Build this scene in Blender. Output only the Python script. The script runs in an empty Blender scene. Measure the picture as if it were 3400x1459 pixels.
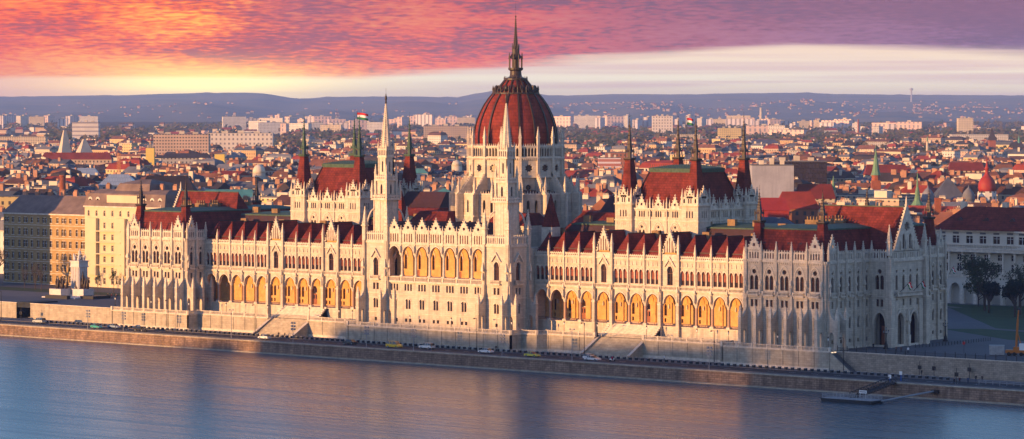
import bpy, math, random
from math import sin, cos, pi, radians, sqrt, atan2, exp
from mathutils import Matrix, Vector
from mathutils.geometry import tessellate_polygon
random.seed(7)
SC = bpy.context.scene
COL = SC.collection
T = Matrix.Translation
def RZ(a): return Matrix.Rotation(a, 4, 'Z')
def SCL(x, y, z): return Matrix.Diagonal((x, y, z, 1))
# ---------------------------------------------------------------- view geometry (camera on the castle hill, 62 m above the quay terrace)
ALPHA = radians(39.9); FPX = 10300.0; HOR = 385.0
FW = (-sin(ALPHA), cos(ALPHA)); RT = (cos(ALPHA), sin(ALPHA))
CAM = (595.18, -680.65, 62.0)
def atd(px, d, z=0.0):
    """ground point d metres ahead of the camera in direction px"""
    r = (px - 1700.0) / FPX * d
    return (CAM[0] + FW[0] * d + RT[0] * r, CAM[1] + FW[1] * d + RT[1] * r, z)
def onz(px, py, Z):
    d = (CAM[2] - Z) * FPX / (py - HOR)
    return atd(px, d, Z)
def dist(p):
    return (p[0] - CAM[0]) * FW[0] + (p[1] - CAM[1]) * FW[1]
# ---------------------------------------------------------------- materials
def mat(name, col, rough=0.8, var=0.0, vscale=0.5, blocks=None, metal=0.0, col2=None, spec=0.3, bump=0.0, rnd=0.0, streak=0.0):
    m = bpy.data.materials.new(name); m.use_nodes = True
    nt = m.node_tree; N = nt.nodes; L = nt.links
    b = N['Principled BSDF']
    b.inputs['Roughness'].default_value = rough; b.inputs['Metallic'].default_value = metal
    b.inputs['Specular IOR Level'].default_value = spec
    c = (col[0], col[1], col[2], 1)
    tc = N.new('ShaderNodeTexCoord')
    geo = N.new('ShaderNodeNewGeometry')
    out = None
    def mix(a, bb, fac, mode='MIX'):
        x = N.new('ShaderNodeMix'); x.data_type = 'RGBA'; x.blend_type = mode
        for s, v in ((x.inputs[6], a), (x.inputs[7], bb), (x.inputs[0], fac)):
            if hasattr(v, 'is_linked'): L.new(v, s)
            else: s.default_value = v
        return x.outputs[2]
    cur = c
    if var or col2:
        n = N.new('ShaderNodeTexNoise'); n.inputs['Scale'].default_value = vscale; n.inputs['Detail'].default_value = 6
        n.inputs['Roughness'].default_value = 0.65
        L.new(geo.outputs['Position'], n.inputs['Vector'])
        r = N.new('ShaderNodeMapRange'); r.inputs[1].default_value = 0.35; r.inputs[2].default_value = 0.65
        L.new(n.outputs[0], r.inputs[0])
        c2 = col2 or tuple(x * (1 - var) for x in col)
        cur = mix(c, (c2[0], c2[1], c2[2], 1), r.outputs[0])
    if streak:
        mp = N.new('ShaderNodeMapping'); mp.inputs['Scale'].default_value = (0.9, 0.9, 0.06)
        L.new(geo.outputs['Position'], mp.inputs['Vector'])
        n = N.new('ShaderNodeTexNoise'); n.inputs['Scale'].default_value = 1.0; n.inputs['Detail'].default_value = 5
        L.new(mp.outputs[0], n.inputs['Vector'])
        r = N.new('ShaderNodeMapRange'); r.inputs[1].default_value = 0.48; r.inputs[2].default_value = 0.72
        r.inputs[4].default_value = streak; L.new(n.outputs[0], r.inputs[0])
        cur = mix(cur, tuple(x * 0.35 for x in col) + (1,), r.outputs[0])
    if blocks:
        # coursed masonry: brick texture on (along, height), along = x + y so that it runs over both faces
        sx = N.new('ShaderNodeSeparateXYZ'); L.new(geo.outputs['Position'], sx.inputs[0])
        ad = N.new('ShaderNodeMath'); ad.operation = 'ADD'; L.new(sx.outputs[0], ad.inputs[0]); L.new(sx.outputs[1], ad.inputs[1])
        cb = N.new('ShaderNodeCombineXYZ'); L.new(ad.outputs[0], cb.inputs[0]); L.new(sx.outputs[2], cb.inputs[1])
        bt = N.new('ShaderNodeTexBrick'); L.new(cb.outputs[0], bt.inputs['Vector'])
        bw, bh, mo, dk, li = blocks
        bt.inputs['Scale'].default_value = 1; bt.inputs['Brick Width'].default_value = bw; bt.inputs['Row Height'].default_value = bh
        bt.inputs['Mortar Size'].default_value = mo; bt.inputs['Bias'].default_value = 0.0
        bt.inputs['Color1'].default_value = (1, 1, 1, 1); bt.inputs['Color2'].default_value = (li, li, li, 1)
        bt.inputs['Mortar'].default_value = (dk, dk, dk, 1)
        cur = mix(cur, bt.outputs['Color'], 1.0, 'MULTIPLY')
    if rnd:
        oi = N.new('ShaderNodeObjectInfo')
        r = N.new('ShaderNodeMapRange'); r.inputs[3].default_value = 1 - rnd; r.inputs[4].default_value = 1 + rnd
        L.new(oi.outputs['Random'], r.inputs[0])
        x = N.new('ShaderNodeVectorMath'); x.operation = 'SCALE'
        if hasattr(cur, 'is_linked'): L.new(cur, x.inputs[0])
        else: x.inputs[0].default_value = cur[:3]
        L.new(r.outputs[0], x.inputs['Scale']); cur = x.outputs[0]
    if hasattr(cur, 'is_linked'): L.new(cur, b.inputs['Base Color'])
    else: b.inputs['Base Color'].default_value = cur
    if bump:
        n = N.new('ShaderNodeTexNoise'); n.inputs['Scale'].default_value = 3; n.inputs['Detail'].default_value = 4
        L.new(geo.outputs['Position'], n.inputs['Vector'])
        bp = N.new('ShaderNodeBump'); bp.inputs['Strength'].default_value = bump; L.new(n.outputs[0], bp.inputs['Height'])
        L.new(bp.outputs[0], b.inputs['Normal'])
    return m
M = {}
M['stone'] = mat('limestone', (0.65, 0.56, 0.445), 0.85, var=0.25, vscale=0.35, blocks=(1.3, 0.55, 0.03, 0.74, 0.84), streak=0.5)
M['carved'] = mat('carved_limestone', (0.69, 0.60, 0.485), 0.85, var=0.32, vscale=1.1, streak=0.3)
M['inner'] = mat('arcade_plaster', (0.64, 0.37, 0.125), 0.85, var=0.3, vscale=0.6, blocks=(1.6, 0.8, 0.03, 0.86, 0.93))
M['column'] = mat('polished_column', (0.42, 0.26, 0.18), 0.5, var=0.2, vscale=2)
M['roofred'] = mat('red_roof_tiles', (0.22, 0.040, 0.030), 0.8, var=0.55, vscale=0.4, blocks=(1.2, 0.7, 0.08, 0.62, 0.75), streak=.3, spec=0.12)
M['roofdark'] = mat('dark_roof_tiles', (0.060, 0.024, 0.028), 0.7, var=0.3, vscale=0.4, blocks=(0.8, 0.5, 0.05, 0.8, 0.85))
M['copper'] = mat('green_copper', (0.06, 0.11, 0.075), 0.7, var=0.5, vscale=1.3)
M['bronze'] = mat('dark_bronze', (0.045, 0.028, 0.022), 0.5, var=0.3, vscale=1.5)
M['domered'] = mat('dome_red_slate', (0.27, 0.042, 0.026), 0.75, var=0.5, vscale=0.45, blocks=(1.8, 1.0, 0.10, 0.62, 0.78), streak=.35, spec=.15)
M['glass'] = mat('window_glass', (0.030, 0.014, 0.012), 0.15, spec=0.5, rnd=0.6)
M['blind'] = mat('red_window_blind', (0.26, 0.055, 0.03), 0.5, rnd=0.4)
M['wood'] = mat('door_wood', (0.28, 0.085, 0.035), 0.6, var=0.3, vscale=3)
M['frame'] = mat('window_frame', (0.11, 0.045, 0.03), 0.6)
M['chstone'] = mat('chimney_stone', (0.27, 0.17, 0.085), 0.9, var=0.4, vscale=0.6)
M['white'] = mat('white_paint', (0.72, 0.72, 0.70), 0.5)
M['black'] = mat('black_iron', (0.018, 0.018, 0.020), 0.5)
M['grey'] = mat('grey_metal', (0.25, 0.26, 0.28), 0.5)
# ---------------------------------------------------------------- mesh builder
class MB:
    def __init__(s): s.v = []; s.f = []; s.mi = []; s.M = Matrix.Identity(4); s.mats = []; s.c = 0
    def m(s, key):
        mm = M[key]
        if mm not in s.mats: s.mats.append(mm)
        s.c = s.mats.index(mm); return s
    def add(s, vs, fs):
        b = len(s.v); Mt = s.M
        for p in vs: s.v.append(tuple(Mt @ Vector(p)))
        for f in fs: s.f.append([i + b for i in f]); s.mi.append(s.c)
    def box(s, x0, x1, y0, y1, z0, z1):
        s.add([(x0,y0,z0),(x1,y0,z0),(x1,y1,z0),(x0,y1,z0),(x0,y0,z1),(x1,y0,z1),(x1,y1,z1),(x0,y1,z1)],
              [(0,3,2,1),(4,5,6,7),(0,1,5,4),(1,2,6,5),(2,3,7,6),(3,0,4,7)])
    def lathe(s, prof, n=8, cx=0, cy=0, rot=0.0, cap=True):
        vs = []; fs = []
        for r, z in prof:
            for k in range(n):
                a = rot + 2 * pi * k / n
                vs.append((cx + r * cos(a), cy + r * sin(a), z))
        for j in range(len(prof) - 1):
            for k in range(n):
                k2 = (k + 1) % n
                fs.append((j*n+k, j*n+k2, (j+1)*n+k2, (j+1)*n+k))
        if cap:
            fs.append([k for k in range(n)][::-1]); fs.append([(len(prof)-1)*n+k for k in range(n)])
        s.add(vs, fs)
    def sq(s, cx, cy, prof):
        """square-plan lathe: prof (half side, z)"""
        s.lathe([(h * sqrt(2), z) for h, z in prof], 4, cx, cy, pi / 4)
    def rect(s, cx, cy, prof):
        """rectangular-plan loft: prof (half x, half y, z)"""
        vs = []
        for hx, hy, z in prof: vs += [(cx-hx,cy-hy,z),(cx+hx,cy-hy,z),(cx+hx,cy+hy,z),(cx-hx,cy+hy,z)]
        fs = []
        for j in range(len(prof) - 1):
            for k in range(4): fs.append((j*4+k, j*4+(k+1) % 4, (j+1)*4+(k+1) % 4, (j+1)*4+k))
        n = len(prof) - 1
        fs += [(3,2,1,0), (n*4,n*4+1,n*4+2,n*4+3)]
        s.add(vs, fs)
    def extr(s, poly, y0, y1):
        """(x,z) outline extruded from y0 to y1"""
        n = len(poly)
        vs = [(x, y0, z) for x, z in poly] + [(x, y1, z) for x, z in poly]
        s.add(vs, [list(range(n)), list(range(2*n-1, n-1, -1))] + [(i, i+n, (i+1) % n + n, (i+1) % n) for i in range(n)])
    def panel(s, outer, holes, y, depth, back=False):
        """flat wall (outline and holes in x,z) at y with reveals going back to y+depth"""
        loops = [[Vector((a, b, 0)) for a, b in outer]] + [[Vector((a, b, 0)) for a, b in h] for h in holes]
        pts = [p for l in loops for p in l]
        tris = tessellate_polygon(loops)
        s.add([(p[0], y, p[1]) for p in pts], [tuple(t) for t in tris])
        if back: s.add([(p[0], y + depth, p[1]) for p in pts], [tuple(t)[::-1] for t in tris])
        for h in holes + ([outer] if back else []):
            n = len(h)
            s.add([(a, y, b) for a, b in h] + [(a, y + depth, b) for a, b in h], [(i, (i+1) % n, (i+1) % n + n, i + n) for i in range(n)])
    def tube(s, pts, r, n=5):
        for a, b in zip(pts, pts[1:]):
            a = Vector(a); b = Vector(b); d = b - a; l = d.length
            if l < 1e-6: continue
            q = d.to_track_quat('Z', 'Y').to_matrix().to_4x4()
            o = s.M; s.M = o @ T(a) @ q; s.lathe([(r, 0), (r, l)], n); s.M = o
    def mesh(s, name, smooth=False):
        me = bpy.data.meshes.new(name); me.from_pydata(s.v, [], s.f)
        for mm in s.mats: me.materials.append(mm)
        if len(s.mats) > 1: me.polygons.foreach_set('material_index', s.mi)
        if smooth: me.polygons.foreach_set('use_smooth', [True] * len(me.polygons))
        me.update(); return me
    def obj(s, name, parent=None, smooth=False, **kw):
        o = bpy.data.objects.new(name, s.mesh(name, smooth)); COL.objects.link(o)
        if parent: o.parent = parent
        for k, v in kw.items(): o[k] = v
        return o
def empty(name, loc, label, cat, rz=0.0, group=None):
    o = bpy.data.objects.new(name, None); COL.objects.link(o)
    o.empty_display_size = 0.5
    o.location = loc; o.rotation_euler = (0, 0, rz); o['label'] = label; o['category'] = cat
    if group: o['group'] = group
    return o
def tag(o, label, cat, group=None):
    o['label'] = label; o['category'] = cat
    if group: o['group'] = group
    return o
def struct(o): o['kind'] = 'structure'; return o
def dup(root, loc, rz, label, group=None):
    r = root.copy(); COL.objects.link(r); r.location = loc; r.rotation_euler = (0, 0, rz)
    r['label'] = label
    if group: r['group'] = group
    for ch in root.children:
        c = ch.copy(); COL.objects.link(c); c.parent = r
        for g in ch.children:
            d = g.copy(); COL.objects.link(d); d.parent = c
    return r
# instances of repeated sub-parts of one thing: the nearest ones become objects, the rest one mesh
class Insts:
    def __init__(s): s.d = {}
    def put(s, name, me, Mt, parent): s.d.setdefault(name, []).append((me, Mt.copy(), parent))
    def flush(s, root, cap=98):
        for name, l in s.d.items():
            l.sort(key=lambda e: dist(e[1].translation) if name != 'window' else dist(e[1].translation) - (60 if e[1].translation[1] < 15 else 0))
            for me, Mt, par in l[:cap]:
                o = bpy.data.objects.new(name, me); COL.objects.link(o); o.parent = par or root; o.matrix_local = Mt
            if len(l) > cap:
                mb = MB()
                for me, Mt, par in l[cap:]:
                    b = len(mb.v)
                    idx = []
                    for mm in me.materials:
                        if mm not in mb.mats: mb.mats.append(mm)
                        idx.append(mb.mats.index(mm))
                    for v in me.vertices: mb.v.append(tuple(Mt @ v.co))
                    for p in me.polygons:
                        mb.f.append([i + b for i in p.vertices]); mb.mi.append(idx[p.material_index])
                mb.obj(name, root, kind='stuff')
        s.d = {}
# ---------------------------------------------------------------- outlines
def lancet(cx, z0, zs, w, zt, n=5):
    """pointed arch opening: sill z0, spring zs, top zt"""
    h = w / 2; p = [(cx - h, z0), (cx + h, z0)]
    for k in range(n + 1):
        t = k / n * pi / 2 * 0.92
        p.append((cx + h * (1 - (1 - cos(t)) / (1 - cos(pi/2*0.92))), zs + (zt - zs) * sin(t) / sin(pi/2*0.92)))
    p += [(2 * cx - a, b) for a, b in p[2:-1][::-1]]
    return p
def roundarch(cx, z0, zs, w, n=8):
    h = w / 2
    return [(cx - h, z0), (cx + h, z0)] + [(cx + h * cos(pi * k / n), zs + h * sin(pi * k / n)) for k in range(n + 1)]
def circ(cx, cz, r, n=10): return [(cx + r * cos(2*pi*k/n), cz + r * sin(2*pi*k/n)) for k in range(n)]
def rc(x0, x1, z0, z1): return [(x0, z0), (x1, z0), (x1, z1), (x0, z1)]
def flower(cx, cz, r, n=8): return [(cx + r * (1 if k % 2 else 0.72) * cos(pi*k/n), cz + r * (1 if k % 2 else 0.72) * sin(pi*k/n)) for k in range(2*n)]
SAZ = radians(19); SEL = radians(5.0)
SKY_STR = 0.15; CLOUD_STR = 0.41; HAZE = 4.6e-5; EXPO = 1.5; SUN_STR = 3.35
# ================================================================ parliament
PAR = empty('parliament_building', (0, 0, 0), 'long cream neo-gothic riverside palace with one great red ribbed dome and many spires', 'building')
IN = Insts()
# window kinds: openings relative to (centre x, 0)
WK = {
 'twin': [lancet(-0.74, 15.4, 18.3, 1.2, 19.3), lancet(0.74, 15.4, 18.3, 1.2, 19.3), circ(0, 20.25, 0.66)],
 'lancet_tall': [lancet(0, 15.2, 18.4, 1.15, 19.3), circ(0, 20.2, 0.45)],
 'rect2': [rc(-1.12, -0.25, 10.8, 12.75), rc(0.25, 1.12, 10.8, 12.75)],
 'rect1': [rc(-0.4, 0.4, 10.9, 12.7)],
 'small2': [lancet(-0.52, 5.4, 7.7, 0.8, 8.3), lancet(0.52, 5.4, 7.7, 0.8, 8.3)],
 'small1': [lancet(0, 5.4, 7.7, 0.9, 8.4)],
 'base': [rc(-0.45, 0.45, 1.6, 2.6)],
 'wing': [lancet(0, 15.0, 18.2, 1.24, 19.1)],
 'rect3': [rc(-1.45, -0.75, 10.7, 12.7), rc(-0.35, 0.35, 10.7, 12.7), rc(0.75, 1.45, 10.7, 12.7)],
 'big': [lancet(0, 14.9, 18.8, 1.9, 20.2)],
 'loggia': [lancet(-0.75, 16.9, 20.3, 0.95, 21.3), lancet(0.75, 16.9, 20.3, 0.95, 21.3)],
 'arc2': [lancet(-0.72, 6.0, 8.6, 0.95, 9.3), lancet(0.72, 6.0, 8.6, 0.95, 9.3)],
 'arcb': [rc(-0.3, 0.3, 4.2, 5.3)],
 'slit': [lancet(0, 33.4, 34.5, 0.62, 35.0, 3)],
 'hall': [lancet(-0.65, 26.0, 29.0, 0.85, 29.7, 3), lancet(0.65, 26.0, 29.0, 0.85, 29.7, 3), circ(0, 30.5, 0.4, 8)],
 'twinslit': [lancet(-0.8, 33.3, 34.7, 0.5, 35.1, 3), lancet(0, 33.3, 34.7, 0.5, 35.1, 3), lancet(0.8, 33.3, 34.7, 0.5, 35.1, 3)],
}
WMESH = {}
def wmesh(kind, depth=0.5):
    if kind in WMESH: return WMESH[kind]
    b = MB()
    for h in WK[kind]:
        xs = [p[0] for p in h]; zs = [p[1] for p in h]; x0, x1, z0, z1 = min(xs), max(xs), min(zs), max(zs)
        if kind == 'wing':
            zc = z0 + 1.35
            b.m('blind').add([(x, depth - 0.04, z) for x, z in h if z > zc] + [(x0, depth - 0.04, zc), (x1, depth - 0.04, zc)], [list(range(len([1 for x, z in h if z > zc]) + 2))])
            b.m('glass').add([(x0, depth - 0.04, z0), (x1, depth - 0.04, z0), (x1, depth - 0.04, zc), (x0, depth - 0.04, zc)], [(0, 1, 2, 3)])
        else:
            b.m('glass').add([(x, depth - 0.04, z) for x, z in h], [list(range(len(h)))])
        cx = (x0 + x1) / 2
        b.m('frame')
        if x1 - x0 > 0.6:
            b.box(cx - 0.05, cx + 0.05, depth - 0.12, depth - 0.042, z0, z1 - 0.1)
            if z1 - z0 > 1.4:
                zz = z0 + (z1 - z0) * 0.62
                b.box(x0, x1, depth - 0.125, depth - 0.043, zz - 0.06, zz + 0.06)
        b.box(x0, x1, depth - 0.13, depth - 0.044, z0, z0 + 0.1)
    WMESH[kind] = b.mesh('window'); return WMESH[kind]
def holes(kind, cx, dz=0): return [[(x + cx, z + dz) for x, z in h] for h in WK[kind]]
def win(kind, MF, cx, y, parent, dz=0): IN.put('window', wmesh(kind), MF @ T((cx, y, dz)), parent)
# prototypes -----------------------------------------------------
def crocket_spire(b, cx, cy, h0, z0, z1, n=5):
    b.sq(cx, cy, [(h0, z0), (0.04, z1)])
    for k in range(n):
        t = (k + 0.5) / n; z = z0 + (z1 - z0) * t; r = h0 * (1 - t) + 0.02
        b.sq(cx, cy, [(r, z), (r + 0.09, z + 0.09), (r * 0.8, z + 0.2)])
def pinnacle_mesh(h=5.3, w=0.42):
    b = MB(); b.m('carved')
    zb = h * 0.45
    b.sq(0, 0, [(w * 0.8, 0), (w * 0.8, zb * 0.9), (w * 1.15, zb * 0.93), (w * 1.15, zb)])
    crocket_spire(b, 0, 0, w * 0.85, zb, h)
    b.sq(0, 0, [(0.02, h - 0.35), (0.16, h - 0.22), (0.02, h - 0.1)])
    return b.mesh('pinnacle')
PIN = pinnacle_mesh(); PINB = pinnacle_mesh(8.0, 0.62)
def pinn(Mt, x, y, z, parent, s=1.0, big=False, hs=1.0): IN.put('pinnacle', PINB if big else PIN, Mt @ T((x, y, z)) @ SCL(s, s, s * hs), parent)
def balus_mesh(L, h=1.0, step=0.42):
    b = MB(); b.m('carved')
    b.box(0, L, -0.16, 0.16, 0, 0.14); b.box(0, L, -0.18, 0.18, h - 0.16, h)
    n = max(1, int((L - 0.3) / step)); s0 = (L - (n - 1) * step) / 2
    for k in range(n):
        x = s0 + k * step
        b.box(x - 0.085, x + 0.085, -0.085, 0.085, 0.14, h - 0.16)
    b.box(-0.2, 0.2, -0.22, 0.22, 0, h + 0.12)
    return b.mesh('balustrade')
BAL = {}
def balus(Mt, x0, x1, y, z, parent, h=1.0, name='balustrade', store=None):
    L = round(x1 - x0, 2)
    if (L, h) not in BAL: BAL[(L, h)] = balus_mesh(L, h)
    (store or IN).put(name, BAL[(L, h)], Mt @ T((x0, y, z)), parent)
def gable_poly(x0, x1, z0, zt, steps=0):
    return [(x0, z0), (x1, z0), ((x0 + x1) / 2, zt)]
def gable(b, x0, x1, z0, zt, y, th, hs=[]):
    """crocketed stone gable with pierced openings"""
    b.m('carved'); b.panel(gable_poly(x0, x1, z0, zt), hs, y, th, back=True)
    cx = (x0 + x1) / 2; n = max(4, int((zt - z0) / 0.75))
    for k in range(n):
        t = (k + 0.5) / n
        for sgn in (-1, 1):
            x = cx + sgn * (x1 - x0) / 2 * (1 - t) + sgn * 0.1; z = z0 + (zt - z0) * t
            b.box(x - 0.14, x + 0.14, y - 0.1, y + th + 0.1, z - 0.05, z + 0.3)
    b.lathe([(0.16, zt - 0.3), (0.12, zt + 0.1), (0.26, zt + 0.3), (0.05, zt + 0.7)], 5, cx, y + th / 2)
def hood(b, cx, w, zs, zt, y):
    """pointed drip moulding round an arch"""
    o = lancet(cx, zs, zs, w + 0.5, zt + 0.42, 5)[1:]; i = lancet(cx, zs, zs, w + 0.02, zt + 0.02, 5)[1:]
    b.extr(o[:len(o)] + [(cx - (w + 0.5) / 2, zs)] + [(cx - (w + .02) / 2, zs)] + i[::-1], y - 0.16, y + 0.05)
def arcade_slits(b, x0, x1, z0, z1, y, step=0.85, w=0.46, th=0.35):
    n = max(1, int((x1 - x0 - 0.3) / step)); s0 = (x0 + x1) / 2 - (n - 1) * step / 2
    hs = [lancet(s0 + k * step, z0 + 0.3, z1 - 0.75, w, z1 - 0.35, 3) for k in range(n)]
    b.panel(rc(x0, x1, z0, z1), hs, y, th, back=True)
    for k in range(n + 1):
        x = s0 + (k - 0.5) * step
        b.box(x - 0.13, x + 0.13, y + 0.02, y + th - 0.02, z1, z1 + 0.42)
def turret_mesh(key, zb=0.0, h0=2.35, h1=1.2, zg=9.0, zt=17.0, base='roofred'):
    """truncated square roof pyramid with a galleried metal spike"""
    b = MB(); b.m(base); b.sq(0, 0, [(h0, zb), (h1, zg - 0.4)])
    b.m(key); b.sq(0, 0, [(h1 + 0.12, zg - 0.4), (h1 + 0.35, zg), (h1 + 0.35, zg + 0.3), (h1 * 0.8, zg + 0.35)])
    for sx in (-1, 1):
        for sy in (-1, 1):
            b.box(sx*h1*0.85-0.09, sx*h1*0.85+0.09, sy*h1*0.85-0.09, sy*h1*0.85+0.09, zg, zg + 2.0)
            b.sq(sx*h1*0.85, sy*h1*0.85, [(0.15, zg + 2.0), (0.02, zg + 3.3)])
    b.sq(0, 0, [(h1 * 0.45, zg + 0.3), (h1 * 0.45, zg + 1.9), (h1 * 0.95, zg + 2.0), (h1 * 0.62, zg + 2.6)])
    L_ = zt - zg - 2.6
    b.sq(0, 0, [(h1 * 0.6, zg + 2.6), (h1 * 0.24, zg + 2.6 + L_ * 0.5), (0.05, zt)])
    for k in range(7):
        t = k / 7; b.sq(0, 0, [(h1 * 0.6 * (1 - t) * 0.8 + .02, zg + 2.7 + L_ * t), (h1 * 0.6 * (1 - t) * 0.85 + 0.16, zg + 2.8 + L_ * t), (h1 * 0.6 * (1 - t) * 0.75, zg + 2.95 + L_ * t)])
    b.lathe([(0.035, zt - 0.2), (0.035, zt + 1.8)], 4); b.lathe([(0.02, zt + 0.3), (0.17, zt + 0.5), (0.02, zt + 0.7)], 6)
    return b.mesh('corner_turret')
# ---------------------------------------------------------------- end pavilions
# buttress seen in section: x = outwards from the wall (negative = towards the river), arch hole near the foot
def buttress_mesh(d=3.3, th=0.95):
    b = MB(); b.m('stone')
    out = [(0, 0), (0, 13.2), (-0.35, 12.6), (-0.55, 11.2), (-0.9, 9.9), (-1.5, 8.8), (-d + 0.9, 7.8), (-d + 0.9, 8.1), (-d, 8.1), (-d, 0)]
    hole = lancet(-d / 2 + 0.25, 0.6, 3.7, 1.35, 4.9, 4)
    b.M = RZ(pi / 2)          # local x -> +y
    b.panel(out, [hole], -th / 2, th, back=True)
    b.m('carved')
    b.sq(-d + 0.45, 0, [(0.55, 8.0), (0.6, 8.15), (0.42, 8.3), (0.42, 9.2)])
    crocket_spire(b, -d + 0.45, 0, 0.42, 9.2, 11.4, 4)
    for z in (0.35, 5.2): b.box(-d - 0.1, -d + 1.0, -th / 2 - 0.1, th / 2 + 0.1, z, z + 0.22)
    return b.mesh('buttress')
BUT = buttress_mesh()
TURR = turret_mesh('bronze', -2.5, 1.95, .95, 9.0, 17.0)
def pav_facade(b, MF, n, bw, x0, xe, parent, gab, butt=True, roof=True, cornw=0.0, kind='twin', skipb=()):
    """one face of an end pavilion; local x along, y inward; bays start at x0"""
    b.M = MF
    def seg(a, c, hs): b.m('stone'); b.panel(rc(a, c, -0.2, 23.0), hs, 0, 0.5)
    if x0 > 0.01: seg(0, x0, [])
    for i in range(n):
        a = x0 + i * bw; c = a + bw / 2
        ks = [('twin' if kind == 'twin' else 'lancet_tall', 0), ('rect2' if kind == 'twin' else 'rect1', 0), ('small1', 0), ('base', 0)]
        hs = []
        for k, dz in ks: hs += holes(k, c, dz); win(k, MF, c, 0, parent, dz)
        seg(a, a + bw, hs)
        b.m('carved')
        w = 3.0 if kind == 'twin' else 1.9
        hood(b, c, w, 18.3, 21.6 if kind == 'twin' else 21.2, 0)
        hood(b, c, 1.2, 7.7, 8.7, 0)
        b.box(c - w / 2 - 0.2, c + w / 2 + 0.2, -0.75, 0.0, 13.75, 14.0)
        balus(MF, c - w / 2 - 0.2, c + w / 2 + 0.2, -0.6, 14.0, parent, 0.95)
        if i in gab:
            b.m('carved'); arcade_slits(b, a + 0.35, a + bw - 0.35, 23.5, 25.9, -0.05)
            gable(b, a + 0.3, a + bw - 0.3, 26.0, 30.0, -0.1, 0.4, [flower((2 * a + bw) / 2, 27.4, 0.55, 4)])
        else:
            b.m('carved'); arcade_slits(b, a + 0.25, a + bw - 0.25, 23.5, 25.7, 0)
    if xe - (x0 + n * bw) > 0.01: seg(x0 + n * bw, xe, [])
    b.m('carved')
    b.box(0, xe, -0.28, -0.001, 22.85, 23.5); b.box(0, xe, -0.14, -0.002, 9.9, 10.15); b.box(0, xe, -0.16, -0.003, 13.35, 13.6); b.box(0, xe, -0.12, -0.004, 4.7, 4.9); b.box(0, xe, -0.2, -0.005, -0.2, 0.5)
    for k in range(int(xe / 0.7)): b.box(0.2 + k * 0.7, 0.5 + k * 0.7, -0.2, -0.006, 22.4, 22.85)
    for i in range(n + 1):
        x = x0 + i * bw
        b.m('stone'); b.box(x - 0.42, x + 0.42, -0.65, -0.0, 0, 13.0); b.box(x - 0.34, x + 0.34, -0.5, -0.01, 13.0, 23.4)
        b.m('carved'); b.box(x - 0.45, x + 0.45, -0.8, 0, 12.9, 13.2)
        # statue under a canopy on the pier
        b.lathe([(0.22, 14.3), (0.28, 15.0), (0.2, 15.8), (0.13, 16.0), (0.15, 16.2), (0.03, 16.35)], 6, x, -0.72)
        b.sq(x, -0.62, [(0.32, 16.7), (0.36, 17.1), (0.05, 18.4)])
        pinn(MF, x, -0.2, 23.5, parent, 0.95)
        if butt and i not in skipb: IN.put('buttress', BUT, MF @ T((x, 0, 0)), parent)
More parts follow.
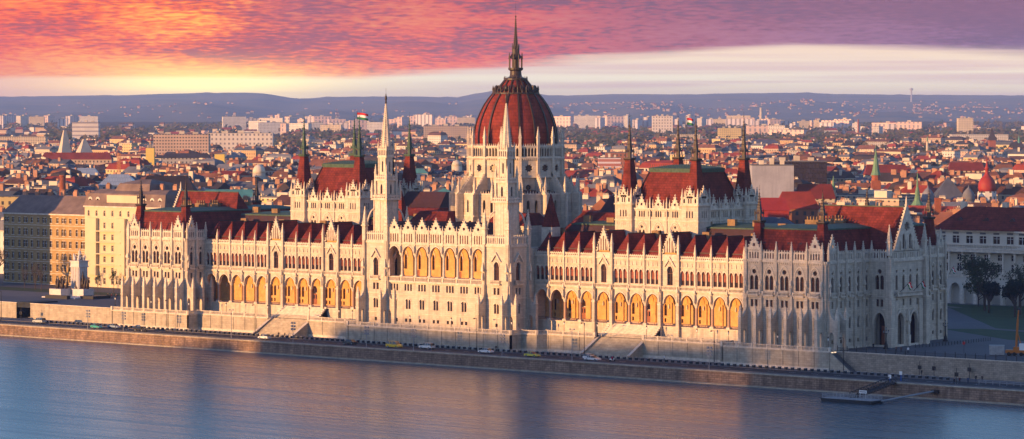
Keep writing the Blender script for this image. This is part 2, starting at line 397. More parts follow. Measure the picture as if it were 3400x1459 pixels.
def pavilion(side):
    """side +1 = south (near), -1 = north"""
    X0, X1, Y1 = 107.3, 134.0, 59.0
    b = MB(); p = bpy.data.objects.new('end_pavilion', None)  # replaced by mesh below
    par = bpy.data.objects.new('end_pavilion', bpy.data.meshes.new('end_pavilion')); COL.objects.link(par); par.parent = PAR
    xa = X0 if side > 0 else -X1
    pav_facade(b, T((xa, 0, 0)), 5, 4.93, 1.02, 26.7, par, (0, 4), True)
    # side towards the wing (8.5 m deep)
    if side < 0:
        pav_facade(b, T((-X0, 0, 0)) @ RZ(pi/2), 2, 4.0, 0.5, 9.0, par, (0,), True, kind='one', skipb=())
    # outer end facade, x = outer
    MFs = T((side * X1, 0 if side > 0 else Y1, 0)) @ RZ(pi/2 if side > 0 else -pi/2)
    pav_facade(b, MFs, 5, 4.1, 1.0, 21.5, par, (0,), True, kind='one', skipb=(2, 3, 4, 5))
    MF2 = T((side * X1, 38 if side > 0 else Y1 - 38, 0)) @ RZ(pi/2 if side > 0 else -pi/2)
    pav_facade(b, MF2, 5, 4.0, 0.5, 21.0, par, (4,), False, kind='one')
    # east face
    pav_facade(b, T((xa + 26.7, Y1, 0)) @ RZ(pi), 5, 4.93, 1.02, 26.7, par, (0, 4), False)
    b.M = Matrix.Identity(4)
    b.m('stone'); b.box(xa + 0.6, xa + 26.1, 0.6, Y1 - 0.6, -0.2, 22.9)
    if side > 0: b.M = T((X0, 9.5, 0)) @ RZ(-pi/2); b.panel(rc(0, 9.5, 0, 23), [], 0, .4); b.M = Matrix.Identity(4)
    # projecting gabled middle block
    mb = MB(); blk = bpy.data.objects.new('gabled_block', bpy.data.meshes.new('gabled_block')); COL.objects.link(blk); blk.parent = PAR
    xo = 140.3 * side
    def face(MF, w, ent):
        mb.M = MF; c = w / 2
        hs = []
        if ent == 2:
            arch = [lancet(c - 3.4, 0, 6.0, 3.6, 9.0, 5), lancet(c + 3.4, 0, 6.0, 3.6, 9.0, 5)]
            xs = [c - 5.1, c - 1.7, c + 1.7, c + 5.1]
            for x in xs: hs += holes('lancet_tall', x); win('lancet_tall', MF, x, 0, blk)
            for x in xs[0:4]: hs += holes('rect1', x); win('rect1', MF, x, 0, blk)
        else:
            arch = [lancet(c, 0, 6.0, 3.4, 9.2, 5)]
            hs += holes('twin', c); win('twin', MF, c, 0, blk)
            hs += holes('rect2', c); win('rect2', MF, c, 0, blk)
        mb.m('stone'); mb.panel(rc(0, w, -0.2, 23.0), hs + [[(x, z + 0.001) for x, z in a] for a in arch], 0, 0.9)
        mb.m('carved')
        for a in arch:
            xx = [q[0] for q in a]; hood(mb, (min(xx) + max(xx)) / 2, 3.6, 6.0, 9.2, 0); hood(mb, (min(xx) + max(xx)) / 2, 4.1, 6.0, 9.6, -0.1)
            mb.m('glass').box(min(xx), max(xx), 2.6, 2.7, 0, 9.2); mb.m('wood').box(min(xx)+.8, max(xx)-.8, 2.4, 2.6, 0, 5.5); mb.m('carved')
        for z0, z1, d in ((22.85, 23.5, .3), (9.95, 10.2, .15), (13.35, 13.6, .18), (-0.2, .6, .25)): mb.box(0, w, -d, -0.001 - d*.01, z0, z1)
        n = max(1, round(w / 4))
        for k in range(n): arcade_slits(mb, k * w / n + 0.1, (k + 1) * w / n - 0.1, 23.5, 25.7, 0)
    ys = 20.8; ye = 38.2; wS = ye - ys
    if side > 0:
        MS = T((xo, ys, 0)) @ RZ(pi/2); MW = T((X1, ys, 0)); ME = T((xo, ye, 0)) @ RZ(pi)
    else:
        MS = T((xo, ye, 0)) @ RZ(-pi/2); MW = T((xo, ys, 0)); ME = T((-X1, ye, 0)) @ RZ(pi)
    face(MS, wS, 2); face(MW, 6.3, 1); face(ME, 6.3, 1)
    mb.M = MS
    mb.m('carved'); mb.box(2.6, wS - 2.6, -1.1, 0, 13.5, 13.8); balus(MS, 2.6, wS - 2.6, -0.95, 13.8, blk, 0.95)
    for x in (wS/2 - 2.0, wS/2 + 2.0, wS/2 - 6.3, wS/2 + 6.3):   # statues beside the porch
        pass
    for x in (wS / 2,):
        mb.lathe([(0.35, 3.2), (0.4, 4.2), (0.3, 5.4), (0.16, 5.7), (0.2, 6.0), (0.03, 6.2)], 6, x, -0.5); mb.sq(x, -0.45, [(0.5, 6.6), (0.55, 7.0), (0.05, 10.2)]); mb.box(x - .5, x + .5, -0.9, 0, 0, 3.0)
    # great gable
    gc = wS / 2
    hs = [flower(gc, 32.2, 1.5, 8)] + [lancet(gc + dx, 26.2, 29.3, 1.2, 30.3, 4) for dx in (-1.6, 1.6)]
    gable(mb, gc - 6.4, gc + 6.4, 25.5, 38.2, 0.0, 0.5, hs)
    mb.m('glass').panel([(gc - 5.6, 25.6), (gc + 5.6, 25.6), (gc, 37)], [], 0.45, 0.1)
    mb.m('carved'); mb.lathe([(0.25, 38), (0.3, 38.6), (0.2, 39.6), (0.05, 40.4)], 6, gc, 0.25)
    for k in range(6): mb.box(gc - 1.5 + k * .6 - .04, gc - 1.5 + k * .6 + .04, .2, .3, 30.8, 33.6)
    for dx in (-1.6, 1.6, 0, -3.4, 3.4):
        mb.lathe([(0.28, 26.0), (0.33, 27.0), (0.2, 28.0), (0.15, 28.4), (0.03, 28.6)], 6, gc + dx + (0.0 if abs(dx) != 1.6 else 0.8), -0.3)
    for x in (0.0, wS):     # corner piers with tall pinnacles
        mb.m('stone'); mb.box(x - 0.9, x + 0.9, -1.2, 0.7, -0.2, 13); mb.box(x - 0.75, x + 0.75, -0.9, 0.6, 13, 23.8)
        mb.m('carved'); mb.box(x - 1.05, x + 1.05, -1.35, 0.8, 5.0, 5.4); mb.box(x - 1.0, x + 1.0, -1.3, .75, 12.8, 13.2)
        pinn(MS, x, 0, 24.5, blk, 1.05, True)
    for x in (4.6, wS - 4.6): mb.m('stone').box(x - 3.1 + (0 if x < gc else 4.4), x - 1.3 + (0 if x < gc else 4.4), -.5, 0, -.2, 12.5)
    mb.M = Matrix.Identity(4); mb.m('stone'); mb.box(min(xo, X1 * side) + (-.0 if side > 0 else 3.2), max(xo, X1 * side) - (3.2 if side > 0 else -.0), ys + 3.2, ye - 3.2, -0.2, 22.9)
    mb.m('stone').box(min(xo, X1*side)+.6, max(xo, X1*side)-.6, ys + .8, ye - .8, 10.3, 22.8)
    mm = mb.mesh('gabled_block'); blk.data = mm
    # cross roof behind the gable
    r = MB(); r.m('roofred'); xi = 113.5 * side; xo2 = 139.9 * side; zb = 23.9; zr = 37.4; gy = (ys + ye) / 2
    r.add([(xo2, gy - 6.3, 25.0), (xo2, gy + 6.3, 25.0), (xo2, gy, zr), (xi, gy, zr), (xi - side*4.5, gy - 6.3, 25.0), (xi - side*4.5, gy + 6.3, 25.0)], [(0, 2, 3, 4), (1, 5, 3, 2), (4, 3, 5)])
    r.m('copper').box(min(xi, xo2), max(xi, xo2), gy - .14, gy + .14, zr - .1, zr + .15)
    r.obj('roof', blk)
    # mansard over the pavilion: two long slopes and green flat top
    r = MB(); cx = xa + 13.35; r.m('roofred')
    r.rect(cx, 29.5, [(12.6, 28.8, 23.6), (9.7, 25.9, 31.5)])
    r.m('copper').rect(cx, 29.5, [(9.9, 26.1, 31.5), (9.9, 26.1, 31.9), (5, 21, 32.7)])
    r.m('roofdark')
    for k in range(5):
        for yy in (2.2,): r.box(cx - 8 + k * 3.9 - .35, cx - 8 + k * 3.9 + .35, yy, yy + 1.4, 27.4, 28.2)
    r.m('frame')
    for yy in (14, 20, 26, 33, 40): r.m('chstone').box(cx - 3, cx + 1.5, yy, yy + 1.3, 32, 33.9); [r.box(cx - 2.6 + q, cx - 2.3 + q, yy + .4, yy + .8, 33.9, 34.8) for q in range(4)]
    r.obj('roof', par)
    for tx, ty in ((xa + 2.9, 3.3), (xa + 23.4, 3.3), (xa + 2.9, 55.7), (xa + 23.4, 55.7)):
        IN.put('corner_turret', TURR, T((tx, ty, 24.6)), par)
    par.data = b.mesh('end_pavilion')
    return par
pavilion(1); pavilion(-1)
# ---------------------------------------------------------------- river wings
PX = [27.6, 32.9, 38.4, 44.0, 49.6, 55.9, 61.6, 67.3, 73.0, 79.3, 85.0, 90.5, 96.0, 101.6, 107.3]
GB = (4, 8)   # gabled bays
YW = 8.5
def column_mesh():
    b = MB(); b.m('carved').sq(0, 0, [(0.62, 3.3), (0.62, 3.9), (0.5, 4.05)])
    b.m('column').lathe([(0.44, 4.0), (0.40, 8.9)], 10, cap=False)
    b.m('carved').lathe([(0.4, 8.8), (0.46, 9.0), (0.6, 9.45), (0.66, 9.5), (0.66, 9.75)], 8); return b.mesh('column')
COLM = column_mesh()
def door_mesh():
    b = MB(); b.m('wood').box(-0.95, 0.95, 0.35, 0.5, 3.5, 7.2)
    b.m('glass')
    for x in (-.48, .48): b.box(x - .28, x + .28, 0.33, 0.36, 5.6, 6.8)
    for x in (-.48, .48): b.add([(q[0], 0.45, q[1]) for q in lancet(x, 7.5, 8.6, 0.75, 9.1)], [list(range(len(lancet(x, 7.5, 8.6, .75, 9.1))))])
    return b.mesh('door')
DOOR = door_mesh()
for side in (-1, 1):
    b = MB(); par = bpy.data.objects.new('river_wing', bpy.data.meshes.new('x')); COL.objects.link(par); par.parent = PAR
    rf = MB()
    MF = Matrix.Identity(4)
    for i in range(14):
        a, c = (PX[i], PX[i+1]) if side > 0 else (-PX[i+1], -PX[i])
        w = c - a; mx = (a + c) / 2; g = i in GB
        # upper wall
        hs = []
        if g:
            hs += holes('big', mx); win('big', T((0, YW, 0)), mx, 0, par)
        else:
            for dx in (-1.62, 0, 1.62): hs += holes('wing', mx + dx); win('wing', T((0, YW, 0)), mx + dx, 0, par)
        b.M = T((0, YW, 0)); b.m('stone')
        b.panel(rc(a, c, 13.4, 22.0), hs, 0, 0.5)
        # arch wall as outline with the arch cut out of its lower edge
        aw = w - 1.3 if not g else 4.3
        ar = lancet(mx, 9.7, 9.75, aw, 12.3, 6)
        pts = ar[1:] ; pts = [(x, z) for x, z in pts]          # right spring over the top to left spring
        out = [(a, 9.7), (mx - aw/2, 9.7)] + pts[::-1][0:] + [(mx + aw/2, 9.7), (c, 9.7), (c, 13.4), (a, 13.4)]
        o2 = []
        for q in out:
            if not o2 or abs(q[0]-o2[-1][0]) + abs(q[1]-o2[-1][1]) > 1e-4: o2.append(q)
        b.panel(o2, [], 0, 0.9, back=True)
        b.m('carved'); hood(b, mx, aw - .02, 9.75, 12.3, -0.02)
        # mouldings, balcony, quatrefoil parapet
        b.box(a, c, -0.35, -0.001, 13.2, 13.6); balus(T((0, YW, 0)), a + .4, c - .4, -0.25, 13.6, par, 1.0)
        b.box(a, c, -0.2, -0.002, 19.9, 20.05) if not g else None
        b.box(a, c, -0.3, -0.001, 21.7, 22.0)
        for dx in ([-1.62, 0, 1.62] if not g else [0]):
            hood(b, mx + dx, 1.16 if not g else 1.95, 18.2 if not g else 18.8, 19.0 if not g else 20.3, 0)
            b.sq(mx + dx, -0.1, [(0.16, 20.1), (0.05, 21.3)])
        if g:
            b.extr([(mx - 2.0, 20.0), (mx - 1.6, 20.0), (mx, 22.2), (mx + 1.6, 20.0), (mx + 2.0, 20.0), (mx, 22.9)], -0.45, 0)
        nq = 7; st = (w - .6) / nq
        qs = [circ(a + .3 + st * (k + .5), 22.5, 0.25, 4) for k in range(nq)]
        if not g:
            b.panel(rc(a, c, 22.0, 23.0), qs, -0.1, 0.25, back=True)
            for k in range(nq): b.box(a + .3 + st * (k + .5) - .1, a + .3 + st * (k + .5) + .1, -.05, .1, 23, 23.25)
        else:
            b.panel(rc(a, c, 22.0, 23.5), [], -0.1, 0.4, back=True)
            sl = [lancet(mx + dx, 24.0, 25.8 + (2.0 - abs(dx)) * 0.9, 0.42, 26.4 + (2.0 - abs(dx)) * 0.9, 3) for dx in (-1.7, -.85, 0, .85, 1.7)]
            gable(b, a + .45, c - .45, 23.5, 30.3, -0.15, 0.5, sl)
            b.m('inner').panel([(a + 1, 23.6), (c - 1, 23.6), (mx, 28.9)], [], .3, .05)
            rf.m('roofred'); rf.add([(a + .6, YW + .4, 23.6), (c - .6, YW + .4, 23.6), (mx, YW + .4, 29.4), (mx, 20, 29.4), (a + .6, 20, 23.6), (c - .6, 20, 23.6)], [(0, 2, 3, 4), (1, 5, 3, 2)])
            rf.m('bronze').box(mx - .1, mx + .1, YW + .4, 19.8, 29.3, 29.65)
        # plinth wall under the arcade, floor, inner wall
        b.m('stone'); b.M = T((0, YW, 0))
        if not (5 <= i <= 7): b.panel(rc(a, c, -0.2, 3.5), [], 0.1, 0.5)
        b.m('carved'); b.box(a, c, -0.15 if not (5 <= i <= 7) else 0.4, 5.2, 3.3, 3.5)
        b.m('black')
        if not (5 <= i <= 7): b.box(a + .6, c - .6, 0.35, 0.42, 4.25, 4.33); [b.box(a + .7 + k*.5, a + .74 + k*.5, .36, .41, 3.5, 4.3) for k in range(int((w-1.3)/.5))]
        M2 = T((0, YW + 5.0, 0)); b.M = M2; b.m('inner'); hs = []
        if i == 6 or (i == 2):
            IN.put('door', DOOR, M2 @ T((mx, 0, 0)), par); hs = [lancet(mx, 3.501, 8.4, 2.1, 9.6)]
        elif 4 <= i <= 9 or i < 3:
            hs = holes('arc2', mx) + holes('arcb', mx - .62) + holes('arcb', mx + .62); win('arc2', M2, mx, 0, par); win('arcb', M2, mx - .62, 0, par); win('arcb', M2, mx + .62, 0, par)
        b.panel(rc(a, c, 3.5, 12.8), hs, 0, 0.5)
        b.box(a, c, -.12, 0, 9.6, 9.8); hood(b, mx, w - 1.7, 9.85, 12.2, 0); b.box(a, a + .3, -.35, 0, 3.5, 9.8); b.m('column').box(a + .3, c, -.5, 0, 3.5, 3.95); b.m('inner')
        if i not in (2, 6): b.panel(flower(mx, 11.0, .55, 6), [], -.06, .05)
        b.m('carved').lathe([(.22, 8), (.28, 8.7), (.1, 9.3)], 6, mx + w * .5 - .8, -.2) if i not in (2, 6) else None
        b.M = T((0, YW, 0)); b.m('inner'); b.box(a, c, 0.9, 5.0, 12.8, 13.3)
        # hipped tent roof of the bay
        if not g:
            rf.m('roofred')
            rf.add([(a + .1, YW + .6, 22.9), (c - .1, YW + .6, 22.9), (mx, YW + 3.6, 28.8), (mx, 19.5, 28.8), (a + .1, 19.5, 22.9), (c - .1, 19.5, 22.9)], [(0, 1, 2), (0, 2, 3, 4), (1, 5, 3, 2)])
            rf.m('bronze').box(mx - .08, mx + .08, YW + 3.4, 19, 28.7, 28.95)
            rf.box(a + .5, c - .5, YW + .9, YW + 1.0, 24.0, 24.25)
            if i % 3 == 0: rf.m('chstone').box(mx - 1.2, mx + 1.2, 17, 17.8, 26, 29.6)
    # piers, columns, pinnacles
    for i in range(15):
        x = PX[i] * side; heavy = i in (4, 5, 8, 9)
        if i in (0, 14): continue
        IN.put('column', COLM, T((x, YW + .45, 0)), par)
        b.M = T((x, YW, 0))
        if heavy:
            b.m('stone'); b.box(-.5, .5, -.9, .05, -0.2, 13.2); b.box(-.42, .42, -.7, .05, 13.2, 23.6)
            b.m('carved'); b.box(-.6, .6, -1.0, 0.06, 3.3, 3.6); b.box(-.6, .6, -1.0, 0.06, 9.3, 9.7)
            pinn(T((x, YW, 0)), 0, -.3, 23.6, par, 1.0, False, 1.0)
        else:
            b.m('carved'); b.box(-.22, .22, -.38, .03, 9.8, 22.9)
            pinn(T((x, YW, 0)), 0, -.2, 21.9, par, 0.85)
        b.m('carved')
        b.lathe([(0.25, 10.2), (0.34, 10.5), (0.3, 11.2), (0.2, 12.0), (0.14, 12.2), (0.16, 12.45), (.03, 12.6)], 6, 0, -.62 if not heavy else -1.0)
        b.sq(0, -.5 if not heavy else -.9, [(0.2, 12.8), (.36, 12.9), (.05, 14.6)])
    b.M = Matrix.Identity(4)
    # body behind and its mansard
    lo, hi = (27.6, 107.3) if side > 0 else (-107.3, -27.6)
    b.m('stone'); b.box(lo, hi, YW + 6, 19.5, -0.2, 22.5); b.box(lo, hi, 19.5, 46, -0.2, 23.5); b.box(lo, hi, YW + .95, YW + 6.0, 13.4, 21.9)
    cx = (lo + hi) / 2
    rf.m('roofdark').rect(cx, 33, [(39.5, 14, 23.4), (37, 11, 30.4)])
    rf.m('copper').rect(cx, 33, [(37.2, 11.2, 30.4), (37.2, 11.2, 30.8), (30, 6, 31.6)])
    rf.m('chstone')
    for k in range(9):
        x = lo + 5 + k * 8.6; rf.box(x, x + 2.6, 24.5, 25.7, 30.7, 33.0 - (k % 3) * .4)
    for k in range(12): rf.m('roofdark').box(lo + 4 + k * 6.3, lo + 4.9 + k * 6.3, 19.3, 21.0, 26.4, 27.3)
    # row of little stone finials on the eaves of the rear body
    rf.m('carved')
    for k in range(int((hi - lo) / 1.6)):
        x = lo + .8 + k * 1.6; rf.sq(x, 19.2, [(.13, 23.4), (.13, 24.6), (.02, 25.6)])
    rf.obj('roof', par)
    par.data = b.mesh('river_wing')
# ---------------------------------------------------------------- central block
YC = -3.3
cb = bpy.data.objects.new('central_block', bpy.data.meshes.new('x')); COL.objects.link(cb); cb.parent = PAR
b = MB(); rf = MB(); CW = 18.9; bw = 2 * CW / 7
lcol = MB(); lcol.m('carved').sq(0, 0, [(.6, 14.9), (.5, 15.3)]); lcol.lathe([(.42, 15.2), (.38, 20.6)], 10, cap=False); lcol.lathe([(.38, 20.5), (.6, 21.0), (.62, 21.3)], 8); LC = lcol.mesh('column')
for i in range(7):
    a = -CW + i * bw; c = a + bw; mx = (a + c) / 2
    b.M = T((0, YC, 0)); b.m('stone')
    hs = holes('rect3', mx) + holes('small2', mx) + [[(x - .8, z) for x, z in h] for h in holes('base', mx)] + [[(x + .8, z) for x, z in h] for h in holes('base', mx)]
    for k, dx in (('rect3', 0), ('small2', 0), ('base', -.8), ('base', .8)): win(k, T((0, YC, 0)), mx + dx, 0, cb)
    b.panel(rc(a, c, -0.2, 14.4), hs, 0, .5)
    aw = bw - 1.15; ar = lancet(mx, 21.2, 21.25, aw, 23.8, 6)[1:]
    out = [(a, 21.2), (mx - aw/2, 21.2)] + ar[::-1] + [(mx + aw/2, 21.2), (c, 21.2), (c, 24.7), (a, 24.7)]; o2 = []
    for q in out:
        if not o2 or abs(q[0]-o2[-1][0]) + abs(q[1]-o2[-1][1]) > 1e-4: o2.append(q)
    b.panel(o2, [], 0, .9, back=True)
    b.m('carved'); hood(b, mx, aw - .02, 21.25, 23.8, -.02)
    b.box(a, c, -.45, -.001, 13.1, 13.5); b.box(a, c, -.2, -.002, 24.3, 24.7); b.box(a, c, -.12, -.003, 9.6, 9.8); b.box(a, c, -.25, -.004, -.2, .9); b.box(a, c, -.1, -.005, 4.0, 4.15)
    balus(T((0, YC, 0)), a + .25, c - .25, -.2, 14.0 - .5, cb, 1.3)
    b.box(a, c, 0.0, 4.6, 14.4, 14.9); hood(b, mx, 2.0, 7.7, 8.4, 0)
    arcade_slits(b, a + .3, c - .3, 24.7, 27.9, -.05, .9, .48)
    gable(b, a + .2, c - .2, 27.9, 31.7, -.1, .4, [flower(mx, 29.3, .55, 6)])
    b.m('inner').panel(rc(a, c, 24.8, 27.8), [], .5, .1)
    rf.m('roofdark').add([(a, YC + .3, 27.7), (c, YC + .3, 27.7), (mx, YC + .3, 31.0), (mx, 9, 31.0), (a, 9, 27.7), (c, 9, 27.7)], [(0, 2, 3, 4), (1, 5, 3, 2)])
    # loggia back wall
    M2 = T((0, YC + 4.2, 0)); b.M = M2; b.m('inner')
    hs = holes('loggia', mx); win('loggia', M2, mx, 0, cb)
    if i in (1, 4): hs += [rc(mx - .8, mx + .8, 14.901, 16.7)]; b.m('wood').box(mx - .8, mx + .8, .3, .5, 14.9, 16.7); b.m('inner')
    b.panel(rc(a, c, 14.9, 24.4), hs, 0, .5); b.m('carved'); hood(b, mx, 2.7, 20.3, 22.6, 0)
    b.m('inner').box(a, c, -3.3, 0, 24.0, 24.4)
    if 0 < i: IN.put('column', LC, T((a, YC + .45, 0)), cb)
    if i < 8:
        b.M = T((0, YC, 0)); b.m('carved')
        b.box(a - .25, a + .25, -.3, .1, 21.3, 26); pinn(T((0, YC, 0)), a, -.1, 25.7, cb, .8)
        b.lathe([(.25, 21.8), (.32, 22.5), (.2, 23.4), (.14, 23.8), (.03, 24)], 6, a, -.55)
b.M = Matrix.Identity(4); b.m('stone'); b.box(-CW, CW, YC + 5, 12, -0.2, 27.5); b.box(-27.5, 27.5, 5, 50, -.2, 24); b.box(-CW, CW, YC + .8, YC + 5, -.2, 14.3)
rf.m('roofdark').rect(0, 8, [(CW, 6, 27.5), (CW, 3, 30.6)])
rf.m('roofred').rect(-15, 16, [(7.5, 6.5, 24), (7.5, 6.5, 30.2), (5.6, 3, 33.6)]); rf.rect(15, 16, [(7.5, 6.5, 24), (7.5, 6.5, 30.2), (5.6, 3, 33.6)])
rf.m('stone').rect(-15, 16, [(7.6, 6.6, 23), (7.6, 6.6, 30.1)]); rf.rect(15, 16, [(7.6, 6.6, 23), (7.6, 6.6, 30.1)])
# low red roofs between dome and debating chambers
for s in (-1, 1):
    rf.m('roofred').rect(s * 38, 33, [(11.5, 10, 25), (11.5, 10, 29), (10, 3, 33.8)])
    rf.m('roofdark').rect(s * 40, 40, [(9, 7, 25), (9, 7, 33), (8, 2, 38.5)])
    rf.m('roofred').sq(s * 29, 14, [(1.9, 27), (1.9, 30.0), (0.1, 39.5)]); rf.m('carved').sq(s * 29, 14, [(1.95, 24), (1.95, 29.9)])
rf.obj('roof', cb); cb.data = b.mesh('central_block')
# ---------------------------------------------------------------- river towers
def oct_tier(b, h, z0, z1, zw0, zw1, w=.9, corner=.45):
    """square tier with a double lancet in each face"""
    for k in range(4):
        o = b.M; b.M = o @ RZ(k * pi / 2) @ T((0, -h, 0)); b.m('carved')
        hs = [lancet(dx, zw0, zw1 - w, w, zw1, 4) for dx in ((-h * .3, h * .3) if h > 2.4 else (0,))]
        b.panel(rc(-h, h, z0, z1), hs, 0, .4)
        b.m('glass').box(-h * .8, h * .8, .4, .45, zw0 - .2, zw1 + .2); b.m('carved')
        for dx in (-h, -h*.02 if h > 2.4 else h, h): b.box(dx - .16, dx + .16, -.18, .02, z0, z1)
        b.box(-h - .2, h + .2, -.25, .1, z1 - .4, z1); b.M = o
def gallery(b, h, z, hh=1.2):
    for k in range(4):
        o = b.M; b.M = o @ RZ(k * pi / 2) @ T((0, -h, 0)); b.m('carved'); b.box(-h - .1, h + .1, -.12, 1.0, z - .35, z)
        arcade_slits(b, -h, h, z, z + hh, 0, .75, .42, .2); b.M = o
for side in (-1, 1):
    par = bpy.data.objects.new('river_tower', bpy.data.meshes.new('x')); COL.objects.link(par); par.parent = PAR
    b = MB(); cx, cy, h = 23.3 * side, 0.8, 4.4
    base = T((cx, cy, 0))
    for k in range(4):
        MF = base @ RZ(k * pi / 2) @ T((0, -h, 0)); b.M = MF
        hs = holes('big', 0) + holes('rect2', 0) + holes('small2', 0) + holes('base', 0)
        if k != 2:
            for q in ('big', 'rect2', 'small2', 'base'): win(q, MF, 0, 0, par)
        b.m('stone'); b.panel(rc(-h, h, -.2, 25), hs, 0, .5)
        b.m('carved'); hood(b, 0, 2.0, 18.8, 20.3, 0); hood(b, 0, 2.0, 7.7, 8.3, 0)
        b.extr([(-2.0, 20.2), (-1.6, 20.2), (0, 22.3), (1.6, 20.2), (2.0, 20.2), (0, 23.0)], -.55, 0)
        b.box(-1.7, 1.7, -.8, 0, 13.6, 13.9); balus(MF, -1.7, 1.7, -.65, 13.9, par, 1.0)
        for z, d in ((24.5, .3), (9.7, .12), (4.0, .12)): b.box(-h, h, -d, -.001, z, z + .3)
        b.box(-h, h, -.25, -.002, -.2, 1.0)
        b.box(-h - .1, h + .1, -.3, .6, 24.8, 25.1); arcade_slits(b, -h, h, 25.1, 27.5, -.1, .8, .42, .3)
        for sx in (-1, 1):
            b.m('stone'); b.box(sx*h - .55, sx*h + .55, -.95, .3, 0, 13.5); b.box(sx*h - .45, sx*h + .45, -.7, .3, 13.5, 25.2)
            b.m('carved'); b.lathe([(.28, 14.8), (.34, 15.6), (.2, 16.8), (.03, 17.1)], 6, sx*h, -1.0); b.sq(sx*h, -.9, [(.4, 17.4), (.05, 20)])
            if k in (0, 1, 3): IN.put('buttress', BUT, MF @ T((sx * h, 0, 0)), par)
            pinn(MF, sx * h, 0, 25.2, par, 1.2, True, 1.05) if k in (0, 2) else None
            # flying arcs up to the octagon
            if k in (0, 2):
                for ang in (0, 1):
                    pts = [(sx * h * .95, .15 + .0, 28.2)]
                    b.m('carved')
            prev = None
            for j in range(7):
                t = j / 6; x = sx * (h - .2 - 2.0 * t * t); zz = 28.0 + 6.5 * sin(t * pi / 2 * .95)
                if prev: b.tube([(prev[0], prev[1], prev[2]), (x, .3 + 1.5 * t, zz)], .24, 4)
                prev = (x, .3 + 1.5 * t, zz)
    b.M = base
    oct_tier(b, 2.45, 25.0, 37.4, 28.5, 34.8, .85)
    b.lathe([(2.75, 25), (2.75, 37.3)], 8, 0, 0, pi / 8)
    gallery(b, 3.1, 37.4, 1.1)
    for sx in (-1, 1):
        for sy in (-1, 1):
            pinn(base, sx*2.9, sy*2.9, 37.6, par, 1.0, False, 1.0); pinn(base, sx*2.15, sy*2.15, 43.2, par, .85); b.m('carved').sq(sx*2.15, sy*2.15, [(.45, 37.5), (.35, 43.2)])
    oct_tier(b, 2.0, 37.5, 43.1, 38.9, 41.8, .8)
    gallery(b, 2.4, 43.1, 1.1)
    oct_tier(b, 1.5, 43.2, 50.0, 45.4, 48.6, .6)
    gallery(b, 1.75, 50.0, 2.3)
    for sx in (-1, 1):
        for sy in (-1, 1): pinn(base, sx*1.6, sy*1.6, 51.6, par, .55)
    b.m('carved').sq(0, 0, [(1.4, 50), (1.4, 53)])
    par.data = b.mesh('river_tower')
    s = MB(); s.m('carved').lathe([(1.6, 52.6), (.16, 65.8)], 8, 0, 0, pi/8)
    for j in range(20):
        t = j / 20; r = 1.6 * (1 - t) + .1
        for k in range(8):
            a = pi/8 + k * pi / 4; s.box(r*cos(a) - .12, r*cos(a) + .12, r*sin(a) - .12, r*sin(a) + .12, 52.9 + 12.9 * t, 53.2 + 12.9 * t)
    s.m('bronze').lathe([(.25, 65.6), (.35, 66.0), (.2, 66.3), (.38, 67.0), (.3, 67.8), (.12, 68.1), (.16, 68.4), (.03, 68.6)], 6); s.lathe([(.04, 68.3), (.04, 70.2)], 4)
    o = s.obj('spire', par); o.location = (cx, cy, 0)
# ---------------------------------------------------------------- dome
DX, DY = 0.0, 32.9
par = bpy.data.objects.new('dome_drum', bpy.data.meshes.new('x')); COL.objects.link(par); par.parent = PAR
b = MB(); D0 = T((DX, DY, 0)); N16 = 16
def ring(h, fn):
    for k in range(N16):
        b.M = D0 @ RZ(k * 2 * pi / N16 + pi / 16) @ T((0, -h, 0)); fn(k, h * math.tan(pi / 16))
def f1(k, hw):      # tall lower drum
    b.m('stone'); b.panel(rc(-hw, hw, 24, 44), [lancet(0, 29.5, 36.2, 2.3, 38.4, 5), circ(0, 40.8, .85)], 0, .7)
    b.m('glass').box(-hw * .7, hw * .7, .7, .8, 29, 41.8); b.m('carved'); hood(b, 0, 2.3, 36.2, 38.2, 0)
    b.box(-.1, .1, .3, .5, 29.5, 38)
ring(13.2, f1)
def f2(k, hw):      # rose windows and gallery
    b.m('stone'); b.panel(rc(-hw, hw, 44, 49.4), [flower(0, 46.5, 1.3, 8)], 0, .5)
    b.m('glass').box(-1.6, 1.6, .5, .55, 45, 48); b.m('carved')
    b.box(-hw, hw, -.15, .3, 43.7, 44.0)
    for j in range(9): b.box(-hw + .2 + j * hw / 4.6, -hw + .45 + j * hw / 4.6, -.5, 0, 48.9, 49.4)
    b.box(-hw, hw, -.6, .3, 49.4, 49.7)
    n = 5; st = hw * 1.8 / n
    b.m('stone'); b.panel(rc(-hw, hw, 49.7, 52.9), [lancet((j - 2) * st, 50.0, 51.9, st * .74, 52.5, 3) for j in range(n)], -.2, .4)
    b.m('glass').box(-hw * .9, hw * .9, .5, .55, 49.7, 52.8); b.m('carved')
    b.box(-hw, hw, -.35, .3, 52.8, 53.1)
    for j in range(8): b.sq(-hw + .3 + j * hw / 4, -.2, [(.16, 53.1), (.02, 53.8)])
ring(13.9, f2)
def f3(k, hw):      # outer ambulatory wall between buttress piers
    b.m('stone'); b.panel(rc(-hw, hw, 20, 39.0), [lancet(0, 24.6, 29.2, 2.5, 31.0, 5)] + [lancet(d, 33.4, 36.0, .9, 37.2, 4) for d in (-1.25, 1.25)], 0, .6)
    b.m('inner').box(-hw * .8, hw * .8, 1.6, 1.7, 24, 32); b.m('carved'); hood(b, 0, 2.8, 29.2, 31, 0)
    b.m('glass').box(-.5, .5, 1.5, 1.6, 25, 28.5); b.m('carved')
    b.box(-hw, hw, -.2, .2, 32.2, 32.6); b.box(-hw, hw, -.2, .2, 38.6, 39.1)
    for j in range(8): b.sq(-hw + .3 + j * hw / 4, 0, [(.14, 39.1), (.02, 39.9)])
ring(17.2, f3)
b.M = D0; b.m('roofdark').lathe([(17.3, 38.6), (13.4, 40.0)], 16, 0, 0, 0, cap=False)
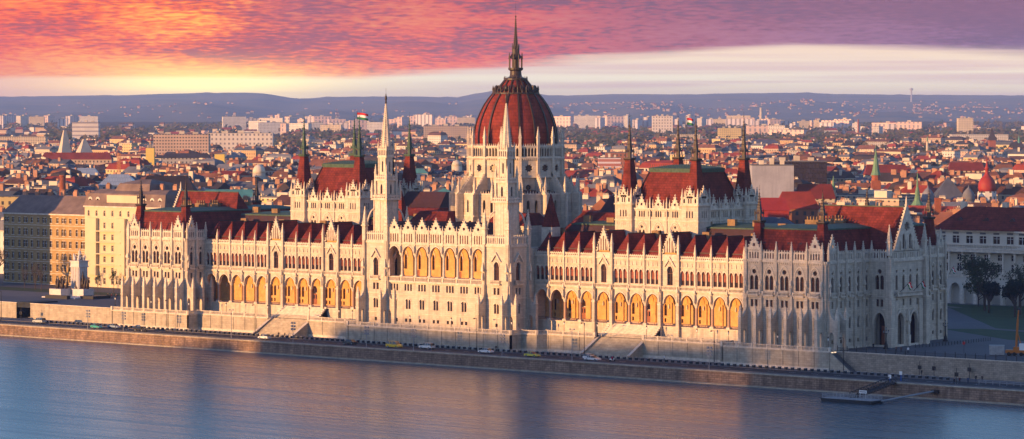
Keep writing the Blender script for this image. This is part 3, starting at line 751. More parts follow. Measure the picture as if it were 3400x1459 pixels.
b.m('stone').lathe([(12.4, 20), (12.2, 53)], 16, cap=True)
def fin(k):         # flying buttress in section: x outward radius
    b.M = D0 @ RZ(k * 2 * pi / N16)
    b.m('stone')
    out = [(13.4, 25), (19.6, 25), (19.6, 38.5), (19.2, 39.6), (18.2, 40.0), (14.1, 45.4), (13.4, 45.4)]
    b.panel(out, [lancet(16.2, 25.2, 30.2, 2.4, 32.2, 4), [(14.5, 33.4), (17.7, 33.4), (17.7, 36.8), (17.0, 38.0), (15.7, 39.2), (14.5, 40.2)]], -.42, .84, back=True)
    b.m('carved'); b.box(18.1, 19.9, -.6, .6, 32.2, 32.6); b.box(18.1, 19.9, -.6, .6, 38.8, 39.2); b.box(18.8, 20.0, -.3, .3, 20, 38.8)
    for j in range(9): t = j / 9; b.box(14.1 + 4.1 * t - .15, 14.1 + 4.1 * t + .15, -.2, .2, 45.4 - 5.4 * t, 45.9 - 5.4 * t)
    b.m('stone'); b.box(13.5, 14.7, -.42, .42, 44, 53.0)
    for r_, z_, s_, bg in ((19.0, 39.1, .9, False), (14.3, 53.0, 1.05, False)): pinn(D0 @ RZ(k * 2 * pi / N16), r_, 0, z_, par, s_, bg, 1.05)
    b.m('carved').sq(19.0, 0, [(.5, 39), (.5, 39.4)])
for k in range(16): fin(k)
par.data = b.mesh('dome_drum')
def interp(prof, z):
    for (r0, z0), (r1, z1) in zip(prof, prof[1:]):
        if z0 <= z <= z1: return r0 + (r1 - r0) * (z - z0) / (z1 - z0)
    return prof[-1][0]
DP = [(r_ * .77, z_) for r_, z_ in [(15.6, 52.5), (15.95, 54.5), (15.9, 56.6), (15.45, 59), (14.6, 61.2), (13.5, 63.2), (12.1, 65.3), (10.4, 67.2), (8.9, 68.6), (7.6, 69.6), (6.2, 70.8), (5.0, 71.9), (4.2, 72.7)]]
b = MB(); b.M = D0; b.m('domered'); b.lathe(DP, 32, 0, 0, 0, cap=False)
dome = b.obj('dome', PAR, smooth=True)
rb = MB(); rb.m('bronze')
pts = []
for (r, z) in DP: pts.append((r, z))
w = .30; vs = []; fs = []
for j, (r, z) in enumerate(pts):
    ww = w * (.55 + .45 * r / 16)
    vs += [(r - .2, -ww, z), (r + .38, -ww, z), (r + .38, ww, z), (r - .2, ww, z)]
for j in range(len(pts) - 1):
    for q in range(4): fs.append((j*4+q, j*4+(q+1) % 4, (j+1)*4+(q+1) % 4, (j+1)*4+q))
rb.add(vs, fs); RIB = rb.mesh('rib')
for k in range(16): IN.put('rib', RIB, D0 @ RZ(k * 2 * pi / 16 + pi/16*0), dome)
DS = D0 @ SCL(.77, .77, 1)
c = MB(); c.M = DS; c.m('bronze')
c.lathe([(9.0, 68.2), (9.3, 68.5), (9.3, 68.9), (8.5, 69.0)], 32, cap=False)
for k in range(32):
    a = 2 * pi * k / 32
    c.sq(8.9 * cos(a), 8.9 * sin(a), [(.2, 68.8), (.14, 69.6), (.24, 69.8), (.02, 71.1 if k % 2 == 0 else 70.2)])
for k in range(16):
    a = 2 * pi * (k + .5) / 16; r = 7.6
    c.M = DS @ RZ(a); c.extr([(7.2, 69.2), (8.6, 69.2), (8.2, 70.6), (7.6, 71.2), (7.0, 70.6)], -.35, .35)
c.obj('crown', dome)
l = MB(); l.M = DS; l.m('bronze')
l.lathe([(4.2, 72.4), (4.7, 72.7), (4.7, 73.2), (3.9, 73.3), (2.6, 73.6), (2.3, 74.2), (2.2, 75.4), (2.9, 75.8), (2.9, 76.4), (2.7, 76.4), (2.7, 76.0), (.9, 76.0), (.9, 78.8), (2.1, 79.2), (1.5, 80.2), (1.35, 82.0), (1.0, 82.3)], 16, cap=False)
for k in range(16):
    a = 2 * pi * k / 16; l.sq(4.5 * cos(a), 4.5 * sin(a), [(.12, 73.1), (.02, 73.9)])
for k in range(8):
    a = 2 * pi * k / 8 + pi / 8
    x, y = 2.55 * cos(a), 2.55 * sin(a)
    l.box(x - .17, x + .17, y - .17, y + .17, 76, 79.0); l.sq(x * 1.05, y * 1.05, [(.22, 79), (.02, 81.0)])
    l.tube([(x, y, 79.2), (x * .55, y * .55, 80.6), (x * .5, y * .5, 82.0)], .12, 4)
    x, y = 1.35 * cos(a), 1.35 * sin(a); l.box(x - .1, x + .1, y - .1, y + .1, 79.4, 82.6); l.sq(x, y, [(.15, 82.5), (.02, 83.8)])
l.obj('lantern', dome)
s = MB(); s.M = DS; s.m('bronze').lathe([(1.05, 81.8), (.5, 86), (.12, 91.5)], 8)
for j in range(16):
    t = j / 16; r = 1.05 * (1 - t) ** 1.1 + .1
    for k in range(4): a = k * pi / 2; s.box(r*cos(a) - .12, r*cos(a) + .12, r*sin(a) - .12, r*sin(a) + .12, 82.2 + 9 * t, 82.5 + 9 * t)
s.lathe([(.04, 91), (.03, 96.3)], 5); s.lathe([(.05, 91.3), (.35, 91.7), (.05, 92.1)], 8); s.lathe([(.03, 94.3), (.12, 94.5), (.03, 94.7)], 6)
s.obj('spire', dome)
# ---------------------------------------------------------------- debating chambers
CA, CBX, CC, CD = 75.97, 52.47, 20.8, 43.9
for side in (-1, 1):
    par = bpy.data.objects.new('debating_chamber', bpy.data.meshes.new('x')); COL.objects.link(par); par.parent = PAR
    b = MB(); cx = side * 64.2; cy = 32.4; hx = 14.45; hy = 14.25
    for k in range(4):
        MF = T((cx, cy, 0)) @ RZ(k * pi / 2) @ T((0, -(hy if k % 2 == 0 else hx) + .8, 0)); b.M = MF; w = (hx if k % 2 == 0 else hy) - 5.6
        bw = 2 * w / 3
        for i in range(3):
            mx = -w + bw * (i + .5)
            hs = holes('hall', mx) + holes('twinslit', mx) + [lancet(mx - bw * .42, 33.4, 34.7, .5, 35.0, 3), lancet(mx + bw * .42, 33.4, 34.7, .5, 35.0, 3)]
            win('hall', MF, mx, 0, par); win('twinslit', MF, mx, 0, par)
            b.m('stone'); b.panel(rc(mx - bw/2, mx + bw/2, 22, 35.6), hs, 0, .5)
            b.m('glass').box(mx - bw*.42 - .3, mx - bw*.42 + .3, .45, .5, 33.3, 35.1); b.box(mx + bw*.42 - .3, mx + bw*.42 + .3, .45, .5, 33.3, 35.1)
            b.m('carved'); hood(b, mx, 2.5, 29.0, 31.2, 0); hood(b, mx, 3.2, 29.0, 31.8, 0)
            b.box(mx - bw/2, mx + bw/2, -.2, 0, 32.3, 32.6); b.box(mx - bw/2, mx + bw/2, -.3, .2, 35.4, 35.8)
            gable(b, mx - 1.7, mx + 1.7, 35.8, 39.2, -.15, .4, [flower(mx, 36.9, .5, 3)])
            for q in (-1, 1): pinn(MF, mx + q * 1.9, 0, 35.7, par, .5)
            pinn(MF, mx - bw/2, 0, 35.7, par, .62); b.box(mx - bw/2 - .2, mx - bw/2 + .2, -.3, 0, 22, 35.5)
        b.M = Matrix.Identity(4)
    b.m('stone'); b.box(cx - 12.8, cx + 12.8, cy - 12.6, cy + 12.6, 20, 35.5)
    for tx, ty in ((CA, CC), (CBX, CC), (CA, CD), (CBX, CD)):
        tx *= side; h = 2.95
        for k in range(4):
            MF = T((tx, ty, 0)) @ RZ(k * pi / 2) @ T((0, -h, 0)); b.M = MF
            b.m('stone'); b.panel(rc(-h, h, 22, 36.8), [lancet(dx, 33.3, 34.9, .45, 35.3, 3) for dx in (-.95, 0, .95)] + [rc(-.8, -.4, 27.5, 29.3), rc(.4, .8, 27.5, 29.3)], 0, .4)
            b.m('glass').box(-1.4, 1.4, .4, .45, 33, 35.6); b.box(-1, 1, .4, .45, 27, 29.6)
            b.m('carved'); b.box(-h - .1, h + .1, -.2, 0, 32.2, 32.5); b.box(-h - .15, h + .15, -.35, .3, 36.7, 37.1)
            for j in range(7): b.extr([(-2.1 + j*.7 - .2, 30.4), (-2.1 + j*.7 + .2, 30.4), (-2.1 + j*.7, 31.6)], -.08, 0)
            b.panel(rc(-h + .3, h - .3, 37, 39.2), [lancet(-h + 1.0, 37.5, 38.3, .6, 38.8, 3), lancet(h - 1.0, 37.5, 38.3, .6, 38.8, 3), lancet(-.4, 37.4, 38.6, .42, 39.0, 3), lancet(.4, 37.4, 38.6, .42, 39.0, 3)], .1, .35, back=True)
            gable(b, -1.25, 1.25, 39.0, 41.8, .1, .3, [flower(0, 39.9, .36, 3)])
            b.box(-.95, .95, .1, .4, 38.8, 39.4)
            b.m('glass').box(-h + .6, h - .6, .6, .65, 37.2, 39.0)
            pinn(MF, -h + .25, .25, 37, par, .85, False, 1.02)
            for q in (-1.45, 1.45): pinn(MF, q, .2, 38.6, par, .5)
    b.M = Matrix.Identity(4)
    par.data = b.mesh('debating_chamber')
    r = MB(); r.m('roofred').rect(cx, cy, [(11.8, 11.6, 35.6), (11.0, 10.8, 37), (7.6, 7.4, 46.0)])
    r.m('copper').rect(cx, cy, [(7.8, 7.6, 45.9), (7.9, 7.7, 47.0), (7.4, 7.2, 47.2), (3, 3, 48.0)])
    for k in range(20):
        for yy in (-7.5, 7.5): r.box(cx - 7.4 + k * .78 - .04, cx - 7.4 + k * .78 + .04, cy + yy - .05, cy + yy + .05, 47.2, 48.1)
        r.box(cx + 7.5, cx + 7.6, cy - 7.3 + k * .76 - .04, cy - 7.3 + k * .76 + .04, 47.2, 48.1)
    r.m('roofdark')
    for sx in (-1, 1):
        for sy in (-1, 1):     # dark lead hips
            r.tube([(cx + sx*11.0, cy + sy*10.8, 37), (cx + sx*7.7, cy + sy*7.5, 46)], .25, 5)
    r.obj('roof', par)
    key = 'copper' if side < 0 else 'bronze'
    tm = turret_mesh(key, 0, 1.95, .95, 10.7, 22.3)
    for tx, ty in ((CA, CC), (CBX, CC), (CA, CD), (CBX, CD)): IN.put('corner_turret', tm, T((tx * side, ty, 39.0)), par)
IN.flush(PAR)
# flag poles on the roofs carry flags that are things of their own
M['flag'] = None
def flagmat():
    out = []
    for n, c in (('flag_red', (.55, .03, .03)), ('flag_white', (.75, .75, .75)), ('flag_green', (.03, .17, .07))): M[n] = mat(n, c, .8)
flagmat()
def flag(loc, pole_h, w, h, rz, label, wave=.35, tilt=0.0):
    e = empty('flag', loc, label, 'flag', rz, 'national flags on the parliament')
    p = MB(); p.m('black'); p.M = Matrix.Rotation(tilt, 4, 'Y'); p.lathe([(.09, 0), (.06, pole_h)], 6); p.lathe([(.02, pole_h), (.16, pole_h + .15), (.02, pole_h + .3)], 6); p.obj('flagpole', e)
    f = MB(); f.M = Matrix.Rotation(tilt, 4, 'Y')
    n = 10
    for r_, key in enumerate(('flag_green', 'flag_white', 'flag_red')):
        z0 = pole_h - .2 - h + r_ * h / 3; f.m(key)
        vs = []; fs = []
        for i in range(n + 1):
            t = i / n; x = .08 + w * t; y = wave * sin(t * 7) * t; dz = -.25 * h * t * t
            vs += [(x, y, z0 + dz), (x, y, z0 + h / 3 + dz), (x, y + .02, z0 + dz), (x, y + .02, z0 + h / 3 + dz)]
        for i in range(n): fs += [(i*4, i*4+4, i*4+5, i*4+1), (i*4+2, i*4+3, i*4+7, i*4+6), (i*4+1, i*4+5, i*4+7, i*4+3), (i*4, i*4+2, i*4+6, i*4+4)]
        f.add(vs, fs)
    f.obj('flag_cloth', e)
flag((-64.2, 32.4, 48.0), 15.2, 3.4, 2.1, ALPHA, 'large red white and green flag flying over the northern chamber roof')
flag((64.2, 32.4, 48.0), 13.6, 1.8, 1.9, ALPHA, 'red white and green flag over the southern chamber with the dark spires')
flag((140.3, 26.0, 14.6), 4.6, 1.6, 1.2, -.1, 'flag on a slanting pole at the left of the south balcony', .3, 0.85)
flag((140.3, 32.6, 14.6), 4.6, 1.6, 1.2, -.1, 'flag on a slanting pole at the right of the south balcony', .3, 0.85)
# ================================================================ river bank
def X_at(px, Y):
    u = (px - 1700.0) / FPX; rx = FW[0] + u * RT[0]; ry = FW[1] + u * RT[1]
    return CAM[0] + (Y - CAM[1]) / ry * rx
M['asphalt'] = mat('asphalt', (0.035, 0.035, 0.042), 0.85, var=0.3, vscale=0.3, bump=.2)
M['paving'] = mat('stone_paving', (0.16, 0.15, 0.15), 0.9, var=0.25, vscale=0.25, blocks=(1.5, 1.5, 0.03, .85, .9))
M['plaza'] = mat('plaza_paving', (0.085, 0.085, 0.095), 0.85, var=0.2, vscale=0.1)
M['terracestone'] = mat('terrace_wall_stone', (0.50, 0.43, 0.33), 0.9, var=0.3, vscale=0.5, blocks=(1.5, 0.62, 0.035, 0.7, 0.82), streak=.35)
M['quaystone'] = mat('quay_wall_stone', (0.38, 0.25, 0.175), 0.9, var=0.5, vscale=0.45, blocks=(1.5, 0.55, 0.06, 0.45, 0.72), streak=.75)
M['darkstone'] = mat('south_wall_stone', (0.42, 0.35, 0.27), 0.9, var=0.3, vscale=0.6, blocks=(1.2, 0.5, 0.05, 0.6, 0.75), streak=.3)
M['paint'] = mat('road_paint', (0.75, 0.75, 0.72), 0.7)
M['lawn'] = mat('lawn', (0.03, 0.06, 0.018), 0.95, var=0.4, vscale=0.15)
M['soil'] = mat('bare_ground', (0.10, 0.08, 0.065), 0.95, var=0.3, vscale=0.1)
M['planter'] = mat('planter_dark', (0.022, 0.026, 0.03), 0.8)
# ground sheet with the stepped terrace edge; notches for the two river stairs
SX = 63.9; SW = 8.6
edge_pts = []
right = [(0, -7.1), (31.6, -7.1), (31.6, -2.2), (37, -2.2), (38.4, 1.0), (SX - SW, 1.0), (SX - SW, 3.2), (SX + SW, 3.2), (SX + SW, 1.0), (102.5, 1.0), (102.5, -3.6), (137.4, -3.6), (137.4, -0.2)]
left = [(-x, y) for x, y in right[1:]]
g = MB(); g.m('plaza')
poly = [(-9000, 1.5), (-146, 1.5)] + left[::-1] + right + [(9000, -0.2), (9000, 900), (-9000, 900)]
poly = [Vector((x, y, 0)) for x, y in poly]
tri = tessellate_polygon([poly]); g.add([(p.x, p.y, 0.0) for p in poly], [tuple(t_) for t_ in tri])
struct(g.obj('ground'))
q = MB(); q.m('paving').add([(-6000, -23.2, -4.9), (6000, -23.2, -4.9), (6000, 6.0, -4.9), (-6000, 6.0, -4.9)], [(0, 1, 2, 3)]); struct(q.obj('quay'))
q = MB(); q.m('asphalt').add([(-6000, -19.0, -4.892), (6000, -19.0, -4.892), (6000, -9.3, -4.892), (-6000, -9.3, -4.892)], [(0, 1, 2, 3)]); struct(q.obj('road'))
q = MB(); q.m('paving').box(-6000, 6000, -9.3, -8.9, -4.905, -4.76); q.box(-6000, 6000, -19.4, -19.0, -4.905, -4.76); struct(q.obj('kerb'))
q = MB(); q.m('paint')
k = -190.0
while k < 205:
    q.add([(k, -18.75, -4.888), (k + .75, -18.75, -4.888), (k + .75, -18.3, -4.888), (k, -18.3, -4.888)], [(0, 1, 2, 3)]); k += 1.45
k = -190.0
while k < 205:
    q.add([(k, -14.2, -4.888), (k + 2.2, -14.2, -4.888), (k + 2.2, -14.05, -4.888), (k, -14.05, -4.888)], [(0, 1, 2, 3)]); k += 7
struct(q.obj('road_marking'))
# quay wall
w = MB(); w.m('quaystone'); w.M = Matrix.Identity(4)
w.add([(-6000, -23.6, -12), (6000, -23.6, -12), (6000, -23.0, -5.05), (-6000, -23.0, -5.05)], [(0, 1, 2, 3)])
w.m('terracestone').box(-6000, 6000, -23.3, -22.5, -5.05, -4.72); w.box(-6000, 6000, -24.1, -23.2, -12, -8.0)
tag(w.obj('quay_wall'), 'long stained stone quay wall rising straight from the river', 'wall')
# terrace wall with balustrades
tw = empty('terrace_wall', (0, -3.5, -4.9), 'pale stone terrace wall topped by a balustrade in front of the palace', 'wall')
TO = (0, -3.5, -4.9)
w = MB(); w.M = T((0, 3.5, 4.9)); BI = Insts()
def wallrun(pts, pier=5.2, bal=True, zt=0.0, m_='terracestone'):
    for (x0, y0), (x1, y1) in zip(pts, pts[1:]):
        L_ = sqrt((x1 - x0) ** 2 + (y1 - y0) ** 2); a = atan2(y1 - y0, x1 - x0)
        MF = T((0, 3.5, 4.9)) @ T((x0, y0, 0)) @ RZ(a); w.M = MF
        w.m(m_).box(0, L_, 0.0, .55, -5.0, zt - .15); w.m('carved').box(0, L_, -.18, .6, zt - .15, zt + .12)
        w.box(0, L_, -.22, 0, -5.0, -4.2)
        if bal:
            n = max(1, round(L_ / pier))
            for k in range(n):
                balus(MF, k * L_ / n, (k + 1) * L_ / n, .25, zt + .12, tw, 1.05, store=BI)
                if L_ > 8: w.m(m_).box(k * L_ / n - .3, k * L_ / n + .3, -.16, 0.1, -4.2, zt - .16)
            w.m('carved').box(-.32, .32, -.1, .6, zt, zt + 1.3); w.box(L_ - .32, L_ + .32, -.1, .6, zt, zt + 1.3)
cs = [(-137.4, 6), (-137.4, -3.6), (-102.5, -3.6), (-102.5, 1.0), (-SX - SW, 1.0)]; wallrun(cs)
cs = [(-SX + SW, 1.0), (-38.4, 1.0), (-37, -2.2), (-31.6, -2.2), (-31.6, -7.1), (31.6, -7.1), (31.6, -2.2), (37, -2.2), (38.4, 1.0), (SX - SW, 1.0)]; wallrun(cs)
cs = [(SX + SW, 1.0), (102.5, 1.0), (102.5, -3.6), (137.4, -3.6)]; wallrun(cs)
w.obj('wall', tw); BI.flush(tw)
# north retaining wall with the underpass mouth
n_ = MB(); n_.M = T((0, 1.5, -4.9)) ; n_.m('terracestone')
for x0, x1 in ((-420, -188.6), (-182.0, -137.4)):
    n_.box(x0, x1, 0, .6, 0, 5.0); n_.m('carved').box(x0, x1, -.15, .65, 5.0, 5.2); n_.m('terracestone')
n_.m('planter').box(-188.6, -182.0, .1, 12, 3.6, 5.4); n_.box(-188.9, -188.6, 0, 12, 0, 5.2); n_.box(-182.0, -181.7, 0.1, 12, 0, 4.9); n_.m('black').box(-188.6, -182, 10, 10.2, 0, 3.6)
o = n_.obj('retaining_wall'); tag(o, 'sunlit stone retaining wall left of the palace with a dark underpass mouth', 'wall')
# south retaining wall, stair flank
s_ = MB(); s_.M = T((0, 0, -4.9)); s_.m('darkstone')
s_.box(137.4, 420, -.2, .5, 0, 4.85); s_.m('carved').box(137.4, 420, -.3, .6, 4.85, 5.02)
s_.m('darkstone'); 
tag(s_.obj('retaining_wall'), 'dim coursed retaining wall right of the palace, topped by black railings', 'wall')
st = MB(); st.m('terracestone'); st.M = T((137.4, -3.4, -4.9))
st.extr([(0, 0), (0, 4.9), (6.5, 0)], 0, .5); st.m('paving')
for k in range(16): st.box(k * .4, k * .4 + .4, .5, 3.0, 0, 4.9 - (k + 1) * .3)
st.m('black').tube([(0, .2, 5.8), (6.6, .2, .9)], .05)
tag(st.obj('side_stair'), 'narrow stone flight running down from the south corner of the terrace', 'stairs')
# the two river stairs
for s, lab in ((-1, 'broad stone river stairs in front of the northern arcade'), (1, 'broad stone river stairs in front of the southern arcade')):
    e_ = empty('river_stairs', (s * SX, 0, -4.9), lab, 'stairs')
    m_ = MB(); m_.m('terracestone'); n = 18
    for k in range(n): m_.box(-SW + .6, SW - .6, -5.2 + k * .47, 3.6, k * 4.9 / n, (k + 1) * 4.9 / n)
    m_.obj('flight', e_)
    for sx_ in (-1, 1):
        c_ = MB(); c_.m('terracestone'); c_.M = T((sx_ * (SW - .3), 0, 0)) @ RZ(pi / 2)
        c_.extr([(-5.9, 0), (-5.9, .7), (-5.2, .75), (3.2, 5.4), (3.2, 0)], -.35, .35); c_.m('carved').extr([(-5.9, .7), (-5.2, .76), (3.2, 5.4), (3.2, 5.55), (-5.2, .92), (-5.9, .86)], -.45, .45)
        c_.obj('cheek_wall', e_)
    r_ = MB(); r_.m('black')
    for z in (5.0, 5.5, 5.95): r_.box(-SW + .9, SW - .9, 3.3, 3.35, z, z + .05)
    for k in range(36): r_.box(-SW + .9 + k * .43, -SW + .93 + k * .43, 3.3, 3.35, 4.9, 6.0)
    r_.obj('railing', e_)
    u_ = MB(); u_.m('carved'); n = 14
    for k in range(n): u_.box(-8.3, 8.3, 3.9 + k * .33, 8.7, 4.9 + k * .25, 4.9 + (k + 1) * .25)
    for sx_ in (-1, 1):
        for k in range(7): u_.box(sx_ * 8.9 - .6, sx_ * 8.9 + .6, 4.3 + k * .62, 8.9, 4.9, 5.5 + k * .52)
    u_.obj('upper_flight', e_)
# ------------------------------------------------ water
wm = bpy.data.materials.new('river_water'); wm.use_nodes = True; nt = wm.node_tree; N_ = nt.nodes; L_ = nt.links
pb = N_['Principled BSDF']; pb.inputs['Base Color'].default_value = (0.07, 0.12, 0.155, 1); pb.inputs['Roughness'].default_value = 0.22; pb.inputs['IOR'].default_value = 1.42; pb.inputs['Specular IOR Level'].default_value = .5
ge = N_.new('ShaderNodeNewGeometry'); mp = N_.new('ShaderNodeMapping'); mp.inputs['Rotation'].default_value = (0, 0, radians(-7)); mp.inputs['Scale'].default_value = (0.010, 0.30, 1)
L_.new(ge.outputs['Position'], mp.inputs[0])
n1_ = N_.new('ShaderNodeTexNoise'); n1_.inputs['Scale'].default_value = 1; n1_.inputs['Detail'].default_value = 6; n1_.inputs['Roughness'].default_value = .6; L_.new(mp.outputs[0], n1_.inputs['Vector'])
bp = N_.new('ShaderNodeBump'); bp.inputs['Strength'].default_value = .03; bp.inputs['Distance'].default_value = .08; L_.new(n1_.outputs[0], bp.inputs['Height']); L_.new(bp.outputs[0], pb.inputs['Normal'])
mr_ = N_.new('ShaderNodeMapRange'); mr_.inputs[1].default_value = .3; mr_.inputs[2].default_value = .7; mr_.inputs[3].default_value = .22; mr_.inputs[4].default_value = .33; L_.new(n1_.outputs[0], mr_.inputs[0]); L_.new(mr_.outputs[0], pb.inputs['Roughness'])
mp2 = N_.new('ShaderNodeMapping'); mp2.inputs['Rotation'].default_value = (0, 0, radians(-5)); mp2.inputs['Scale'].default_value = (0.006, 0.07, 1); L_.new(ge.outputs['Position'], mp2.inputs[0])
n2_ = N_.new('ShaderNodeTexNoise'); n2_.inputs['Scale'].default_value = 1; n2_.inputs['Detail'].default_value = 5; L_.new(mp2.outputs[0], n2_.inputs['Vector'])
mx_ = N_.new('ShaderNodeMix'); mx_.data_type = 'RGBA'; mx_.inputs[6].default_value = (0.035, 0.065, 0.09, 1); mx_.inputs[7].default_value = (0.09, 0.115, 0.13, 1); L_.new(n2_.outputs[0], mx_.inputs[0]); L_.new(mx_.outputs[2], pb.inputs['Base Color'])
M['water'] = wm
q = MB(); q.m('water').add([(-6000, -440, -8.3), (6000, -440, -8.3), (6000, -23.3, -8.3), (-6000, -23.3, -8.3)], [(0, 1, 2, 3)]); struct(q.obj('river'))
# ------------------------------------------------ castle hill on the near bank (out of the picture; its long evening shadow reaches the palace)
h = MB(); h.m('lawn')
vs = []; prof = [(-440, -8.4), (-455, -4), (-560, 2), (-600, 12), (-655, 50), (-672, 58), (-760, 59), (-1100, 40)]
HX = [(-2500, .8), (250, .8), (420, 1.0), (2500, 1.0)]
for y, z in prof: vs += [(x_, y, z * k_ if z > 0 else z) for x_, k_ in HX]
h.add(vs, [(i * 4 + j, i * 4 + j + 1, i * 4 + j + 5, i * 4 + j + 4) for i in range(len(prof) - 1) for j in range(3)]); struct(h.obj('castle_hill'))
# ------------------------------------------------ helpers for street things
def lamp_ornate():
    e_ = empty('terrace_lantern', (0, 0, 0), 'x', 'street lamp')
    a = MB(); a.m('black').lathe([(.3, 0), (.3, .5), (.12, .7), (.2, 1.0), (.07, 1.2), (.055, 2.7), (.12, 2.8), (.05, 2.9)], 8); a.obj('post', e_)
    b_ = MB(); b_.m('white').lathe([(.13, 2.9), (.24, 3.5)], 6); b_.obj('lamp_glass', e_)
    c_ = MB(); c_.m('black').lathe([(.28, 3.5), (.2, 3.7), (.04, 3.95), (.02, 4.1)], 6); c_.obj('cap', e_)
    return e_
pr = lamp_ornate()
LAN = [(383, 2.5, 'at the northern end of the balustrade'), (502, -2.2, 'in front of the left end pavilion'), (627, -2.2, 'at the right buttress of the left end pavilion'), (751, 2.2, 'before the left arcade, nearest the left pavilion'), (889, 2.2, 'left of the northern river stairs'), (1027, 2.4, 'at the right head of the northern river stairs'), (1126, 2.2, 'between northern stairs and central block'), (1170, 0.2, 'at the left corner of the central block'), (1361, -6.2, 'in front of the central block, left'), (1498, -6.2, 'in front of the central block, right'), (1699, -6.2, 'below the right river tower'), (1873, 2.2, 'before the right arcade beside the tower'), (1984, 2.2, 'left of the southern river stairs'), (2147, 2.4, 'at the right head of the southern river stairs'), (2314, 2.2, 'right of the southern stairs before the arcade'), (2419, 0.4, 'at the left corner of the right end pavilion'), (2582, -2.2, 'between buttresses of the right end pavilion'), (2750, -2.2, 'at the far right corner of the terrace')]
for i, (px, yy, lab) in enumerate(LAN):
    lab = 'small black lantern ' + lab; loc = (X_at(px, yy), yy, 0.0)
    if i == 0: pr.location = loc; pr['label'] = lab; pr['group'] = 'lanterns along the terrace'
    else: dup(pr, loc, 0, lab, 'lanterns along the terrace')
# tall candelabra on the south plaza
def candel(loc, lab):
    e_ = empty('candelabra_lamp', loc, lab, 'street lamp', 0, 'big candelabra lamps by the south front')
    a = MB(); a.m('black').lathe([(.75, 0), (.75, .3), (.55, .4), (.45, 1.3), (.3, 1.5), (.16, 2.2), (.14, 3.9), (.3, 4.1), (.15, 4.2)], 8); a.obj('post', e_)
    for k in range(6):
        an = k * pi / 3; r = .7 if k else 0
        x, y = r * cos(an), r * sin(an); z = 4.3 if k else 5.1
        b_ = MB(); b_.m('black'); b_.tube([(0, 0, 4.0), (x, y, z)], .05); b_.lathe([(.2, z + .5), (.05, z + .8)], 6, x, y); b_.m('grey').lathe([(.1, z), (.18, z + .5)], 6, x, y); b_.obj('lamp_head', e_)
candel((142.6, 15.6, 0), 'massive black candelabra lamp left of the gabled porch'); candel((139.6, 50.0, 0), 'massive black candelabra lamp at the far corner of the south front')
# floodlight clusters
def flood():
    e_ = empty('floodlight_pole', (0, 0, 0), 'x', 'floodlight')
    a = MB(); a.m('grey').lathe([(.10, 0), (.07, 6.0)], 6)
    for z in (4.0, 4.9, 5.8): a.box(-.55, .55, -.04, .04, z, z + .08)
    a.obj('pole', e_)
    for z in (4.0, 4.9, 5.8):
        for s in (-1, 1):
            b_ = MB(); b_.m('grey'); b_.M = T((s * .55, 0, z)) @ Matrix.Rotation(.35, 4, 'X'); b_.box(-.26, .26, -.05, .32, -.2, .28); b_.m('black').box(-.22, .22, .32, .36, -.16, .24); b_.obj('lamp_head', e_)
    return e_
pr = flood()
FL = [(-128.8, 'left of the left end pavilion'), (-112.6, 'in front of the left end pavilion'), (-39.9, 'right of the northern river stairs'), (-10.6, 'below the left river tower'), (7.6, 'in front of the central block'), (40.5, 'below the right river tower'), (111.7, 'in front of the right end pavilion')]
for i, (x, lab) in enumerate(FL):
    lab = 'grey pole with six floodlights on the quay, ' + lab; loc = (x, -21.6, -4.9)
    if i == 0: pr.location = loc; pr['label'] = lab; pr['group'] = 'floodlight poles along the quay'
    else: dup(pr, loc, 0, lab, 'floodlight poles along the quay')
def tall(double, key, H):
    e_ = empty('street_lamp', (0, 0, 0), 'x', 'street lamp')
    a = MB(); a.m(key).lathe([(.12, 0), (.07, H)], 6)
    if not double: a.tube([(0, 0, H), (-1.0, 0, H + .1)], .06); a.box(-.35, .35, -.04, .04, H * .6, H * .6 + .1)
    a.obj('pole', e_)
    for s in ((-1, 1) if double else (-1,)):
        b_ = MB(); b_.m(key); x = s * (.7 if double else 1.0); b_.tube([(0, 0, H), (x, 0, H)], .05); b_.lathe([(.05, H - .25), (.3, H - .15), (.3, H - .02), (.1, H + .15)], 8, x, 0); b_.obj('lamp_head', e_)
    return e_
pr = tall(False, 'black', 9.2)
TL = [(-108.8, -6.2, 'before the left end pavilion'), (-71.7, -5.2, 'at the left of the northern river stairs'), (21.2, -9.8, 'below the right river tower'), (56.8, -5.4, 'at the foot of the southern river stairs'), (103.4, -8.0, 'right of the southern stairs'), (144.6, -7.6, 'beyond the south corner of the terrace'), (-187.8, -6, 'at the far left by the underpass')]
for i, (x, y, lab) in enumerate(TL):
    lab = 'tall thin black lamp post ' + lab; loc = (x, y, -4.9)
    if i == 0: pr.location = loc; pr['label'] = lab; pr['group'] = 'black lamp posts along the road'
    else: dup(pr, loc, 0, lab, 'black lamp posts along the road')
pr = tall(True, 'grey', 8.8); pr.location = (-65.3, -21.8, -4.9); pr['label'] = 'pale grey twin-headed lamp post opposite the northern stairs'
dup(pr, (65.6, -21.8, -4.9), 0, 'pale grey twin-headed lamp post opposite the southern stairs')
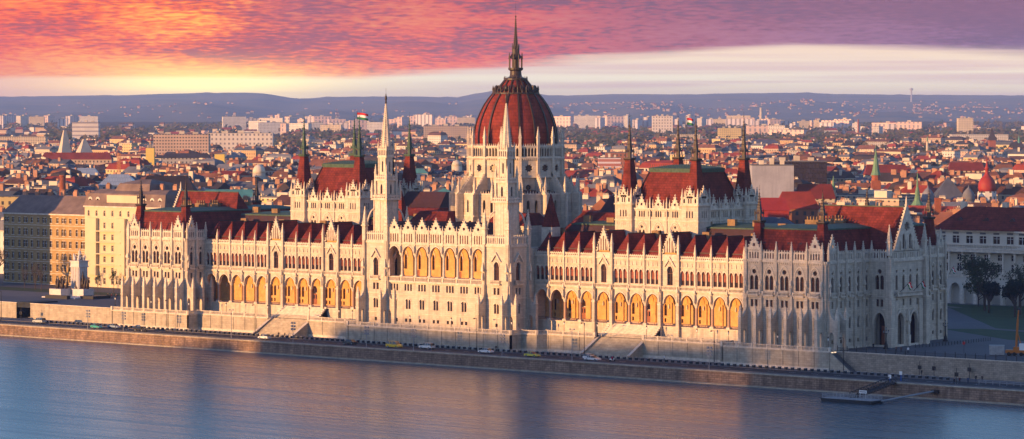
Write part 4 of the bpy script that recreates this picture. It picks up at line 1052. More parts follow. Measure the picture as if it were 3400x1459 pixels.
# traffic lights
def tlight():
    e_ = empty('traffic_light', (0, 0, 0), 'x', 'traffic light')
    a = MB(); a.m('black').lathe([(.09, 0), (.07, 4.0)], 6); a.obj('post', e_)
    for s in (-1, 1):
        b_ = MB(); b_.m('black').box(s * .32 - .17, s * .32 + .17, -.18, .1, 1.9, 2.9)
        b_.obj('signal_head', e_)
    return e_
pr = tlight(); TLS = [(165.1, -3.3, 'leftmost of the four traffic lights by the landing stage'), (169.7, -3.8, 'second of the four traffic lights right of the landing stage'), (184.2, -16.4, 'traffic light on the river side of the road with people beside it'), (178.6, -1.2, 'rightmost traffic light against the dim retaining wall'), (-178.7, -5.4, 'lone traffic light near the dark underpass mouth')]
for i, (x, y, lab) in enumerate(TLS):
    if i == 0: pr.location = (x, y, -4.9); pr['label'] = lab; pr['group'] = 'traffic lights'
    else: dup(pr, (x, y, -4.9), 0, lab, 'traffic lights')
# planters along the pavement edge
a = MB(); a.m('planter').box(-.36, .36, -.3, .3, 0, .72); a.m('grey').box(-.42, .42, -.36, .36, .72, .8)
pl = a.obj('planter_box'); PL = 'dark square box in the even row along the pavement edge'
tag(pl, PL, 'planter', 'dark boxes along the pavement'); pl.location = (-163, -8.1, -4.9)
x = -163 + 2.07; last = pl
while x < 178:
    if not (SX - 9 < x < SX + 9 and False):
        c_ = pl.copy(); COL.objects.link(c_); c_.location = (x, -8.1, -4.9)
    x += 2.07
# ------------------------------------------------ vehicles
M['tyre'] = mat('tyre', (.015, .015, .015), .8); M['carglass'] = mat('car_glass', (.02, .025, .03), .1, spec=.6); M['lampglass'] = mat('headlight', (.6, .6, .55), .2); M['redlamp'] = mat('tail_light', (.4, .02, .02), .3)
def car(kind, col, loc, rz, lab, cat='car', name='parked_car'):
    key = 'p_%s' % lab; M[key] = mat('paint_' + cat, col, .3, metal=.1, spec=.5)
    e_ = empty(name, loc, lab, cat, rz)
    L_, H_, W_ = {'hatch': (4.0, 1.5, 1.72), 'sedan': (4.6, 1.45, 1.8), 'suv': (4.7, 1.75, 1.9), 'van': (4.9, 1.95, 1.95)}[kind]
    x = L_ / 2
    if kind == 'sedan': low = [(-x, .35), (-x, .85), (-x + .9, .95), (x - 1.3, .92), (x - .1, .72), (x, .35)]; cab = [(-x + .7, .93), (-x + 1.25, H_), (.25, H_), (x - 1.2, .91)]
    elif kind == 'hatch': low = [(-x, .35), (-x + .02, .95), (-x + .5, 1.0), (x - 1.0, .95), (x - .1, .75), (x, .35)]; cab = [(-x + .05, .98), (-x + .5, H_), (.35, H_), (x - .95, .94)]
    elif kind == 'suv': low = [(-x, .4), (-x, 1.05), (-x + .3, 1.08), (x - 1.2, 1.05), (x - .1, .9), (x, .4)]; cab = [(-x + .08, 1.07), (-x + .35, H_), (.5, H_), (x - 1.15, 1.04)]
    else: low = [(-x, .35), (-x, 1.1), (-x + .1, 1.15), (x - .8, 1.1), (x - .05, .85), (x, .35)]; cab = [(-x + .02, 1.13), (-x + .15, H_), (x - 1.6, H_), (x - .75, 1.09)]
    w = W_ / 2
    b_ = MB(); b_.m(key).extr(low, -w, w)
    n = len(cab); vs = [(a, -w + .06 + (.16 if z > 1.2 else 0), z) for a, z in cab] + [(a, w - .06 - (.16 if z > 1.2 else 0), z) for a, z in cab]
    b_.add(vs, [(1, 2, 6, 5)]); b_.obj('body', e_)
    for v in ((0, 1, 2, 3), (7, 6, 5, 4), (0, 4, 5, 1), (3, 2, 6, 7)):
        g_ = MB(); g_.m('carglass').add([vs[i] for i in v], [(0, 1, 2, 3)]); g_.obj('window', e_)
    p_ = MB(); p_.m(key)
    for xx in (-.1, -x + 1.5):
        for s in (-1, 1): p_.box(xx - .05, xx + .05, s * (w - .12) - .04, s * (w - .12) + .04, 1.0, H_ - .06)
    p_.obj('pillar', e_)
    for xx in (-x + .85, x - .85):
        for s in (-1, 1):
            wh = MB(); wh.M = T((xx, s * (w - .1), .33)) @ Matrix.Rotation(pi / 2, 4, 'X'); wh.m('tyre').lathe([(.33, -.11), (.33, .11)], 12); wo = wh.obj('wheel', e_)
            r_ = MB(); r_.M = wh.M; r_.m('grey').lathe([(.19, -.125), (.19, .125)], 8); r_.obj('rim', wo)
    for s in (-1, 1):
        l_ = MB(); l_.m('lampglass').box(x - .12, x + .02, s * (w - .32) - .16, s * (w - .32) + .16, .6, .74); l_.obj('headlight', e_)
        l_ = MB(); l_.m('redlamp').box(-x - .02, -x + .1, s * (w - .22) - .1, s * (w - .22) + .1, .7, .92); l_.obj('tail_light', e_)
g0 = -4.9
car('suv', (.42, .46, .45), (-163.5, -10.9, g0), pi, 'silver estate car on the road near the dark underpass', name='car')
car('hatch', (.03, .05, .08), (-186.5, -10.5, g0), pi, 'dark blue car at the far left edge of the road', name='car')
car('hatch', (.05, .33, .27), (-130.6, -16.2, g0), 0, 'turquoise hatchback by the leftmost floodlight pole', name='car')
car('sedan', (.25, .33, .42), (-127.2, -11.8, g0), 0, 'pale blue car just behind the turquoise hatchback', name='car')
car('sedan', (.02, .018, .018), (-111.3, -15.6, g0), 0, 'black saloon in front of the left end pavilion', name='car')
car('hatch', (.72, .70, .68), (-57.3, -15.8, g0), pi, 'white hatchback below the northern river stairs', name='car')
car('sedan', (.035, .05, .055), (-23.4, -14.8, g0), pi, 'dark grey green saloon left of the yellow van', name='car')
car('van', (.62, .42, .03), (-4.3, -16.6, g0), 0, 'yellow delivery van on the road below the central block', 'van', 'van')
car('suv', (.72, .72, .70), (5.6, -13.6, g0), pi, 'white estate car beside a floodlight pole below the central block', name='car')
car('sedan', (.75, .75, .74), (29.0, -15.0, g0), pi, 'white saloon below the right river tower', name='car')
car('sedan', (.55, .50, .06), (47.6, -17.0, g0), 0, 'yellow taxi just right of the right river tower', 'taxi', 'car')
car('sedan', (.62, .62, .62), (69.0, -17.0, g0), 0, 'silver car in front, below the southern river stairs', name='car')
car('hatch', (.68, .68, .68), (65.6, -13.8, g0), 0, 'white car half hidden behind the silver one', name='car')
# ------------------------------------------------ people
M['skin'] = mat('skin', (.45, .26, .18), .6); M['hair'] = mat('hair', (.03, .02, .015), .7)
CLO = {}
def cloth(n, c):
    if n not in M: M[n] = mat('cloth_' + n, c, .9)
    return n
def person(loc, rz, lab, top=(.02, .02, .025), leg=(.02, .022, .04), step=.22, h=1.75, arm=.1, sit=False, arms=None):
    """one continuous skinned body; shirt and trousers by material band"""
    s = h / 1.75
    if not sit: P = [(0,0,.95),(0,0,1.2),(0,0,1.42),(0,0,1.52),(0,.02,1.66),
             (.19,0,1.41),(.25,arm,1.15),(.25,arm+.1,.9),(.25,arm+.12,.80), (-.19,0,1.41),(-.25,-arm,1.15),(-.25,-arm+.08,.9),(-.25,-arm+.1,.80),
             (.09,0,.9),(.1,step*.6,.5),(.1,step*.5,.09),(.1,step*.5+.14,.04), (-.09,0,.9),(-.1,-step*.2,.5),(-.1,-step,.1),(-.1,-step+.14,.04)]
    else: P = [(0,0,.75),(0,.05,1.0),(0,.12,1.22),(0,.15,1.32),(0,.2,1.45),
             (.19,.13,1.2),(.26,.3,1.0),(.25,.52,1.02),(.25,.6,1.04), (-.19,.13,1.2),(-.26,.3,1.0),(-.25,.52,1.02),(-.25,.6,1.04),
             (.1,.08,.73),(.15,.45,.7),(.13,.42,.3),(.13,.56,.26), (-.1,.08,.73),(-.15,.45,.7),(-.13,.42,.3),(-.13,.56,.26)]
    E = [(0,1),(1,2),(2,3),(3,4),(2,5),(5,6),(6,7),(7,8),(2,9),(9,10),(10,11),(11,12),(0,13),(13,14),(14,15),(15,16),(0,17),(17,18),(18,19),(19,20)]
    RR = [.15,.13,.15,.055,.10,.065,.05,.038,.03,.065,.05,.038,.03,.09,.06,.045,.04,.09,.06,.045,.04]
    me = bpy.data.meshes.new('b'); me.from_pydata([(x*s, y*s, z*s) for x, y, z in P], E, []); o = bpy.data.objects.new('b', me); COL.objects.link(o)
    md = o.modifiers.new('s', 'SKIN'); 
    for v, r in zip(me.skin_vertices[0].data, RR): v.radius = (r*s, r*s*.8 if r > .12 else r*s)
    me.skin_vertices[0].data[0].use_root = True
    o.modifiers.new('d', 'SUBSURF').levels = 1
    dg = bpy.context.evaluated_depsgraph_get(); m2 = bpy.data.meshes.new_from_object(o.evaluated_get(dg)); bpy.data.objects.remove(o)
    m2.name = 'person'; m2.materials.clear()
    kt = cloth('t%d%d%d' % tuple(int(c*99) for c in top), top); kl = cloth('l%d%d%d' % tuple(int(c*99) for c in leg), leg)
    for k in (kt, kl, 'skin', 'hair'): m2.materials.append(M[k])
    for p in m2.polygons:
        z = p.center.z / s; x = abs(p.center.x) / s; zz = z + (.2 if sit else 0)
        p.material_index = 3 if (zz > 1.62) else 2 if (zz > 1.5 or (x > .21 and z < .88 and not sit)) else 0 if (zz > .93 or x > .21) else 1
        p.use_smooth = True
    b_ = bpy.data.objects.new('person', m2); COL.objects.link(b_); b_.location = loc; b_.rotation_euler = (0, 0, rz); tag(b_, lab, 'person'); return b_
bl = (.015, .015, .02)
person((-59.6, -7.4, g0), .3, 'person in a long dark coat, left one of two below the northern stairs', bl, bl)
person((-56.8, -7.6, g0), 2.8, 'person in dark clothes, right one of two below the northern stairs', bl, bl)
person((20.4, -6.8, g0), 1.0, 'person in black by the wall below the right tower, left of a pair', bl, bl, .05)
person((21.2, -6.9, g0), -1.0, 'person in black by the wall below the right tower, right of a pair', bl, bl, .05)
person((25.4, -6.2, g0) if False else (26.6, -7.7, g0), .2, 'person in black stepping along the pavement behind the white saloon', bl, bl, .3)
person((84.5, -5.2, g0), -1.4, 'person in a white shirt walking below the southern terrace wall', (.7, .7, .7), bl, .3)
person((164.5, -1.4, g0), 1.2, 'person in dark clothes by the wall behind the traffic lights', bl, bl)
person((184.9, -18.6, g0), 0, 'person in black at the quay edge beside the river-side traffic light', bl, bl, .05)
person((184.0, -14.6, g0), .5, 'person in dark red jacket standing near the river-side traffic light', (.09, .02, .02), bl, .1)
person((186.0, -13.9, g0), .5, 'person in blue jacket near the river-side traffic light', (.03, .05, .12), bl, .1)
person((184.4, -7.6, g0), .5, 'person walking with a white bag on the far right pavement', bl, (.03, .03, .05), .2)
person((185.9, -7.0, g0), .5, 'person in dark jacket walking at the far right of the pavement', (.03, .025, .03), bl, .2)
person((151.7, 6.5, 0), .5, 'person in brown, left of two behind the plaza railing', (.13, .07, .05), bl, .1)
person((152.9, 6.9, 0), .5, 'person in dark brown, right of two behind the plaza railing', (.09, .05, .04), bl, .1)
person((155.4, 6.4, 0), .5, 'person in a white top behind the plaza railing', (.7, .7, .72), bl, .1)
person((140.6, 12.5, 0), .5, 'person in black beside the south front of the palace', bl, bl, .1)
for i, x in enumerate((0, 1.1, 2.0, 3.2, 4.4)):
    person((-185.5 + x, 39.2 + (i % 2) * .8, 0), i * 1.2, ['person in a dark coat, leftmost of a group by the monument', 'person in red in the group right of the monument', 'person in black in the middle of the group right of the monument', 'person in a brown coat in the group right of the monument', 'person in dark blue, rightmost of the group by the monument'][i], [bl, (.25, .03, .03), bl, (.12, .06, .04), (.02, .03, .07)][i], bl, .1)
# scooter with rider
e_ = empty('motor_scooter', (74.0, -14.8, g0), 'white motor scooter with a rider in pink on the road by the southern stairs', 'scooter', -pi/2)
a = MB(); a.m('white').extr([(-.8, .35), (-.85, .7), (-.2, .75), (-.1, .35), (.45, .32), (.62, .95), (.72, .95), (.6, .3)], -.17, .17); a.M = RZ(0); 
a.obj('body', e_).rotation_euler = (0, 0, pi/2)
for y in (-.6, .7):
    wv = MB(); wv.M = T((0, y, .25)) @ Matrix.Rotation(pi/2, 4, 'Y'); wv.m('tyre').lathe([(.25, -.06), (.25, .06)], 12); wv.obj('wheel', e_)
hb = MB(); hb.m('black').tube([(-.32, .62, 1.05), (.32, .62, 1.05)], .03); hb.obj('handlebar', e_)
person((74.0 - .15, -14.8, g0 - .02), -pi/2, 'person in a pink jacket and white helmet riding the scooter', (.5, .03, .09), bl, sit=True)
M['palegrey'] = mat('container_paint', (.38, .38, .38), .6, var=.3, vscale=1)
# ------------------------------------------------ landing stage
e_ = empty('landing_pontoon', (171.5, -44.0, -8.3), 'dark floating landing stage with pale railings at lower right', 'pontoon')
a = MB(); a.m('planter'); a.extr([(-7.6, .9), (-7.0, -.6), (6.6, -.6), (7.6, .9)], -2.6, 2.6); a.obj('hull', e_)
a = MB(); a.m('grey').box(-7.3, 7.3, -2.4, 2.4, .9, .98); a.obj('deck', e_)
for x0, x1 in ((-7.2, -.8), (.6, 7.2)):
    r_ = MB(); r_.m('palegrey')
    for yy in (-2.3, 2.3):
        for z in (1.3, 1.65, 2.05): r_.box(x0, x1, yy - .03, yy + .03, z, z + .06)
        n = 6
        for k in range(n + 1): xx = x0 + (x1 - x0) * k / n; r_.box(xx - .04, xx + .04, yy - .04, yy + .04, .98, 2.1)
    xe = x0 if x0 < -1 else x1
    for z in (1.3, 1.65, 2.05): r_.box(xe - .03, xe + .03, -2.3, 2.3, z, z + .06)
    r_.obj('railing', e_)
e2 = empty('pontoon_sign', (173.6, -42.4, -7.3), 'small white sign board with a line of dark lettering on the landing stage', 'sign')
a = MB(); a.m('white').box(-1.1, 1.1, -.04, .04, 1.3, 2.0); a.obj('board', e2)
a = MB(); a.m('white'); a.box(-.8, -.74, 0, .05, 0, 1.3); a.box(.74, .8, 0, .05, 0, 1.3); a.obj('post', e2)
a = MB(); a.m('black'); xx = -.92
for wd in (.16, .1, .2, .08, .16, .12, .2, .1, .14, .18): a.box(xx, xx + wd * .8, -.05, -.042, 1.52, 1.78); xx += wd + .04
a.obj('lettering', e2)
# gangway truss
P0 = Vector((169.8, -22.9, -4.7)); P1 = Vector((170.6, -42.0, -7.2)); d_ = P1 - P0; Lg = d_.length
a = MB(); a.m('black'); a.M = T(P0) @ d_.to_track_quat('X', 'Z').to_matrix().to_4x4()
a.box(0, Lg, -1.0, 1.0, -.06, .06)
for yy in (-1.05, 1.05):
    a.box(0, Lg, yy - .06, yy + .06, -.3, -.15); a.box(0, Lg, yy - .06, yy + .06, 1.1, 1.25)
    n = 14
    for k in range(n): x0 = Lg * k / n; x1 = Lg * (k + 1) / n; a.tube([(x0, yy, -.2), (x1, yy, 1.2)], .06, 4); a.tube([(x0, yy, 1.2), (x1, yy, -.2)], .045, 4); a.tube([(x1, yy, -.2), (x1, yy, 1.2)], .05, 4)
tag(a.obj('gangway'), 'dark lattice gangway from the quay down to the landing stage', 'gangway')
a = MB(); a.m('grey'); a.tube([(182.5, -23.4, -6.2), (178.9, -42.6, -7.6)], .22, 6); a.m('black').box(181.6, 183.4, -24.2, -23.2, -6.8, -5.9)
tag(a.obj('mooring_strut'), 'slanting grey mooring boom between quay wall and landing stage', 'mooring boom')
# signs on the quay by the gangway
for x, y, hgt, lab in ((169.6, -19.2, 2.6, 'white information panel on a blue post at the head of the gangway'), (166.6, -19.6, 1.6, 'low white notice left of the gangway head')):
    s2 = empty('notice_board', (x, y, g0), lab, 'sign'); a = MB(); a.m('white').box(-.4, .4, -.05, .05, hgt - .9, hgt); a.obj('board', s2); a = MB(); a.m(cloth('bluepost', (.03, .08, .25))).box(-.2, .2, .05, .12, 0, hgt - .05); a.obj('post', s2)
# low rail barrier far right
a = MB(); a.m('grey')
for z in (.5, .9): a.box(188, 230, -12.1, -12.0, g0 + z, g0 + z + .1)
for k in range(22): a.box(188 + k * 2, 188.12 + k * 2, -12.15, -12.03, g0, g0 + 1.0)
tag(a.obj('guard_rail'), 'grey metal guard rail along the road at the far right', 'guard rail')
# ------------------------------------------------ plaza to the south
rl = empty('plaza_railing', (137.6, .1, 0), 'black iron railing on top of the dim southern wall', 'railing')
a = MB(); a.m('black')
for z in (.25, 1.05): a.box(0, 90, -.03, .03, z, z + .06)
for k in range(600): a.box(k * .15, k * .15 + .025, -.012, .012, .1, 1.1)
a.obj('bars', rl)
for k in range(30):
    a_ = MB() if k == 0 else None
    if k == 0: a_.m('black').box(-.07, .07, -.07, .07, 0, 1.6); rp = a_.obj('post', rl)
    else: c_ = rp.copy(); COL.objects.link(c_); c_.parent = rl; c_.location = (k * 3.0, 0, 0)
bo = MB(); bo.m('black').lathe([(.1, 0), (.09, .8), (.13, .85), (.05, 1.0)], 8); b0 = bo.obj('bollard'); tag(b0, 'thin black bollard in the curving row across the south plaza', 'bollard', 'bollards on the south plaza')
for k in range(27):
    t_ = k / 26; o_ = b0 if k == 0 else b0.copy()
    if k: COL.objects.link(o_)
    o_.location = (146.2 + 1.5 * t_ + 5 * t_ * (1 - t_), 24.5 + 35.6 * t_, 0)
# lawns
def patch(name, pts, key, z):
    a = MB(); v_ = [Vector((x, y, z)) for x, y in pts]; a.m(key).add([tuple(p) for p in v_], [tuple(t_) for t_ in tessellate_polygon([v_])]); o_ = a.obj(name); return o_
o = patch('lawn', [(45, 184), (62, 177), (123, 104), (300, 60), (300, 250), (60, 196), (40, 196)], 'lawn', .004); struct(o)
o = patch('lawn', [(112, 92), (150, 66), (300, 40), (300, 58), (121, 100)], 'lawn', .004); struct(o)
o = patch('path', [(45, 186), (62, 179), (64, 182), (47, 189)], 'paving', .008); struct(o)
# white container and orange telescopic crane
ct = empty('site_container', (176.0, 16.5, 0), 'white site container on the south plaza behind the railing', 'container', .5)
a = MB(); a.m('palegrey').box(-1.9, 1.9, -1.1, 1.1, .1, 2.5); [a.box(-1.85 + k * .25, -1.78 + k * .25, -1.14, -1.1, .2, 2.4) for k in range(15)]; a.obj('box', ct)
a = MB(); a.m('grey').box(-1.95, 1.95, -1.15, 1.15, 2.5, 2.58); a.obj('roof', ct)
cr = empty('crane', (181.5, 18.0, 0), 'orange telescopic crane with raised boom at the right edge', 'crane', .4); M['orange'] = mat('orange_paint', (.38, .12, .015), .5)
a = MB(); a.m('orange').box(-3.2, 3.0, -1.1, 1.1, .7, 1.5); a.box(-1.2, 1.4, -.9, .9, 1.5, 2.3); a.obj('chassis', cr)
a = MB(); a.m('white').extr([(.4, 1.5), (.4, 3.2), (1.6, 3.2), (2.2, 2.2), (2.2, 1.5)], -1.1, -.1); a.obj('cab', cr)
a = MB(); a.m('orange'); a.tube([(-.6, .4, 2.2), (-.2, .6, 9.4)], .3, 6); a.tube([(-.2, .6, 9.4), (0, .7, 12.0)], .2, 6); a.tube([(.9, .4, 2.2), (-.3, .5, 6)], .12, 6); a.m('black').box(-.4, .4, .3, 1.1, 11.8, 12.3); a.obj('boom', cr)
for x in (-2.3, -.9, .9, 2.3):
    for s in (-1, 1): wh = MB(); wh.M = T((x, s * 1.0, .5)) @ Matrix.Rotation(pi/2, 4, 'X'); wh.m('tyre').lathe([(.5, -.18), (.5, .18)], 12); wh.obj('wheel', cr)
for k in range(3):
    sc_ = MB(); sc_.m('grey'); x0 = 184 + k * 2.4
    for z in (0, 2, 4): sc_.box(x0, x0 + 2.3, 24, 25.2, z + .0, z + .1)
    for x in (x0, x0 + 2.25):
        for y in (24, 25.15): sc_.box(x, x + .06, y, y + .06, 0, 4.9)
    tag(sc_.obj('scaffold_bay'), ['left', 'middle', 'right'][k] + ' bay of the pale scaffold behind the orange crane', 'scaffold')
ts = empty('traffic_sign', (166.7, 15.5, 0), 'round red traffic sign on a thin post on the south plaza', 'sign')
a = MB(); a.m('black').lathe([(.05, 0), (.05, 3.3)], 6); a.obj('post', ts); a = MB(); a.m('redlamp'); a.M = T((0, 0, 2.7)) @ Matrix.Rotation(pi/2, 4, 'X'); a.lathe([(.42, -.03), (.42, .03)], 16); a.obj('disc', ts)
# ------------------------------------------------ trees
M['bark'] = mat('bark', (.07, .05, .04), .9); M['leaf'] = mat('young_leaves', (.045, .06, .022), .8, var=.4, vscale=1.5); M['leafb'] = mat('bud_leaves', (.12, .085, .03), .8, var=.4, vscale=1.5); M['evergreen'] = mat('dark_needles', (.014, .026, .015), .9, var=.4, vscale=1)
def tree_mesh(h, r, seed, leaves=500, ls=.35, key='leaf', trunk=.25, zt=.3, shape=1.0):
    rn = random.Random(seed); a = MB(); a.m('bark')
    def limb(p, d, l, rad, lev):
        q_ = p + d * l; o_ = a.M
        a.tube([p, q_], rad, 5 if lev < 2 else 3); ends.append((q_, lev))
        if lev >= 4: return
        for k in range(3 if lev else 6):
            dd = Vector((rn.uniform(-1, 1), rn.uniform(-1, 1), rn.uniform(-.15, 1.0))).normalized()
            nd = (d * .55 + dd * .75).normalized(); limb(p + d * l * rn.uniform(.55, 1), nd, l * rn.uniform(.6, .8), rad * .55, lev + 1)
    ends = []; limb(Vector((0, 0, 0)), Vector((0, 0, 1)), h * zt, trunk, 0)
    top = max(e[0].z for e in ends); wr = max(max(abs(e[0].x), abs(e[0].y)) for e in ends) + .01
    sz = h / top; sr = r / wr
    a.v = [(x * sr if z > h * zt * .9 else x, y * sr if z > h * zt * .9 else y, z * sz) for x, y, z in a.v]
    tr_ = a
    c_ = MB(); c_.m(key); tips = [e[0] for e in ends if e[1] >= 2]
    for k in range(leaves):
        t_ = rn.choice(tips); x = t_.x * sr + rn.gauss(0, r * .09); y = t_.y * sr + rn.gauss(0, r * .09); z = t_.z * sz + rn.gauss(0, h * .035)
        s = ls * rn.uniform(.5, 1.3); u = Vector((rn.gauss(0, 1), rn.gauss(0, 1), rn.gauss(0, 1))).normalized() * s; v = u.orthogonal().normalized() * s * .7
        p_ = Vector((x, y, z)); c_.add([tuple(p_ - u), tuple(p_ + v), tuple(p_ + u), tuple(p_ - v)], [(0, 1, 2, 3)])
    return tr_.mesh('trunk'), (c_.mesh('crown') if leaves else None)
TM = {}
def tree(kind, loc, lab, s=1.0, rz=0.0, group=None, name='tree'):
    if kind not in TM:
        TM[kind] = {'big': lambda: tree_mesh(15, 6.5, 3, 3200, .26, 'leaf', .35), 'big2': lambda: tree_mesh(13, 6, 9, 2400, .26, 'leaf', .3), 'bare': lambda: tree_mesh(9, 2.2, 5, 90, .12, 'leafb', .14), 'sap': lambda: tree_mesh(7, 1.6, 8, 420, .16, 'leaf', .09, .35), 'pale': lambda: tree_mesh(12, 4.5, 21, 60, .15, 'leafb', .3), 'ever': lambda: tree_mesh(9, 3.4, 33, 3600, .3, 'evergreen', .25, .15), 'city': lambda: tree_mesh(14, 6, 41, 380, .9, 'leafb', .3), 'city2': lambda: tree_mesh(13, 6, 42, 420, .9, 'leaf', .3)}[kind]()
    e_ = empty(name, loc, lab, 'tree', rz, group); e_.scale = (s, s, s)
    for n_, me in zip(('trunk', 'crown'), TM[kind]):
        if me: o_ = bpy.data.objects.new(n_, me); COL.objects.link(o_); o_.parent = e_
    return e_
TR = [('big', 560, 800, 1.0, 'tall loose-crowned tree before the columned white building, left one'), ('big2', 720, 760, 1.05, 'tall loose-crowned tree at the right edge before the white building')]
for kd, px, y, s, lab in TR: pass
tree('big', (78, 172, 0), 'tall thinly leaved tree before the columned white building', 1.15)
tree('big2', (98, 160, 0), 'tall tree at the right edge before the columned white building', 1.2, 1)
tree('ever', (85, 163, 0), 'dense dark evergreen beneath the tall tree on the south lawn', 1.05)
tree('ever', (101, 152, 0), 'dense dark evergreen at the right edge of the south lawn', 1.2, 2)
tree('big2', (66, 188, 0), 'slim tree directly before the arches of the white building', .62, 2)
tree('bare', (-238.3, 56.1, 0), 'slim bare tree before the shaded facade, left of the monument', 1.0)
tree('bare', (-246, 60, 0), 'bare young tree with brown twigs before the shaded facade', 1.1, 1)
tree('bare', (-254, 62, 0), 'bare young tree further left before the shaded facade', .9, 2)
tree('pale', (-266, 58, 0), 'large pale-barked bare tree at the left edge', 1.25, .5)
tree('sap', (-210.6, 57.5, 0), 'young tree in first leaf, left of three before the yellow building', 1.0, 1)
tree('sap', (-203.8, 58.8, 0), 'fuller young leafy tree in the middle before the yellow building', 1.2, 2)
tree('bare', (-199.4, 58.8, 0), 'bare sapling right of the leafy young tree', .85, 3)
tree('sap', (-195.5, 60, 0), 'rightmost young tree beside the yellow building door', 1.0, 4)
o = patch('lawn', [(-330, 50), (-190, 50), (-186, 62), (-330, 66)], 'lawn', .004); struct(o)
o = patch('path', [(-330, 26), (-222, 27), (-188, 47), (-190, 49.5), (-330, 49.5)], 'paving', .004); struct(o)
# ------------------------------------------------ monument
mo = empty('monument', (-200, 36, 0), 'white square monument shaft with statues on top and dark bronze groups at its foot', 'monument', radians(0))
M['marble'] = mat('white_marble', (.62, .58, .54), .7, var=.2, vscale=1)
a = MB(); a.m('marble').box(-7.5, 9, -7, 8, 0, .35); a.obj('base', mo)
for x0, x1, y0, y1 in ((-5.2, .6, -5.6, -1.2), (1.6, 7.4, -1.5, 3.2)):
    a = MB(); a.m('marble').box(x0, x1, y0, y1, .35, 3.0); a.box(x0 - .15, x1 + .15, y0 - .15, y1 + .15, .35, .7); a.obj('plinth', mo)
a = MB(); a.m('marble').box(-.4, 3.4, -1.4 + 1.5, 2.4 + 1.5, .35, 11.3)
for sx_ in range(5):
    for k in range(4): pass
for k in range(5): a.lathe([(.32, 3.2), (.3, 10.3)], 8, -.2 + k * .85, .1, cap=False); a.lathe([(.32, 3.2), (.3, 10.3)], 8, 3.4, .4 + k * .8, cap=False)
a.box(-.8, 3.8, -.3, 4.3, 10.3, 10.7); a.box(-.6, 3.6, -.1, 4.1, 10.7, 12.2); a.box(-.9, 3.9, -.4, 4.4, 12.2, 12.5); a.obj('shaft', mo)
rn = random.Random(4)
def figures(lst, key, nm, z0):
    a = MB(); a.m(key)
    for x, y, hgt, lean in lst:
        a.M = T((x, y, z0)) @ Matrix.Rotation(lean, 4, 'Y'); a.lathe([(.5, 0), (.62, .3 * hgt), (.4, .5 * hgt), (.5, .7 * hgt), (.2, .82 * hgt), (.24, .9 * hgt), (.05, hgt)], 7)
        a.tube([(0, 0, .7 * hgt), (.6, .2, .5 * hgt), (.9, .1, .65 * hgt)], .14, 5)
    a.M = Matrix.Identity(4); a.obj(nm, mo, smooth=True)
figures([(1.5, 2, 4.2, .05), (.3, 1.2, 2.6, -.3), (2.8, 2.6, 2.4, .4), (2.2, 1, 2.0, .2), (.6, 3, 2.2, -.2)], 'marble', 'statue_group', 12.5)
figures([(-4.3, -3, 3.4, -.1), (-3.2, -3.6, 3.9, .15), (-2, -3, 4.1, -.1), (-1, -3.4, 3.8, .1), (-.1, -2.6, 3.2, .3)], 'bronze', 'bronze_group', 3.0)
figures([(2.3, .2, 3.3, -.3), (3.4, .8, 3.6, .1), (4.2, 1.2, 6.0, 0), (5.4, .8, 3.9, .2), (6.6, 1.0, 4.2, .1)], 'bronze', 'bronze_group', 3.0)
pw = MB(); pw.m('black').box(-3, 8, -9.5, -8, 0, 1.2); pw.box(8.5, 15, -4, 4, 0, 1.0); po = pw.obj('dark_parapet'); po.location = (-200, 36, 0); tag(po, 'low dark parapet around the sunken ramp beside the monument', 'parapet')
# ================================================================ city
def wallmat(name, col, pw=3.2, ph=3.4, fx=(.32, .68), fz=(.3, .78), dark=.10, zoff=0.0, var=.15, bands=None):
    """plastered wall with a regular pattern of small dark windows, laid on (x+y, z) of the real wall; far houses only"""
    m = mat(name, col, .9, var=var, vscale=.05, rnd=.12); nt = m.node_tree; N = nt.nodes; L = nt.links; b = N['Principled BSDF']
    src = b.inputs['Base Color'].links[0].from_socket
    tcn = N.new('ShaderNodeTexCoord'); s = N.new('ShaderNodeSeparateXYZ'); L.new(tcn.outputs['Object'], s.inputs[0])
    nm = N.new('ShaderNodeNewGeometry'); sn = N.new('ShaderNodeSeparateXYZ'); L.new(nm.outputs['Normal'], sn.inputs[0])
    def mt(op, a, c=None):
        n = N.new('ShaderNodeMath'); n.operation = op
        for i, v in enumerate((a, c)):
            if v is None: continue
            if hasattr(v, 'is_linked'): L.new(v, n.inputs[i])
            else: n.inputs[i].default_value = v
        return n.outputs[0]
    u = mt('FRACT', mt('DIVIDE', mt('ADD', mt('ADD', s.outputs[0], s.outputs[1]), 1000.0), pw)); v = mt('FRACT', mt('DIVIDE', mt('ADD', s.outputs[2], zoff + 100 * ph), ph))
    k = mt('MULTIPLY', mt('MULTIPLY', mt('GREATER_THAN', u, fx[0]), mt('LESS_THAN', u, fx[1])), mt('MULTIPLY', mt('GREATER_THAN', v, fz[0]), mt('LESS_THAN', v, fz[1])))
    k = mt('MULTIPLY', k, mt('LESS_THAN', mt('ABSOLUTE', sn.outputs[2]), .3))
    x = N.new('ShaderNodeMix'); x.data_type = 'RGBA'; L.new(k, x.inputs[0]); L.new(src, x.inputs[6]); x.inputs[7].default_value = (dark * .55, dark * .5, dark * .55, 1)
    L.new(x.outputs[2], b.inputs['Base Color']); return m
WC = {'cream': (.55, .46, .33), 'ochre': (.50, .33, .16), 'white': (.62, .58, .52), 'grey': (.33, .31, .30), 'pink': (.50, .34, .28), 'yellow': (.58, .45, .20), 'brick': (.30, .12, .07), 'tan': (.42, .32, .24)}
for n, c in WC.items(): M['w_' + n] = wallmat('plaster_' + n, c)
RC = {'red': (.26, .045, .03), 'brown': (.13, .06, .045), 'dark': (.05, .04, .045), 'grey': (.19, .19, .21), 'rust': (.22, .09, .055), 'slate': (.09, .10, .13)}
